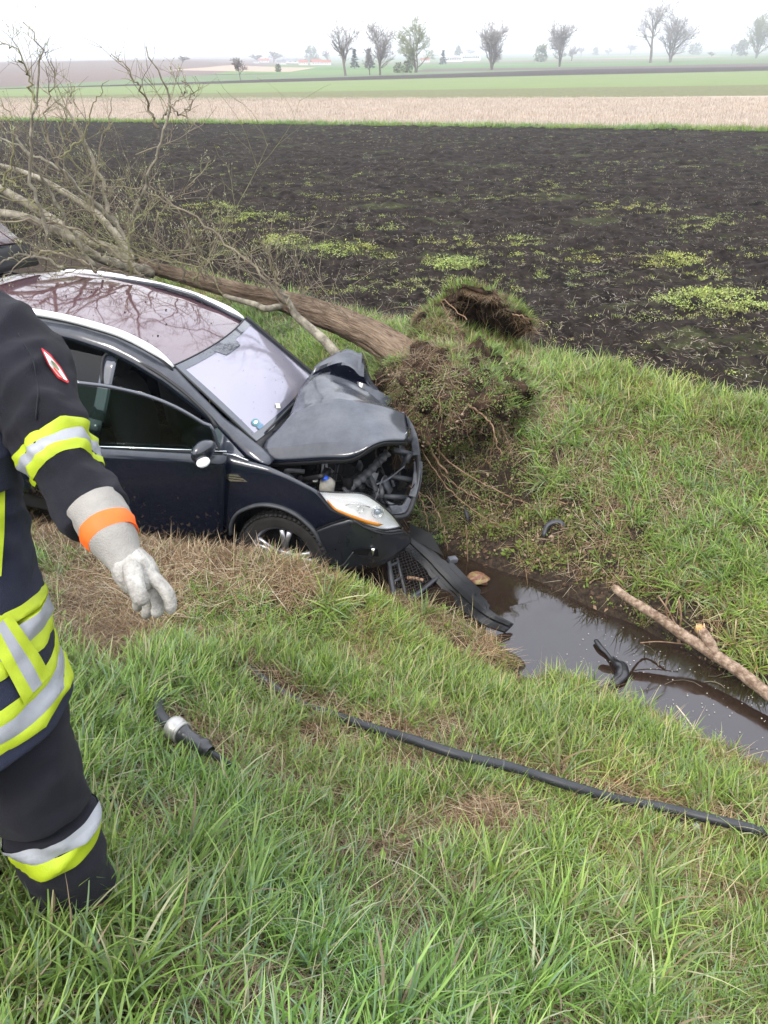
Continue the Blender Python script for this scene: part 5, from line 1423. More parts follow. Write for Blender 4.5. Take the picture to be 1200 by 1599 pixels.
# second glove
gl2 = empty('glove'); gl2.parent = man; P_(gl2)
c2 = Loft([atd(-228, 800, 1.95), atd(-222, 850, 1.90), atd(-215, 890, 1.87)], [.068, .055, .042], wr=.004, seed=61.0); c2.build('cuff', SUEDE, gl2, 16, 24, cap=False, subd=0); c2.band('cuff_band', ORG, gl2, .33, .56)
hm = MB(); hm.tube([atd(-216, 885, 1.87), atd(-208, 920, 1.86), atd(-204, 945, 1.86)], [.038, .043, .028], 14, flat=.7)
for k in range(5):
    x = -222 + k * 9
    hm.tube(catmull([atd(x, 930 - (30 if k == 4 else 0), 1.85 + .01 * k), atd(x + 4, 965 - (25 if k == 4 else 0), 1.84 + .01 * k), atd(x + 2, 990 - (25 if k == 4 else 3 * abs(k - 2)), 1.86)], 8), [.014] * 6 + [.012, .007], 10)
ho = hm.build('hand', LEATH, gl2); md = ho.modifiers.new('remesh', 'REMESH'); md.mode = 'VOXEL'; md.voxel_size = .004; md.use_smooth_shade = True
# head with helmet (above and left of the frame)
hd = atd(-175, 400, 2.10); b = MB(); b.tube([atd(-78, 470, 2.05), hd + [0, 0, -.05]], [.065, .06], 14); P_(b.build('neck', mat('skin', (.45, .27, .2), .55), man))
bm = bmesh.new(); bmesh.ops.create_icosphere(bm, subdivisions=4, radius=1)
fwd = np.array([.75, .62, -.2]); fwd /= np.linalg.norm(fwd); rt = np.cross(fwd, [0, 0, 1]); rt /= np.linalg.norm(rt); upv = np.cross(rt, fwd)
for v in bm.verts:
    x, y, z = v.co; X_ = x * .072; Y_ = y * .092; Z_ = z * .115
    if y > 0 and z < 0: X_ *= 1 - .25 * (-z); Y_ *= 1 - .08 * -z
    Y_ += .020 * math.exp(-(x / .16) ** 2 - ((z + .10) / .16) ** 2) * (y > 0) - .010 * (math.exp(-((abs(x) - .38) / .18) ** 2 - ((z - .08) / .12) ** 2)) * (y > 0) + .006 * math.exp(-(x / .3) ** 2 - ((z + .45) / .06) ** 2) * (y > 0)
    X_ += math.copysign(.014, x) * math.exp(-((abs(x) - .98) / .12) ** 2 - (z / .25) ** 2 - (y / .2) ** 2)
    v.co = Vector(hd + rt * X_ + fwd * Y_ + upv * Z_)
me = bpy.data.meshes.new('head'); bm.to_mesh(me); bm.free(); me.materials.append(MATS['skin'])
for p in me.polygons: p.use_smooth = True
o = bpy.data.objects.new('head', me); COL.objects.link(o); o.parent = man; P_(o)
b = MB(); P = []
for ph in np.linspace(.02, 1.62, 12):
    P.append([hd + upv * (.03 + .125 * math.cos(ph)) + (rt * .125 * math.cos(t) + fwd * .15 * math.sin(t)) * math.sin(ph) for t in np.linspace(0, 6.283, 33)[:-1]])
P.append([hd + upv * .015 + (rt * .15 * math.cos(t) + fwd * .19 * math.sin(t)) for t in np.linspace(0, 6.283, 33)[:-1]])
b.grid(np.array(P), closev=True); P_(solid(b.build('helmet', mat('fluorescent_helmet', (.6, .7, .05), .4), man), .006))
# ------------------------------------------------------------------ fallen willow with its torn root plate
def bark_mat(name, c1, c2, bs_, sc=(1, 1, 1), bump=1.0, dist=.02):
    m = bpy.data.materials.new(name); m.use_nodes = True
    t = m.node_tree; b = t.nodes['Principled BSDF']
    a = t.nodes.new('ShaderNodeAttribute'); a.attribute_name = 'tint'     # x: along, y: around
    mp_ = t.nodes.new('ShaderNodeMapping'); mp_.inputs['Scale'].default_value = sc
    t.links.new(a.outputs['Vector'], mp_.inputs['Vector'])
    n = t.nodes.new('ShaderNodeTexNoise'); n.inputs['Scale'].default_value = bs_; n.inputs['Detail'].default_value = 8; n.inputs['Roughness'].default_value = .7
    t.links.new(mp_.outputs[0], n.inputs['Vector'])
    tcn = t.nodes.new('ShaderNodeTexCoord'); n2 = t.nodes.new('ShaderNodeTexNoise'); n2.inputs['Scale'].default_value = 3; n2.inputs['Detail'].default_value = 5
    t.links.new(tcn.outputs['Object'], n2.inputs['Vector'])
    ad_ = t.nodes.new('ShaderNodeMath'); ad_.operation = 'MULTIPLY_ADD'; ad_.inputs[1].default_value = .6; t.links.new(n2.outputs['Fac'], ad_.inputs[0])
    t.links.new(n.outputs['Fac'], ad_.inputs[2])
    r = t.nodes.new('ShaderNodeValToRGB'); r.color_ramp.elements[0].position = .62; r.color_ramp.elements[0].color = (*c1, 1)
    r.color_ramp.elements[1].position = .98; r.color_ramp.elements[1].color = (*c2, 1)
    t.links.new(ad_.outputs[0], r.inputs['Fac']); t.links.new(r.outputs['Color'], b.inputs['Base Color'])
    b.inputs['Roughness'].default_value = .9; b.inputs['Specular IOR Level'].default_value = .2
    bp = t.nodes.new('ShaderNodeBump'); bp.inputs['Strength'].default_value = bump; bp.inputs['Distance'].default_value = dist
    t.links.new(n.outputs['Fac'], bp.inputs['Height']); t.links.new(bp.outputs['Normal'], b.inputs['Normal'])
    return m
BARK = bark_mat('furrowed_willow_bark', (.085, .052, .034), (.50, .37, .26), 1.0, (9.0, 20, 1), 1.0, .08)
BARK2 = mat('smooth_grey_bark', (.13, .115, .085), .85, c2=(.30, .27, .21), nscale=12, noise=.15, bump=.4, bscale=60, spec=.2)
TWIG = mat('twig_bark', (.13, .105, .075), .8, c2=(.27, .23, .16), nscale=5, spec=.25)
TWIGG = mat('olive_twig_bark', (.15, .14, .07), .8, c2=(.26, .25, .13), nscale=5, spec=.25)
ROOTM = mat('root_skin', (.14, .08, .045), .85, c2=(.30, .20, .13), nscale=20, spec=.2)
PEAT = mat('peat_root_soil', (.018, .012, .009), .95, c2=(.060, .038, .025), nscale=11, noise=.3, bump=1.0, bscale=45, spec=.1)
tree = empty('fallen_tree', hit(640, 560)); TIN = Matrix.Translation(-Vector(tree.location))
tag(tree, 'uprooted bare willow lying behind the dark blue car with its root ball torn out', 'tree')
def TP(o): o.parent = tree; o.matrix_parent_inverse = TIN; return o
def trunk_mesh(path, rad, name, m, seed=0, k=56, n=220, rough=.10):
    P = catmull(path, n); R_ = np.interp(np.linspace(0, 1, n), np.linspace(0, 1, len(rad)), rad)
    T = np.gradient(P, axis=0); T /= np.linalg.norm(T, axis=1)[:, None]; L = np.r_[0, np.cumsum(np.linalg.norm(np.diff(P, axis=0), axis=1))]
    a = np.array([0, 0, 1.0]); V = []; Cc = []
    th = np.arange(k) / k * 2 * math.pi; A_f = []; B_f = []
    for i in range(n):
        a = a - T[i] * (a @ T[i]); a /= np.linalg.norm(a); A_f.append(a); B_f.append(np.cross(T[i], a))
    A_f = np.array(A_f)[:, None, :]; B_f = np.array(B_f)[:, None, :]
    LL, TH = np.meshgrid(L, th, indexing='ij')
    nn = fbm3(np.stack([LL * 2.2 + seed, np.cos(TH) * 2.6, np.sin(TH) * 2.6 + seed], -1), 3)
    tw = TH + LL * .5
    n3 = 1 - 2 * np.abs(fbm3(np.stack([LL * 3 + seed, np.cos(tw) * 8, np.sin(tw) * 8], -1), 3))
    r = R_[:, None] * (1 + rough * nn * 1.8 + rough * .9 * (n3 - .6))
    V = (P[:, None, :] + r[..., None] * (np.cos(TH)[..., None] * A_f + np.sin(TH)[..., None] * B_f)).reshape(-1, 3)
    Cc = np.stack([LL, np.abs(TH / math.pi - 1) * 2, 0 * TH], -1).reshape(-1, 3)
    Fq = [(i * k + j, (i + 1) * k + j, (i + 1) * k + (j + 1) % k, i * k + (j + 1) % k) for i in range(n - 1) for j in range(k)]
    Fq += [tuple(range(k)), tuple((n - 1) * k + j for j in reversed(range(k)))]
    return TP(mesh_obj(name, V, Fq, m, None, True, np.array(Cc)))
def pth(l): return np.array([atY(*p) for p in l])
TK = pth([(690, 592, 6.36), (645, 566, 6.48), (612, 545, 6.58), (585, 527, 6.66), (550, 511, 6.74), (500, 490, 6.85), (440, 470, 6.98), (380, 457, 7.12), (330, 443, 7.24), (280, 430, 7.36), (235, 417, 7.46), (200, 402, 7.55)])
trunk_mesh(TK, [.20, .17, .145, .130, .117, .103, .086, .077, .071, .068, .066, .064], 'trunk', BARK, 0., rough=.14)
trunk_mesh(pth([(215, 408, 7.5), (170, 388, 7.55), (125, 370, 7.6), (70, 335, 7.7), (20, 305, 7.8), (-60, 262, 8.0), (-150, 220, 8.2)]), [.06, .046, .042, .038, .034, .028, .02], 'limb', BARK2, 3., 14, 60, .06)
trunk_mesh(pth([(240, 425, 7.42), (195, 415, 7.3), (150, 400, 7.2), (110, 372, 7.1), (75, 355, 7.05), (35, 338, 7.0), (-30, 330, 7.0), (-120, 330, 7.1)]), [.06, .045, .040, .038, .036, .032, .028, .018], 'limb', BARK2, 5., 14, 60, .06)
trunk_mesh(pth([(205, 402, 7.5), (165, 345, 7.7), (120, 312, 7.9), (60, 278, 8.1), (0, 258, 8.3), (-80, 240, 8.5)]), [.038, .034, .03, .027, .022, .016], 'limb', BARK2, 7., 12, 50, .06)
trunk_mesh(pth([(528, 556, 6.3), (505, 530, 6.38), (480, 508, 6.45), (462, 492, 6.5), (450, 470, 6.5), (436, 452, 6.5)]), [.045, .042, .038, .034, .026, .022], 'limb', BARK2, 9., 12, 40, .05)
trunk_mesh(pth([(440, 478, 6.9), (415, 482, 6.75), (400, 476, 6.85), (350, 462, 7.0)]), [.03, .03, .028, .02], 'limb', BARK2, 12., 10, 24, .05)
BR = [  # traced branches: (pixels x, y, distance), start radius
 ([(215, 410, 7.4), (203, 360, 7.2), (222, 305, 7.1), (243, 240, 7.0), (260, 185, 6.95), (262, 160, 6.95), (258, 128, 6.95), (240, 95, 6.9), (228, 72, 6.9)], .022),
 ([(247, 200, 7.0), (228, 160, 6.9), (208, 120, 6.8), (190, 95, 6.8), (172, 88, 6.8)], .012),
 ([(262, 160, 6.95), (288, 180, 7.0), (302, 145, 7.0), (283, 125, 7.0)], .008),
 ([(252, 185, 6.98), (275, 160, 7.0), (292, 140, 7.05)], .007),
 ([(85, 400, 6.7), (62, 335, 6.6), (48, 270, 6.55), (50, 190, 6.5), (60, 130, 6.5), (62, 85, 6.5), (52, 55, 6.5), (36, 34, 6.5)], .018),
 ([(55, 160, 6.5), (42, 118, 6.5), (30, 85, 6.45), (14, 70, 6.4), (-4, 72, 6.4)], .009),
 ([(215, 405, 7.6), (190, 368, 7.7), (168, 325, 7.8), (160, 280, 7.8), (140, 240, 7.9), (122, 200, 7.9), (95, 165, 7.9), (60, 130, 8.0)], .032),
 ([(180, 352, 7.2), (130, 300, 7.1), (90, 262, 7.0), (40, 235, 7.0), (-20, 200, 7.0)], .022),
 ([(150, 420, 6.9), (118, 370, 6.8), (85, 310, 6.7), (45, 245, 6.6), (10, 200, 6.6), (-20, 180, 6.6)], .020),
 ([(110, 290, 6.9), (82, 235, 6.8), (70, 180, 6.8), (85, 130, 6.8), (80, 90, 6.8)], .012),
 ([(160, 400, 7.0), (145, 330, 7.0), (150, 260, 7.0), (165, 205, 7.0), (175, 150, 7.0)], .011),
 ([(250, 420, 7.2), (240, 360, 7.1), (260, 320, 7.1), (300, 285, 7.1), (330, 250, 7.2)], .010),
 ([(445, 475, 6.6), (400, 420, 6.6), (350, 380, 6.7), (290, 330, 6.8), (230, 298, 6.9), (150, 288, 7.0)], .012),
 ([(440, 460, 6.5), (425, 420, 6.5), (412, 385, 6.5), (404, 365, 6.5)], .012),
 ([(443, 465, 6.5), (432, 425, 6.5), (422, 400, 6.45), (418, 382, 6.45)], .010),
 ([(462, 492, 6.5), (440, 455, 6.45), (405, 418, 6.4), (380, 400, 6.4)], .010),
 ([(290, 440, 7.0), (285, 400, 6.9), (298, 370, 6.85), (270, 320, 6.8), (235, 290, 6.8)], .012),
 ([(300, 440, 6.9), (320, 410, 6.8), (350, 395, 6.8), (380, 370, 6.8)], .007),
 ([(205, 440, 6.7), (202, 400, 6.6), (210, 350, 6.6), (250, 312, 6.6)], .012),
 ([(100, 420, 6.5), (60, 400, 6.4), (20, 400, 6.3), (-20, 425, 6.2)], .016),
 ([(150, 425, 6.4), (110, 400, 6.3), (50, 395, 6.2), (0, 440, 6.1)], .012),
 ([(240, 440, 6.8), (190, 425, 6.6), (120, 420, 6.4), (70, 440, 6.3)], .010),
 ([(220, 430, 6.9), (150, 375, 6.8), (90, 350, 6.7), (0, 345, 6.6), (-60, 350, 6.6)], .014),
 ([(60, 330, 6.9), (30, 290, 6.9), (0, 275, 6.9), (-40, 240, 6.9)], .012),
 ([(0, 300, 6.8), (20, 240, 6.8), (15, 190, 6.8), (0, 150, 6.8)], .010),
 ([(95, 245, 6.9), (130, 210, 7.0), (145, 165, 7.0), (170, 125, 7.0)], .008),
 ([(110, 230, 7.0), (100, 180, 7.0), (118, 140, 7.0)], .006),
 ([(330, 445, 7.2), (310, 400, 7.2), (318, 360, 7.2), (342, 320, 7.3)], .008),
]
rt_ = np.random.default_rng(12)
twb = MB(); twc = []; twg = MB()
def twig(p, d, L, r, depth, mb):
    n = 5; P = [p]; d = d / np.linalg.norm(d)
    bend = rt_.normal(0, .25, 3) + np.array([0, 0, .18])
    for k in range(n):
        d = d + bend * .35 + rt_.normal(0, .10, 3); d /= np.linalg.norm(d); P.append(P[-1] + d * L / n)
    P = np.array(P); mb.tube(P, np.linspace(r, r * .45, n + 1), 3, cap=False)
    if depth > 0:
        for k in range(rt_.integers(2, 5)):
            i = rt_.integers(1, n + 1); q = P[i]; side = rt_.normal(0, 1, 3); side -= d * (side @ d); side /= np.linalg.norm(side)
            dd_ = (P[i] - P[i - 1]); dd_ /= np.linalg.norm(dd_)
            twig(q, dd_ * .7 + side * .75 + [0, 0, .25], L * rt_.uniform(.35, .7), r * .6, depth - 1, mb)
    if rt_.random() < .55: twc.append((P[-1], d))
    if rt_.random() < .3: twc.append((P[-2], d))
for pl_, r in BR:
    P = catmull(pth(pl_), 26); P[1:-1] += rt_.normal(0, .012, (24, 3))
    b = MB(); b.tube(P, np.linspace(r, max(.0028, r * .22), 26), 6); TP(b.build('branch', BARK2 if r > .015 else (TWIG if rt_.random() < .6 else TWIGG)))
    n = int(6 + 250 * r)
    for k in range(n):
        i = int(3 + 21 * rt_.random() ** 1.35); d = P[min(25, i + 1)] - P[i - 1]; d /= np.linalg.norm(d)
        side = rt_.normal(0, 1, 3); side -= d * (side @ d); side /= np.linalg.norm(side)
        twig(P[i], d * .6 + side * .8 + [0, 0, .3], rt_.uniform(.12, .48) * (1.15 - i / 30), rt_.uniform(.0022, .0042), 2 if rt_.random() < .5 else 1, twb if rt_.random() < .6 else twg)
# tangle of fine twigs round the crown and over the back of the roof
for k in range(95):
    px = rt_.uniform(-120, 330); py = rt_.uniform(240, 425) if px < 220 else rt_.uniform(380, 440)
    p = atY(px, py, rt_.uniform(6.5, 8.0)); 
    if p[2] < H(p[0], p[1]): p[2] = H(p[0], p[1]) + .05
    d = rt_.normal(0, 1, 3) * [1, .6, .35] + [-.6, .2, .15]
    twig(p, d, rt_.uniform(.35, 1.0), rt_.uniform(.003, .007), 2, twb if rt_.random() < .55 else twg)
# twigs leaving the trunk
for k in range(46):
    i = rt_.integers(3, 10); p = TK[i] + (TK[min(10, i + 1)] - TK[i]) * rt_.random(); d = rt_.normal(0, 1, 3) * [.8, .5, .4] + [-.5, -.1, .5]
    twig(p, d, rt_.uniform(.2, .7), rt_.uniform(.003, .005), 1, twb)
o = TP(twb.build('fine_twigs', TWIG)); o['kind'] = 'stuff'
o = TP(twg.build('fine_twigs', TWIGG)); o['kind'] = 'stuff'
# pale catkins and buds
cb = MB()
for p, d in twc[:2600]:
    s_ = rt_.uniform(.004, .010); e = np.eye(3) * s_ * .5; q = p + d * s_
    V = [q + d * s_ * 1.6, q - d * s_, q + e[0], q - e[0], q + e[1], q - e[1]]
    cb.add(np.array(V), [(0, 2, 4), (0, 4, 3), (0, 3, 5), (0, 5, 2), (1, 4, 2), (1, 3, 4), (1, 5, 3), (1, 2, 5)])
o = TP(cb.build('catkins', mat('pale_catkin', (.33, .34, .20), .8))); o['kind'] = 'stuff'

# ---- root ball: a mound of sod in front, a torn hollow shell above it
def blob(C, R_, seed, amp, name, m, fl=0.0, n=90, k=90, cut=None):
    C = np.array(C, float); R_ = np.array(R_, float)
    th, ph = np.meshgrid(np.linspace(0, 2 * np.pi, k, endpoint=False), np.linspace(.02, np.pi - .02, n), indexing='ij')
    D = np.stack([np.cos(th) * np.sin(ph), np.sin(th) * np.sin(ph), np.cos(ph)], -1)
    q = D * 1.6 + seed
    r = 1 + amp * fbm3(q * 1.2, 3) + amp * .5 * fbm3(q * 4, 3) + amp * .22 * fbm3(q * 13, 2)
    P = C + D * R_ * r[..., None]
    if cut is not None: P = cut(P, D)
    b = MB(); b.grid(P, closeu=True); o = TP(b.build(name, m)); return o, P, D
CB = atY(702, 632, 6.08)
def cutA(P, D):     # undercut on the ditch side
    z0 = CB[2] - .10
    f = np.clip((z0 - P[..., 2]) / .3, 0, 1) * (P[..., 1] < CB[1] + .1)
    P[..., 1] += f * .28; return P
o, PB, DB = blob(CB, (.62, .46, .50), 2.0, .50, 'root_ball', PEAT, cut=cutA)
CB2 = atY(652, 585, 6.40); o2, PB2, DB2 = blob(CB2, (.32, .30, .25), 6.0, .5, 'root_ball', PEAT, n=50, k=50)
CB3 = atY(686, 540, 6.62); o3, PB3, DB3 = blob(CB3, (.20, .24, .22), 9.0, .5, 'root_ball', PEAT, n=50, k=50)
CS = atY(746, 532, 6.80); RS = .41
ax_ = np.array([.22, -.97, .02]); ax_ /= np.linalg.norm(ax_); e1 = np.cross(ax_, [0, 0, 1]); e1 /= np.linalg.norm(e1); e2 = np.cross(e1, ax_)
P = []; U = np.linspace(.0, 1, 40)
for a in U:
    row = []
    for t in np.linspace(0, 2 * np.pi, 80, endpoint=False):
        al = math.pi - a * (1.50 + .22 * math.sin(3 * t + 1) + .12 * math.sin(7 * t)); D = ax_ * math.cos(al) + math.sin(al) * (e1 * math.cos(t) + e2 * math.sin(t))
        r = RS * (1 + .30 * fbm3(D * 2.2 + 5, 3) + .12 * fbm3(D * 8 + 2, 2)) * (1.12 if D[2] < 0 else 1)
        row.append(CS + D * r * np.array([1.22, 1, .95]))
    P.append(row)
PS = np.array(P); PS -= ax_ * (.35 * np.clip(-((PS - CS) @ ax_), 0, 1))[..., None]; b = MB(); b.grid(PS, closev=True); so_ = TP(b.build('root_plate', PEAT)); solid(so_, .035, 1.0)
# grass, straw, moss growing on it (placed on the outer, upper surfaces)
def onto(Pg, Dg, nn, fn):
    i = rt_.integers(0, Pg.shape[0], nn); j = rt_.integers(0, Pg.shape[1], nn)
    P = Pg[i, j] + rt_.normal(0, .01, (nn, 3)); D = Dg[i, j]; ok = fn(P, D); return P[ok], D[ok]
def align(D, k=1.0):
    """rotation that turns a tuft's up axis towards D"""
    out = np.zeros((len(D), 3))
    for i, d in enumerate(D):
        v = Vector(d * k + np.array([0, 0, 1 - k * .6])).normalized()
        q = v.to_track_quat('Z', 'Y'); from_ = Matrix.Rotation(rt_.random() * 6.28, 3, 'Z'); e = (q.to_matrix() @ from_).to_euler(); out[i] = e
    return out
gP = []; gR = []; sP = []; sR = []; mP = []; mR = []; lP = []; lR = []
P, D = onto(PB, DB, 1900, lambda P, D: D[:, 2] > -.25)
gr_ = (D[:, 2] > .15) & (rt_.random(len(P)) < np.clip(.25 + (P[:, 0] - CB[0]) * 1.4, .05, .9)); gP.append(P[gr_]); gR.append(align(D[gr_], .7))
st_ = ~gr_ & (rt_.random(len(P)) < .38); sP.append(P[st_]); sR.append(align(D[st_], 1.0))
for PP_, DD_, n_ in ((PB2, DB2, 520), (PB3, DB3, 420)):
    P, D = onto(PP_, DD_, n_, lambda P, D: D[:, 2] > -.3); g_ = rt_.random(len(P)) < .45; gP.append(P[g_]); gR.append(align(D[g_], .8)); sP.append(P[~g_]); sR.append(align(D[~g_], 1.0))
    P, D = onto(PP_, DD_, n_ // 2, lambda P, D: D[:, 2] < .9); mP.append(P); mR.append(align(D, 1.0))
P, D = onto(PB, DB, 1500, lambda P, D: (D[:, 2] < .75)); mP.append(P); mR.append(align(D, 1.0))
P, D = onto(PB, DB, 700, lambda P, D: (D[:, 2] < .75)); lP.append(P); lR.append(align(D, 1.0))
DSn = PS - CS; DSn /= np.linalg.norm(DSn, axis=-1)[..., None]
i = rt_.integers(12, 40, 1300); j = rt_.integers(0, 80, 1300); P = PS[i, j] + DSn[i, j] * .04; D = DSn[i, j]; ok = D[:, 2] > .1
gg = ok & (rt_.random(1300) < .45); gP.append(P[gg]); gR.append(align(D[gg], .8)); ss_ = ok & ~gg; sP.append(P[ss_]); sR.append(align(D[ss_], 1.0))
j = rt_.integers(0, 80, 120); P = PS[-1, j]; up_ = P[:, 2] > CS[2] - .05; j = j[up_]; P = PS[-1, j]; D = DSn[-1, j]; sP.append(P); sR.append(align(D * [.4, .4, .1] + [0, 0, -.9], 1.6))
gP = np.concatenate(gP); gR = np.concatenate(gR); sP = np.concatenate(sP); sR = np.concatenate(sR); mP = np.concatenate(mP); mR = np.concatenate(mR); lP = np.concatenate(lP); lR = np.concatenate(lR)
def tparts(o): TP(o); del o['label']; o.pop('category', None); return o
for nm, c_, P, R2, nv, sc in (('sod_grass', c_grass, gP, gR, 6, .55), ('hanging_straw', c_straw, sP, sR, 6, .75), ('sod_moss', c_moss, mP, mR, 4, 1.0), ('root_litter', c_litter, lP, lR, 4, .8)):
    o = scatter(nm, c_, P, rt_.uniform(.6, 1.3, len(P)) * sc, rt_.integers(0, nv, len(P)), vtint(P, .62 if nm == 'hanging_straw' else .95, .3), R2, label='x', cat='x'); tparts(o)
# roots hanging from the ball
rb = MB()
for k in range(230):
    if k < 150:
        i = rt_.integers(0, 90); j = rt_.integers(25, 80); p = PB[i, j]; d = DB[i, j] * .6 + [0, -.1, -.4]
        if d[1] > .3: continue
    else:
        i = rt_.integers(8, 40); j = rt_.integers(0, 80); p = PS[i, j]; d = -DSn[i, j] * .4 + [.1, -.3, -.5] + rt_.normal(0, .3, 3)
    L = rt_.uniform(.08, .40); P = [p]; d = d / np.linalg.norm(d)
    for q in range(6):
        d = d + rt_.normal(0, .28, 3) + [0, 0, -.10]; d /= np.linalg.norm(d); P.append(P[-1] + d * L / 6)
    r = rt_.uniform(.0012, .0045); rb.tube(np.array(P), np.linspace(r, r * .4, 7), 4, cap=False)
o = TP(rb.build('fine_roots', ROOTM)); o['kind'] = 'stuff'
for pl_, r in (([(620, 560, 6.3), (640, 600, 6.0), (660, 650, 5.75), (672, 700, 5.6), (700, 740, 5.5)], .022), ([(650, 560, 6.3), (690, 580, 6.0), (700, 620, 5.7), (705, 655, 5.55)], .016),
               ([(655, 680, 5.7), (700, 720, 5.6), (760, 760, 5.5), (830, 790, 5.4), (880, 830, 5.2)], .008), ([(650, 690, 5.6), (690, 750, 5.45), (730, 790, 5.3), (790, 830, 5.2)], .007),
               ([(690, 740, 5.5), (740, 775, 5.4), (800, 790, 5.4)], .006), ([(654, 535, 6.2), (680, 560, 6.0), (720, 590, 5.7)], .008), ([(730, 630, 5.6), (765, 660, 5.5), (782, 712, 5.4)], .009),
               ([(650, 760, 5.3), (665, 800, 5.2), (670, 850, 5.1)], .006), ([(640, 760, 5.25), (680, 790, 5.2), (700, 860, 5.05)], .006), ([(800, 490, 6.6), (845, 502, 6.5)], .006), ([(730, 500, 6.5), (690, 470, 6.7), (740, 560, 6.2)], .005)):
    b = MB(); P = catmull(pth(pl_), 24) + rt_.normal(0, .006, (24, 3)); b.tube(P, np.linspace(r, r * .4, 24), 6); TP(b.build('root', ROOTM))
# ------------------------------------------------------------------ things lying about
def pin(o, root): o.parent = root; o.matrix_parent_inverse = Matrix.Translation(-Vector(root.location)); return o
rp_ = np.random.default_rng(5)
# torn-off bumper strip, leaning from the car's nose into the water
A_ = atY(640, 846, 4.98); B_ = atZ(797, 980, .03)
path = np.array([A_, atY(672, 880, 4.88) + [0, 0, .02], atY(715, 925, 4.66) + [0, 0, .02], atZ(758, 960, .10), B_])
P = catmull(path, 40); dirv = (B_ - A_) / np.linalg.norm(B_ - A_)
# cross profile (across, up), stepped like the photo's two-level strip
prof = [(-.085, -.010), (-.085, .022), (-.050, .030), (-.044, .012), (-.018, .014), (-.012, .040), (.020, .046), (.050, .040), (.056, .015), (.090, .010), (.090, -.004), (.0, -.012)]
acr = np.cross(dirv, [0, 0, 1]); acr /= np.linalg.norm(acr); acr = -acr; upp = np.cross(acr, dirv)
upp = upp if upp[2] > 0 else -upp
R3 = 0.45; acr2 = acr * math.cos(R3) + upp * math.sin(R3); up2 = -acr * math.sin(R3) + upp * math.cos(R3)
G = []
for i, p in enumerate(P):
    f = i / 39; wq = (1.0 if 9 < i < 30 else .86) * (1 - .25 * max(0, f - .85) / .15); wn = .002 * math.sin(f * 40)
    tip = 1.35 if .30 < f < .62 else (1.0 if f < .8 else .6)
    G.append([p + acr2 * (a * wq * (tip if a > .03 else 1) + wn * .3) + up2 * c for a, c in prof])
b = MB(); b.grid(np.array(G), closev=True); b.F.append(tuple(range(12))); b.F.append(tuple(range(39 * 12 + 11, 39 * 12 - 1, -1)))
bs_root = empty('bumper_strip', P[20]); tag(bs_root, 'long black bumper strip leaning from the car nose into the ditch water', 'bumper part')
pin(b.build('strip', mat('weathered_black_plastic', (.016, .0165, .018), .55, noise=.35, nscale=10, spec=.4), None, False), bs_root)
b = MB(); f3 = [P[0] + acr2 * .09, P[0] + acr2 * .10 + up2 * .02, P[6] + acr2 * .17 + up2 * .10, P[11] + acr2 * .13 + up2 * .02]
o = polyfill([P[0] + acr2 * .02 + up2 * .04, P[0] + acr2 * .08 + up2 * .12 - dirv * .05, P[4] + acr2 * .14 + up2 * .10, P[9] + acr2 * .10 + up2 * .03], MATS['weathered_black_plastic'], 'mounting_flange', None, .006); pin(o, bs_root)
for i in (1, 3): 
    b = MB(); b.tube([P[i] - acr2 * .055 + up2 * .028, P[i] - acr2 * .055 + up2 * .036], .010, 8); pin(b.build('screw_boss', GREYP), bs_root)
# grille frame with wire mesh, hanging under the nose
gr = empty('broken_grille', atY(640, 900, 4.8)); tag(gr, 'broken black grille frame with wire mesh hanging below the headlight', 'grille')
q = {'a': atY(605, 868, 4.75), 'b': atY(668, 850, 5.0), 'c': atY(700, 905, 4.85), 'd': atZ(618, 945, .06)}
def gp(u, v): return (q['a'] * (1 - u) + q['b'] * u) * (1 - v) + (q['d'] * (1 - u) + q['c'] * u) * v
b = MB()
for u_ in np.linspace(0.05, 1, 15): b.tube([gp(u_, v_) + rp_.normal(0, .003, 3) for v_ in np.linspace(0, 1, 8)], .0022, 4, cap=False)
for v_ in np.linspace(0, 1, 17): b.tube([gp(u_, v_) + rp_.normal(0, .003, 3) for u_ in np.linspace(0.05, 1, 8)], .0022, 4, cap=False)
pin(b.build('wire_mesh', BLACKP), gr)
b = MB(); b.tube([gp(0, v_) for v_ in np.linspace(0, 1.05, 8)], .022, 4, flat=.5); pin(b.build('frame_upright', GREYP), gr)
b = MB(); b.tube([gp(.20, v_) for v_ in np.linspace(.1, 1.0, 6)], .012, 4, flat=.5); pin(b.build('frame_upright', GREYP), gr)
for v_ in (.22, .55, .95):
    b = MB(); b.tube([gp(0, v_), gp(.2, v_ - .03)], .014, 4, flat=.6); pin(b.build('frame_bar', GREYP), gr)
b = MB(); b.tube(catmull([gp(0, 1.02), gp(.4, 1.02) + [0, 0, .02], gp(.8, .96) + [0, 0, .05], gp(1.02, .86)], 14), .018, 5, flat=.6); pin(b.build('frame_bar', GREYP), gr)
q2 = [atY(654, 805, 5.15), atY(672, 800, 5.25), atY(690, 848, 5.2), atY(672, 862, 5.1)]
b = MB()
for k in np.linspace(0, 1, 9):
    b.tube([q2[0] * (1 - k) + q2[1] * k, q2[3] * (1 - k) + q2[2] * k], .002, 4, cap=False); b.tube([q2[0] * (1 - k) + q2[3] * k, q2[1] * (1 - k) + q2[2] * k], .002, 4, cap=False)
pin(b.build('wire_mesh', BLACKP), gr)
b = MB(); b.tube([atY(636, 902, 4.72), atY(648, 903, 4.72), atY(661, 906, 4.72)], [.013, .012, .012], 8); tag(b.build('wood_stub', mat('peeled_wood', (.42, .25, .15), .8, noise=.2)), 'short peeled brown stick lying on the broken grille', 'stick')
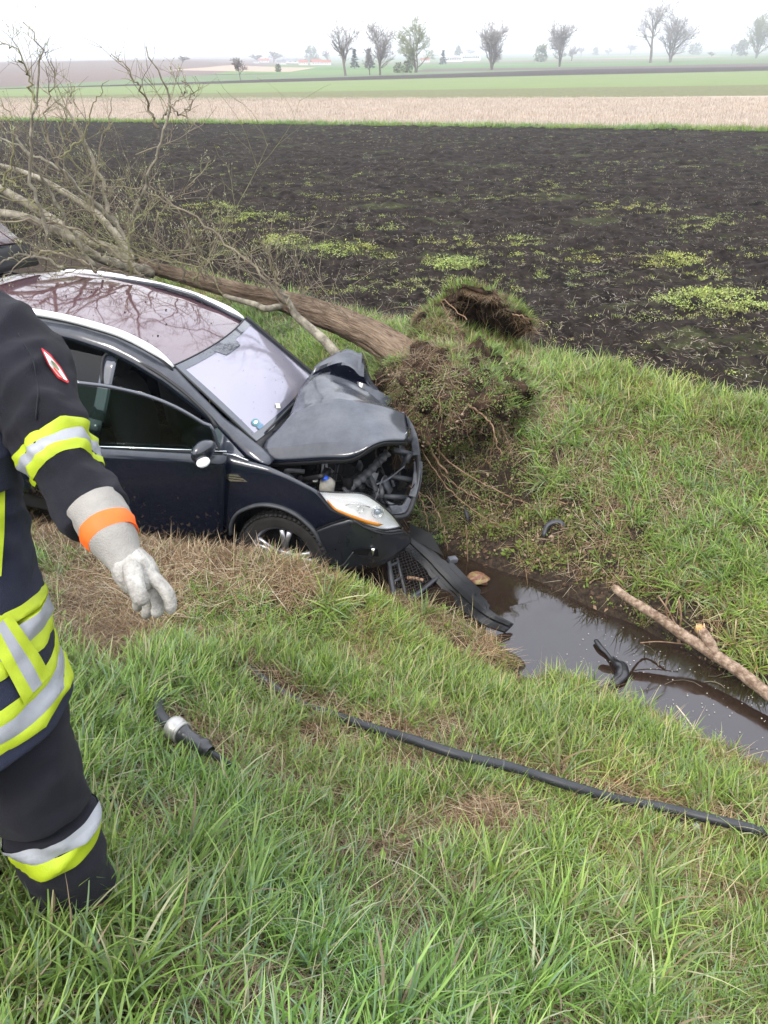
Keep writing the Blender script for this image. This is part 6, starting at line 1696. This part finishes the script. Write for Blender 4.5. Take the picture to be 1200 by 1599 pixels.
# shattered slats in the water by the near bank
for k, (a, c) in enumerate((((683, 985), (720, 995)), ((690, 992), (712, 1003)), ((700, 980), (745, 985)), ((725, 990), (755, 1004)), ((640, 940), (660, 928)))):
    p0, p1 = atZ(*a, .02), atZ(*c, .035); b = MB(); b.tube(catmull([p0, (p0 + p1) / 2 + [0, 0, .012], p1], 8), [.010] * 7 + [.004], 4, flat=.35)
    tag(b.build('plastic_shard', [GREYP, BLACKP][k % 2]), ['dark plastic shard floating nearest the grass below the bumper strip', 'small black shard beside the floating slat', 'flat grey shard just under the bumper strip', 'black shard in the water at the grass edge', 'dark shard under the broken grille'][k], 'plastic shard', 'plastic shards floating in the ditch')
# rubber piece in the middle of the water
rb_ = [(931, 1000, .016), (938, 1010, .020), (948, 1020, .014), (955, 1029, .012), (962, 1034, .032), (972, 1042, .044), (971, 1055, .040), (962, 1064, .030), (953, 1071, .026), (945, 1080, .036), (939, 1089, .034)]
Pp = catmull([atZ(a, c, .012 + r * .5) for a, c, r in rb_], 44); rr = np.interp(np.linspace(0, 1, 44), np.linspace(0, 1, 11), [r for *_, r in rb_])
b = MB(); b.tube(Pp, rr * (1 + .08 * np.sin(np.arange(44) * 1.1)), 12, flat=.6); rt0 = empty('rubber_duct', Pp[20]); tag(rt0, 'twisted black rubber air duct floating in the middle of the ditch water', 'car part')
pin(b.build('duct', mat('wet_black_rubber', (.014, .014, .016), .28, spec=.7, bump=.5, bscale=40)), rt0)
b = MB(); b.tube([Pp[-2] + [0, 0, .004], Pp[-1] + (Pp[-1] - Pp[-4]) * .2], [.040, .044], 12, flat=.6, cap=False); pin(solid(b.build('open_end', MATS['wet_black_rubber']), .005), rt0)
b = MB(); b.tube(Pp[14:40] + [0, 0, .026], .005, 5); pin(b.build('moulded_ridge', MATS['wet_black_rubber']), rt0)
# mossy brick-red lump at the water's head
bm = bmesh.new(); bmesh.ops.create_icosphere(bm, subdivisions=4, radius=1); c = hit(746, 905) + [0, 0, .03]; c = atY(746, 904, c[1]) if c[2] > 0 else atZ(746, 904, .04)
for v in bm.verts:
    n_ = fbm3(np.array(v.co) * 1.7 + 3, 3); r = 1 + .45 * n_
    v.co = Vector((c[0] + v.co.x * .085 * r, c[1] + v.co.y * .06 * r, c[2] + v.co.z * .045 * r))
me = bpy.data.meshes.new('brick_lump'); bm.to_mesh(me); bm.free(); me.materials.append(mat('wet_red_lump', (.16, .045, .035), .5, c2=(.20, .17, .06), nscale=22, noise=.3, bump=.8, bscale=70))
for p in me.polygons: p.use_smooth = True
o = bpy.data.objects.new('brick_lump', me); COL.objects.link(o); tag(o, 'mossy brick red lump at the muddy head of the open water', 'stone')
b = MB(); b.box(atY(707, 874, 5.02), (.07, .05, .035), _rot(.4, .1, .1)); tag(b.build('plastic_clip', LG, None, False), 'small grey plastic clip on the mud beside the bumper strip', 'plastic clip')
# stick on far bank, dark plastic shards on the soil
def lie(px, py, dz): 
    p = hit(px, py); return p + [0, 0, dz]
b = MB(); b.tube(catmull([lie(848, 842, .03), lie(855, 828, .05), lie(872, 823, .05), lie(882, 828, .03)], 12), .022, 5, flat=.4); tag(b.build('plastic_arch', GREYP), 'curved dark plastic fragment on the bare soil above the water', 'plastic shard')
b = MB(); b.tube([lie(726, 800, .05), lie(729, 812, .06), lie(731, 820, .05)], [.010, .022, .012], 5, flat=.5); tag(b.build('plastic_shard', GREYP), 'small grey shard stuck in the soil right of the car nose', 'plastic shard')
for a, m_, l in (([(731, 882, .02), (730, 858, .10), (728, 820, .22)], ROOTM, 'thin brown stick standing upright at the head of the water'), ([(1057, 1102, 0), (1075, 1125, 0), (1092, 1150, 0)], None, 'pale dry reed lying over the near edge of the water')):
    pp_ = [atY(x, y, hit(a[0][0], a[0][1])[1]) if m_ else atZ(x, y, .05) for x, y, z in a]
    b = MB(); b.tube(catmull(pp_, 12), .005 if m_ else .004, 5); tag(b.build('stick' if m_ else 'dry_reed', m_ or mat('dry_reed_straw', (.55, .48, .36), .8)), l, 'stick')
# log with the broken stub, right
LGP = [(958, 916), (975, 930), (1003, 948), (1035, 968), (1065, 990), (1100, 1012), (1150, 1045), (1195, 1080), (1260, 1128)]
zs = np.interp(range(9), [0, 2, 5, 8], [.36, .30, .16, .08]); P = catmull([atZ(x, y, z) for (x, y), z in zip(LGP, zs)], 90)
lr = empty('fallen_branch_log', P[30]); tag(lr, 'thick barked branch lying from the far bank down to the water at the right', 'log')
rl = np.interp(np.linspace(0, 1, 90), [0, .02, .06, .3, .6, 1], [.018, .028, .029, .033, .039, .042]) * (1 + .05 * fbm(np.arange(90) * .13, np.zeros(90), 3, 3.) + .03 * rp_.normal(0, 1, 90))
LOGB = mat('pale_brown_bark', (.16, .105, .07), .9, c2=(.36, .27, .20), nscale=26, noise=.2, bump=1, bscale=60, spec=.15)
b = MB(); b.tube(P, rl, 12); pin(b.build('log', LOGB), lr)
k0 = int(.56 * 89); c = P[k0]; top = atZ(1095, 982, c[2] + .10)
b = MB(); b.tube(catmull([c, c * .5 + top * .5 + [0, 0, .01], top], 8), [.038, .036, .036, .038, .036, .034, .032, .030], 10); st = pin(b.build('broken_stub', LOGB), lr)
wd = mat('fresh_split_wood', (.62, .36, .14), .8, c2=(.75, .58, .36), nscale=30, bump=.6, bscale=80)
b = MB()
for k in range(12):
    a = k / 12 * 6.283; o_ = np.array([math.cos(a) * .024, math.sin(a) * .024, 0]); b.tube([top + o_ - [0, 0, .02], top + o_ * .9 + [-.008, .0, rp_.uniform(.012, .045)]], [.012, .003], 5)
b.tube([top - [0, 0, .01], top + [0, 0, .012]], [.034, .02], 9)
pin(b.build('split_wood', wd), lr)
for pl_, r in (([(1003, 948, .30), (1020, 965, .18), (1052, 988, .16)], .008), ([(1048, 975, .25), (1040, 950, .34), (1045, 925, .44)], .006), ([(1062, 985, .22), (1064, 960, .34), (1060, 935, .44)], .006), ([(1060, 985, .22), (1045, 955, .34), (1028, 930, .42)], .005), ([(1000, 1004, .12), (1030, 1002, .12), (1070, 1006, .12)], .004)):
    b = MB(); b.tube(catmull([atZ(*p) for p in pl_], 10), r, 5); pin(b.build('side_twig', ROOTM), lr)
# thin floating twigs
fb = [([(900, 905), (880, 960), (950, 1000)], 0)]
for k in range(26):
    s0 = rp_.uniform(-2.4, 1.4); t0 = rp_.uniform(3.85, 4.18); a = rp_.uniform(0, 6.28); L = rp_.uniform(.05, .25)
    x0, y0 = xy(s0, t0); P = [np.array([x0 + L * f * math.cos(a + f), y0 + L * f * math.sin(a + f), .006]) for f in np.linspace(0, 1, 5)]
    if k == 0: fm = MB()
    fm.tube(P, rp_.uniform(.0012, .003), 4)
o = fm.build('floating_twigs', TWIG); tag(o, 'thin twigs and bark bits floating on the ditch water', 'floating twigs', kind='stuff')
sp_ = MB()
for k in range(420):
    s0 = rp_.uniform(-2.8, 1.6); t0 = rp_.uniform(3.7, 4.28); x0, y0 = xy(s0, t0); r = rp_.uniform(.0015, .005)
    sp_.add(np.array([[x0 - r, y0 - r, .004], [x0 + r, y0 - r * .6, .004], [x0 + r, y0 + r, .005], [x0 - r * .6, y0 + r, .004]]), [(0, 1, 2, 3)])
o = sp_.build('floating_specks', mat('pale_debris', (.35, .32, .26), .9)); tag(o, 'pale specks and petals floating on the ditch water', 'floating debris', kind='stuff')

# hoses in the grass
HOSE = mat('black_hydraulic_hose', (.022, .024, .028), .48, noise=.2, nscale=30, spec=.5)
hp_ = [(1300, 1320), (1200, 1301), (1150, 1288), (1085, 1273), (1040, 1262), (1000, 1255), (960, 1247), (900, 1230), (840, 1211), (790, 1196), (740, 1185), (700, 1174), (640, 1154), (600, 1143), (560, 1130), (520, 1117), (480, 1104), (440, 1082), (412, 1062), (392, 1048), (375, 1040)]
hz_ = np.interp(range(21), [0, 3, 4.5, 5.5, 7, 12, 14, 16, 20], [.14, .14, .06, .06, .14, .14, .07, .03, .0])
HP = []
for (x, y), dz in zip(hp_, hz_):
    p = hit(x, y, y0=.5); HP.append(atd(x, y, (p - CAM) @ _f - dz * 1.25))
HP = catmull(HP, 120)
ho_ = empty('hydraulic_hose', HP[60]); tag(ho_, 'long black rubber hose running through the grass to the right edge', 'hose')
b = MB(); b.tube(HP, .0235, 10); pin(b.build('hose_body', HOSE), ho_)
b = MB()
for k in range(14, 116, 46): b.tube([HP[k], HP[k + 1] * .5 + HP[k] * .5], .0245, 10)
pin(b.build('hose_band', mat('hose_print', (.05, .055, .06), .5)), ho_)
h2 = [(256, 1082), (248, 1098), (249, 1113), (258, 1126), (270, 1136)]
H2 = []
for i, (x, y) in enumerate(h2):
    p = hit(x, y, y0=.5); H2.append(atd(x, y, (p - CAM) @ _f - [.10, .18, .21, .22, .22][i]))
H2 = catmull(H2, 30); co = empty('hose_coupling', H2[-1]); tag(co, 'short curved black hose ending in a silver coupling in the grass beside the firefighter', 'hose')
b = MB(); b.tube(H2, .024, 12); pin(b.build('hose_body', HOSE), co)
def hp2(x, y, dz): 
    p = hit(x, y, y0=.5); return atd(x, y, (p - CAM) @ _f - dz)
ax1 = [hp2(266, 1132, .22), hp2(286, 1146, .22), hp2(300, 1155, .22), hp2(326, 1173, .19), hp2(348, 1188, .13), hp2(366, 1200, .06)]
d_ = ax1[2] - ax1[0]; d_ /= np.linalg.norm(d_); a_ = np.cross(d_, [0, 0, 1]); a_ /= np.linalg.norm(a_); Mx = np.eye(4); Mx[:3, 0] = a_; Mx[:3, 1] = d_; Mx[:3, 2] = np.cross(a_, d_); Mx[:3, 3] = ax1[0]
b = MB(); b.lathe([(r * 1.18, a * 1.15) for r, a in [(.018, -.005), (.026, .0), (.037, .006), (.041, .018), (.041, .038), (.038, .043), (.036, .052), (.040, .056), (.040, .060), (.024, .062)]], 28, Mx); pin(b.build('silver_collar', mat('satin_aluminium', (.42, .41, .39), .42, metal=.6, noise=.15, nscale=40)), co)
b = MB(); b.lathe([(r * 1.18, a * 1.15) for r, a in [(.024, .060), (.033, .062), (.033, .072), (.028, .078), (.026, .09), (.027, .15), (.030, .155), (.031, .175), (.022, .18), (.020, .20)]], 24, Mx); pin(b.build('black_sleeve', mat('black_coupling', (.03, .03, .034), .3, spec=.6)), co)
b = MB(); b.tube(catmull([ax1[3], ax1[4], ax1[5]], 10), .014, 8); pin(b.build('hose_tail', HOSE), co)
b = MB(); P = hp2(1088, 1292, .06); b.lathe([(.001, -.02), (.016, -.018), (.018, .0), (.014, .016), (.001, .018)], 12, np.r_[np.c_[np.eye(3), P], [[0, 0, 0, 1]]]); tag(b.build('litter_scrap', mat('dull_white_plastic', (.45, .47, .47), .4)), 'small pale plastic cap in the grass under the hose', 'litter')
# crumpled pale foil behind the firefighter
fo = MB(); c = [lie(x, y, .05) for x, y in ((15, 783), (70, 792))]
G = np.array([[c[0] * (1 - u_) + c[1] * u_ + np.array([0, .05 * v_, .03 * math.sin(5 * u_ + 3 * v_) + .02 * rp_.random()]) for v_ in np.linspace(-1, 1, 7)] for u_ in np.linspace(0, 1, 16)]); fo.grid(G)
tag(solid(fo.build('plastic_sheet', mat('pale_plastic_sheet', (.55, .56, .56), .35, noise=.1), None, False), .002), 'crumpled pale plastic sheet on the straw behind the firefighter', 'plastic sheet')
# soil crumbs thrown on the bonnet and screen
cm = MB(); cr3 = np.random.default_rng(9)
def crumb(p, r, mb):
    V = p + np.array([[1, 0, 0], [-1, 0, 0], [0, 1, 0], [0, -1, 0], [0, 0, 1], [0, 0, -.6]]) * r * cr3.uniform(.6, 1.2, (6, 1))
    mb.add(V, [(0, 2, 4), (2, 1, 4), (1, 3, 4), (3, 0, 4), (2, 0, 5), (1, 2, 5), (3, 1, 5), (0, 3, 5)])
for k in range(330):
    i = int(39 * cr3.random() ** 1.1); j = int(25 * cr3.random()); i2 = min(38, i); j2 = min(24, j)
    p = Bp[i2, j2] + (Bp[i2 + 1, j2] - Bp[i2, j2]) * cr3.random() + (Bp[i2, j2 + 1] - Bp[i2, j2]) * cr3.random()
    crumb(RC @ (p + [0, 0, .004]) + TC, cr3.choice([.0022, .004, .007], p=[.72, .22, .06]), cm)
for k in range(90):
    u_, v_ = cr3.random(), cr3.random(); crumb(RC @ (wsp(u_, v_, .005)) + TC, cr3.choice([.002, .0035]), cm)
for k in range(200):
    x = cr3.uniform(-2.9, -1.05); y = cr3.uniform(-.58, .58); crumb(RC @ np.array([x, y, roofz(x, y) + .003]) + TC, cr3.choice([.0025, .005, .009], p=[.7, .25, .05]), cm)
o = cm.build('soil_crumbs', PEAT, None, False); tag(o, 'dark soil crumbs scattered over the bonnet, windscreen and roof', 'soil crumbs', kind='stuff')
uvb = min(((u_, v_) for u_ in np.linspace(0, 1, 40) for v_ in np.linspace(0, 1, 40)), key=lambda q: np.hypot(*(to_px(RC @ wsp(*q) + TC)[0][:2] - [433, 633])))
lf = polyfill([RC @ wsp(uvb[0] + a, uvb[1] + c, h_) + TC for a, c, h_ in ((-.03, .0, .008), (.0, .025, .014), (.035, .01, .008), (.01, -.02, .005))], mat('pale_petal', (.7, .68, .5), .8), 'pale_leaf', None, .001); tag(lf, 'pale yellowish leaf lying on the windscreen', 'leaf')
# ------------------------------------------------------------------ trees, houses and hall in the distance
rf = np.random.default_rng(21)
FBARK = mat('distant_bark', (.13, .11, .09), .9, noise=.2, nscale=.5)
FTW = mat('distant_twigs', (.22, .19, .17), .9)
FTG = mat('distant_budding_twigs', (.20, .22, .09), .9)
CONM = mat('distant_conifer', (.035, .055, .035), .9, noise=.3, nscale=.4)
BUSH = mat('distant_bush', (.13, .15, .07), .9, noise=.3, nscale=.4)
def fartree(px, py, hpx, wpx, label, cat='tree', kind='bare', multi=1, green=False, gnm='bare_tree', dens=1.0):
    g = hit(px, py, h=HF, y0=20); dist = (g - CAM) @ _f; Ht = hpx / FPX * dist / math.cos(math.radians(29)) * .985; Wt = wpx / FPX * dist
    root = empty(gnm, g); tag(root, label, cat, 'bare trees along the far field margins' if kind == 'bare' else None)
    tk = MB(); cr_ = MB()
    if kind == 'bare':
        def grow(p, d, L, r, lev):
            n = 5; P = [p]
            for k in range(n):
                d = d + rf.normal(0, .09 + .04 * lev, 3) + np.array([0, 0, .05]); d /= np.linalg.norm(d); P.append(P[-1] + d * L / n)
            P = np.array(P); rr = np.linspace(r, r * .55, n + 1)
            (tk if lev <= 1 else cr_).tube(P, rr, 6 if lev == 0 else (4 if lev < 3 else 3), cap=False)
            if lev >= 4: return
            nb = [8, 6, 4, 3, 0][lev]; nb = int(nb * dens + .5)
            for k in range(nb):
                i = rf.integers(1 if lev or multi > 1 else 2, n + 1); f = i / n
                a = rf.uniform(0, 6.283); sp = rf.uniform(.35, .95) * (1.0 if lev else .85)
                e = np.cross(d, [math.cos(a), math.sin(a), .2]); e /= np.linalg.norm(e) + 1e-9
                dn_ = d * math.cos(sp) + e * math.sin(sp); dn_[0] *= min(1.6, .8 + Wt / Ht); dn_[2] = abs(dn_[2]) * .75 + .08
                grow(P[i], dn_ / np.linalg.norm(dn_), L * rf.uniform(.50, .74) * (1.0 if lev else 1.25 - .35 * f), max(r * (1 - .5 * f) * .55, dist * .00016), lev + 1)
        for m_ in range(multi):
            d0 = np.array([rf.normal(0, .04) + (.22 * (m_ - (multi - 1) / 2)), rf.normal(0, .05), 1.0])
            grow(np.array([(m_ - (multi - 1) / 2) * .25, 0, -.2]), d0 / np.linalg.norm(d0), Ht * (.36 if multi == 1 else .40), Ht * (.030 if multi == 1 else .02), 0)
        # fit into the traced width and height
        allv = np.concatenate(cr_.V); zmax = np.percentile(allv[:, 2], 99.7); xw = np.percentile(np.abs(allv[:, 0]), 98) 
        sc = np.array([Wt / 2 / xw, Wt / 2 / xw, Ht / zmax])
        for mb in (tk, cr_): mb.V = [v * sc for v in mb.V]
        tk.build('trunk', FBARK, root); cr_.build('crown', FTG if green else FTW, root)
    elif kind == 'conifer':
        tk.tube([[0, 0, -.2], [0, 0, Ht * .9]], [Ht * .03, Ht * .005], 6); tk.build('trunk', FBARK, root)
        for k in range(int(220)):
            z = Ht * (.08 + .9 * rf.random() ** 1.2); r = Wt / 2 * (1.02 - z / Ht) * rf.uniform(.5, 1.1); a = rf.uniform(0, 6.283); s_ = Ht * .06
            c = np.array([r * math.cos(a), r * math.sin(a), z]); V = c + rf.normal(0, 1, (4, 3)) * s_ * [1, 1, .5]; cr_.add(V, [(0, 1, 2), (0, 2, 3)])
        cr_.build('crown', CONM, root, False)
    else:
        for k in range(260):
            a = rf.uniform(0, 6.283); u_ = rf.random() ** .5; z = Ht * rf.uniform(.03, .95); rad = Wt / 2 * math.sqrt(max(.05, 1 - (z / Ht - .35) ** 2 * 2.2)) * u_
            c = np.array([rad * math.cos(a), rad * math.sin(a), z]); V = c + rf.normal(0, 1, (3, 3)) * Ht * .09; cr_.add(V, [(0, 1, 2)])
        tk.tube([[0, 0, -.2], [0, 0, Ht * .5]], [Ht * .03, Ht * .01], 5); tk.build('trunk', FBARK, root); cr_.build('crown', BUSH, root, False)
    return root
fartree(540, 118, 66, 44, 'bare round-headed tree on a short trunk, nearest left of the leaning twin stems')
fartree(578, 117, 34, 18, 'small dark bare tree close to the left of the twin stems', dens=.9)
fartree(594, 117, 66, 44, 'pale bare tree with thin twin stems left of the greening willow', multi=2)
fartree(650, 113, 66, 56, 'broad willow coming into leaf with a thick short trunk, greenest of the far trees', green=True, multi=3)
fartree(768, 109, 62, 42, 'bare many-stemmed oval tree standing alone in the middle of the horizon', multi=3)
fartree(874, 104, 56, 40, 'bare oval tree right of the middle one', multi=2)
fartree(1016, 98, 74, 54, 'large bare tree, left of the pair at the right')
fartree(1047, 97, 70, 60, 'large bare tree, right of the pair, with twin stems', multi=2)
fartree(1181, 91, 56, 40, 'dark greening willow at the right edge', green=True, multi=3)
fartree(376, 127, 29, 20, 'small dark bare tree standing alone at the left end of the dark strip', dens=1.1)
fartree(622, 113, 12, 16, 'low greenish bush left of the greening willow', 'bush', 'bush', gnm='field_bush'); fartree(636, 113, 14, 18, 'low greenish bush touching the greening willow', 'bush', 'bush', gnm='field_bush')
fartree(554, 107, 24, 14, 'dark conifer right of the round-headed bare tree', 'tree', 'conifer', gnm='conifer_tree'); fartree(577, 108, 24, 16, 'dark conifer left of the twin stems', 'tree', 'conifer', gnm='conifer_tree')
fartree(692, 101, 18, 12, 'small dark conifer left of the white hall', 'tree', 'conifer', gnm='conifer_tree'); fartree(435, 112, 10, 9, 'tiny round bush on the brown slope at the left', 'bush', 'bush', gnm='field_bush')
k_ = 0
spots = [(845, 96, 20, 20, 'hazy bare tree behind and left of the oval tree'), (893, 95, 18, 14, 'hazy bare tree right of the oval tree'), (908, 88, 12, 12, 'first small hazy tree of the three in the gap'), (930, 86, 10, 10, 'second small hazy tree in the gap'),
         (950, 86, 9, 12, 'third small hazy tree in the gap'), (985, 85, 12, 20, 'hazy tree left of the large pair'), (1085, 85, 14, 22, 'hazy tree right of the large pair'), (1112, 88, 6, 12, 'tiny hazy bush right of the pair'),
         (1143, 87, 16, 14, 'first hazy dark tree before the right edge'), (1158, 87, 20, 18, 'second hazy dark tree before the right edge'), (403, 97, 10, 22, 'hazy tree at the left end of the village'), (428, 97, 14, 26, 'hazy round tree over the village roofs'),
         (487, 96, 18, 22, 'tall hazy bare tree behind the village'), (512, 98, 16, 16, 'hazy tree at the right end of the village'), (286, 97, 8, 20, 'hazy trees on the crest of the left hill'), (716, 92, 16, 10, 'hazy bare tree behind the white hall'), (365, 97, 5, 10, 'small hazy tree at the left foot of the village'),
         (735, 88, 9, 14, 'hazy small tree right behind the white hall')]
for (px, py, hh, ww, lb) in spots:
    fartree(px, py, hh, ww, lb, 'tree', 'bare' if k_ % 3 else 'bush', gnm='distant_tree', dens=.8); k_ += 1
WALLW = mat('white_render', (.72, .71, .68), .9, noise=.05, nscale=.3); ROOFR = mat('red_tile_roof', (.30, .10, .06), .9, noise=.2, nscale=.5); ROOFG = mat('grey_roof', (.16, .16, .17), .8, noise=.2, nscale=.5); WINM = mat('dark_window_pane', (.03, .035, .045), .2)
def house(px, py, wpx, hpx, rm, label, name='farmhouse', flat=False, rzz=0.1, wm=None):
    g = hit(px, py, h=HF, y0=20); dist = (g - CAM) @ _f; W_ = wpx / FPX * dist; Hh = hpx / FPX * dist; Dp = W_ * .6 if not flat else W_ * .35
    r = empty(name, g, rzz); tag(r, label, 'house' if not flat else 'hall', 'village houses on the horizon' if not flat else None)
    eh = Hh * (.5 if not flat else .85)
    b = MB(); b.box((0, 0, eh / 2 - .3), (W_, Dp, eh + .6)); w_ = b.build('wall', wm or WALLW, r, False)
    b = MB(); o_ = W_ * .03; A = [(-W_ / 2 - o_, -Dp / 2 - o_, eh - .05), (W_ / 2 + o_, -Dp / 2 - o_, eh - .05), (W_ / 2 + o_, 0, Hh), (-W_ / 2 - o_, 0, Hh), (W_ / 2 + o_, Dp / 2 + o_, eh - .05), (-W_ / 2 - o_, Dp / 2 + o_, eh - .05)]
    b.add(np.array(A), [(0, 1, 2, 3), (3, 2, 4, 5), (0, 3, 5), (1, 4, 2), (0, 5, 4, 1)]); rf_ = b.build('roof', rm, r, False)
    if not flat: b = MB(); b.box((W_ * .2, Dp * .1, Hh), (.6, .6, 1.4)); b.build('chimney', ROOFG, rf_, False)
    nw = 4 if not flat else 8
    for k in range(nw):
        b = MB(); b.box((-W_ * .38 + W_ * .76 * k / (nw - 1), -Dp / 2 - .04, eh * .55), (W_ * .07, .08, eh * .3)); b.build('window', WINM, r, False)
house(412, 97, 16, 5, ROOFR, 'red roofed farmhouse at the left end of the far village'); house(440, 100, 14, 6, ROOFG, 'grey roofed barn between the hazy trees of the village', 'barn')
house(458, 98, 30, 6, ROOFG, 'long grey roofed barn in the middle of the village', 'barn', rzz=.05); house(474, 101, 14, 7, ROOFR, 'red roofed house right of the long barn'); house(494, 101, 16, 8, ROOFR, 'gable house with red roof under the tall hazy tree', rzz=.4)
house(510, 101, 14, 7, ROOFR, 'small red roofed house at the right end of the village'); house(400, 98, 8, 4, ROOFG, 'tiny grey roofed house left of the village'); house(664, 97, 14, 6, ROOFR, 'pale house half hidden by the greening willow')
house(705, 96, 34, 8, mat('pale_metal_roof', (.6, .62, .63), .6), 'long white hall on the horizon, left wing', 'white_hall', True, .03); house(735, 94, 30, 9, MATS['pale_metal_roof'], 'long white hall on the horizon, right wing', 'white_hall', True, .03)
# aerial haze
hz = MB(); hz.box((0, 620, 12.5), (8400, 9600, 45)); ho = hz.build('haze', None, None, False)
m = bpy.data.materials.new('pale_haze'); m.use_nodes = True; t = m.node_tree; t.nodes.remove(t.nodes['Principled BSDF'])
vs = t.nodes.new('ShaderNodeVolumePrincipled'); vs.inputs['Color'].default_value = (.92, .96, 1.0, 1); vs.inputs['Density'].default_value = .0006
t.links.new(vs.outputs[0], t.nodes['Material Output'].inputs['Volume']); ho.data.materials.append(m); tag(ho, 'pale daylight haze over the fields', 'haze', kind='stuff')
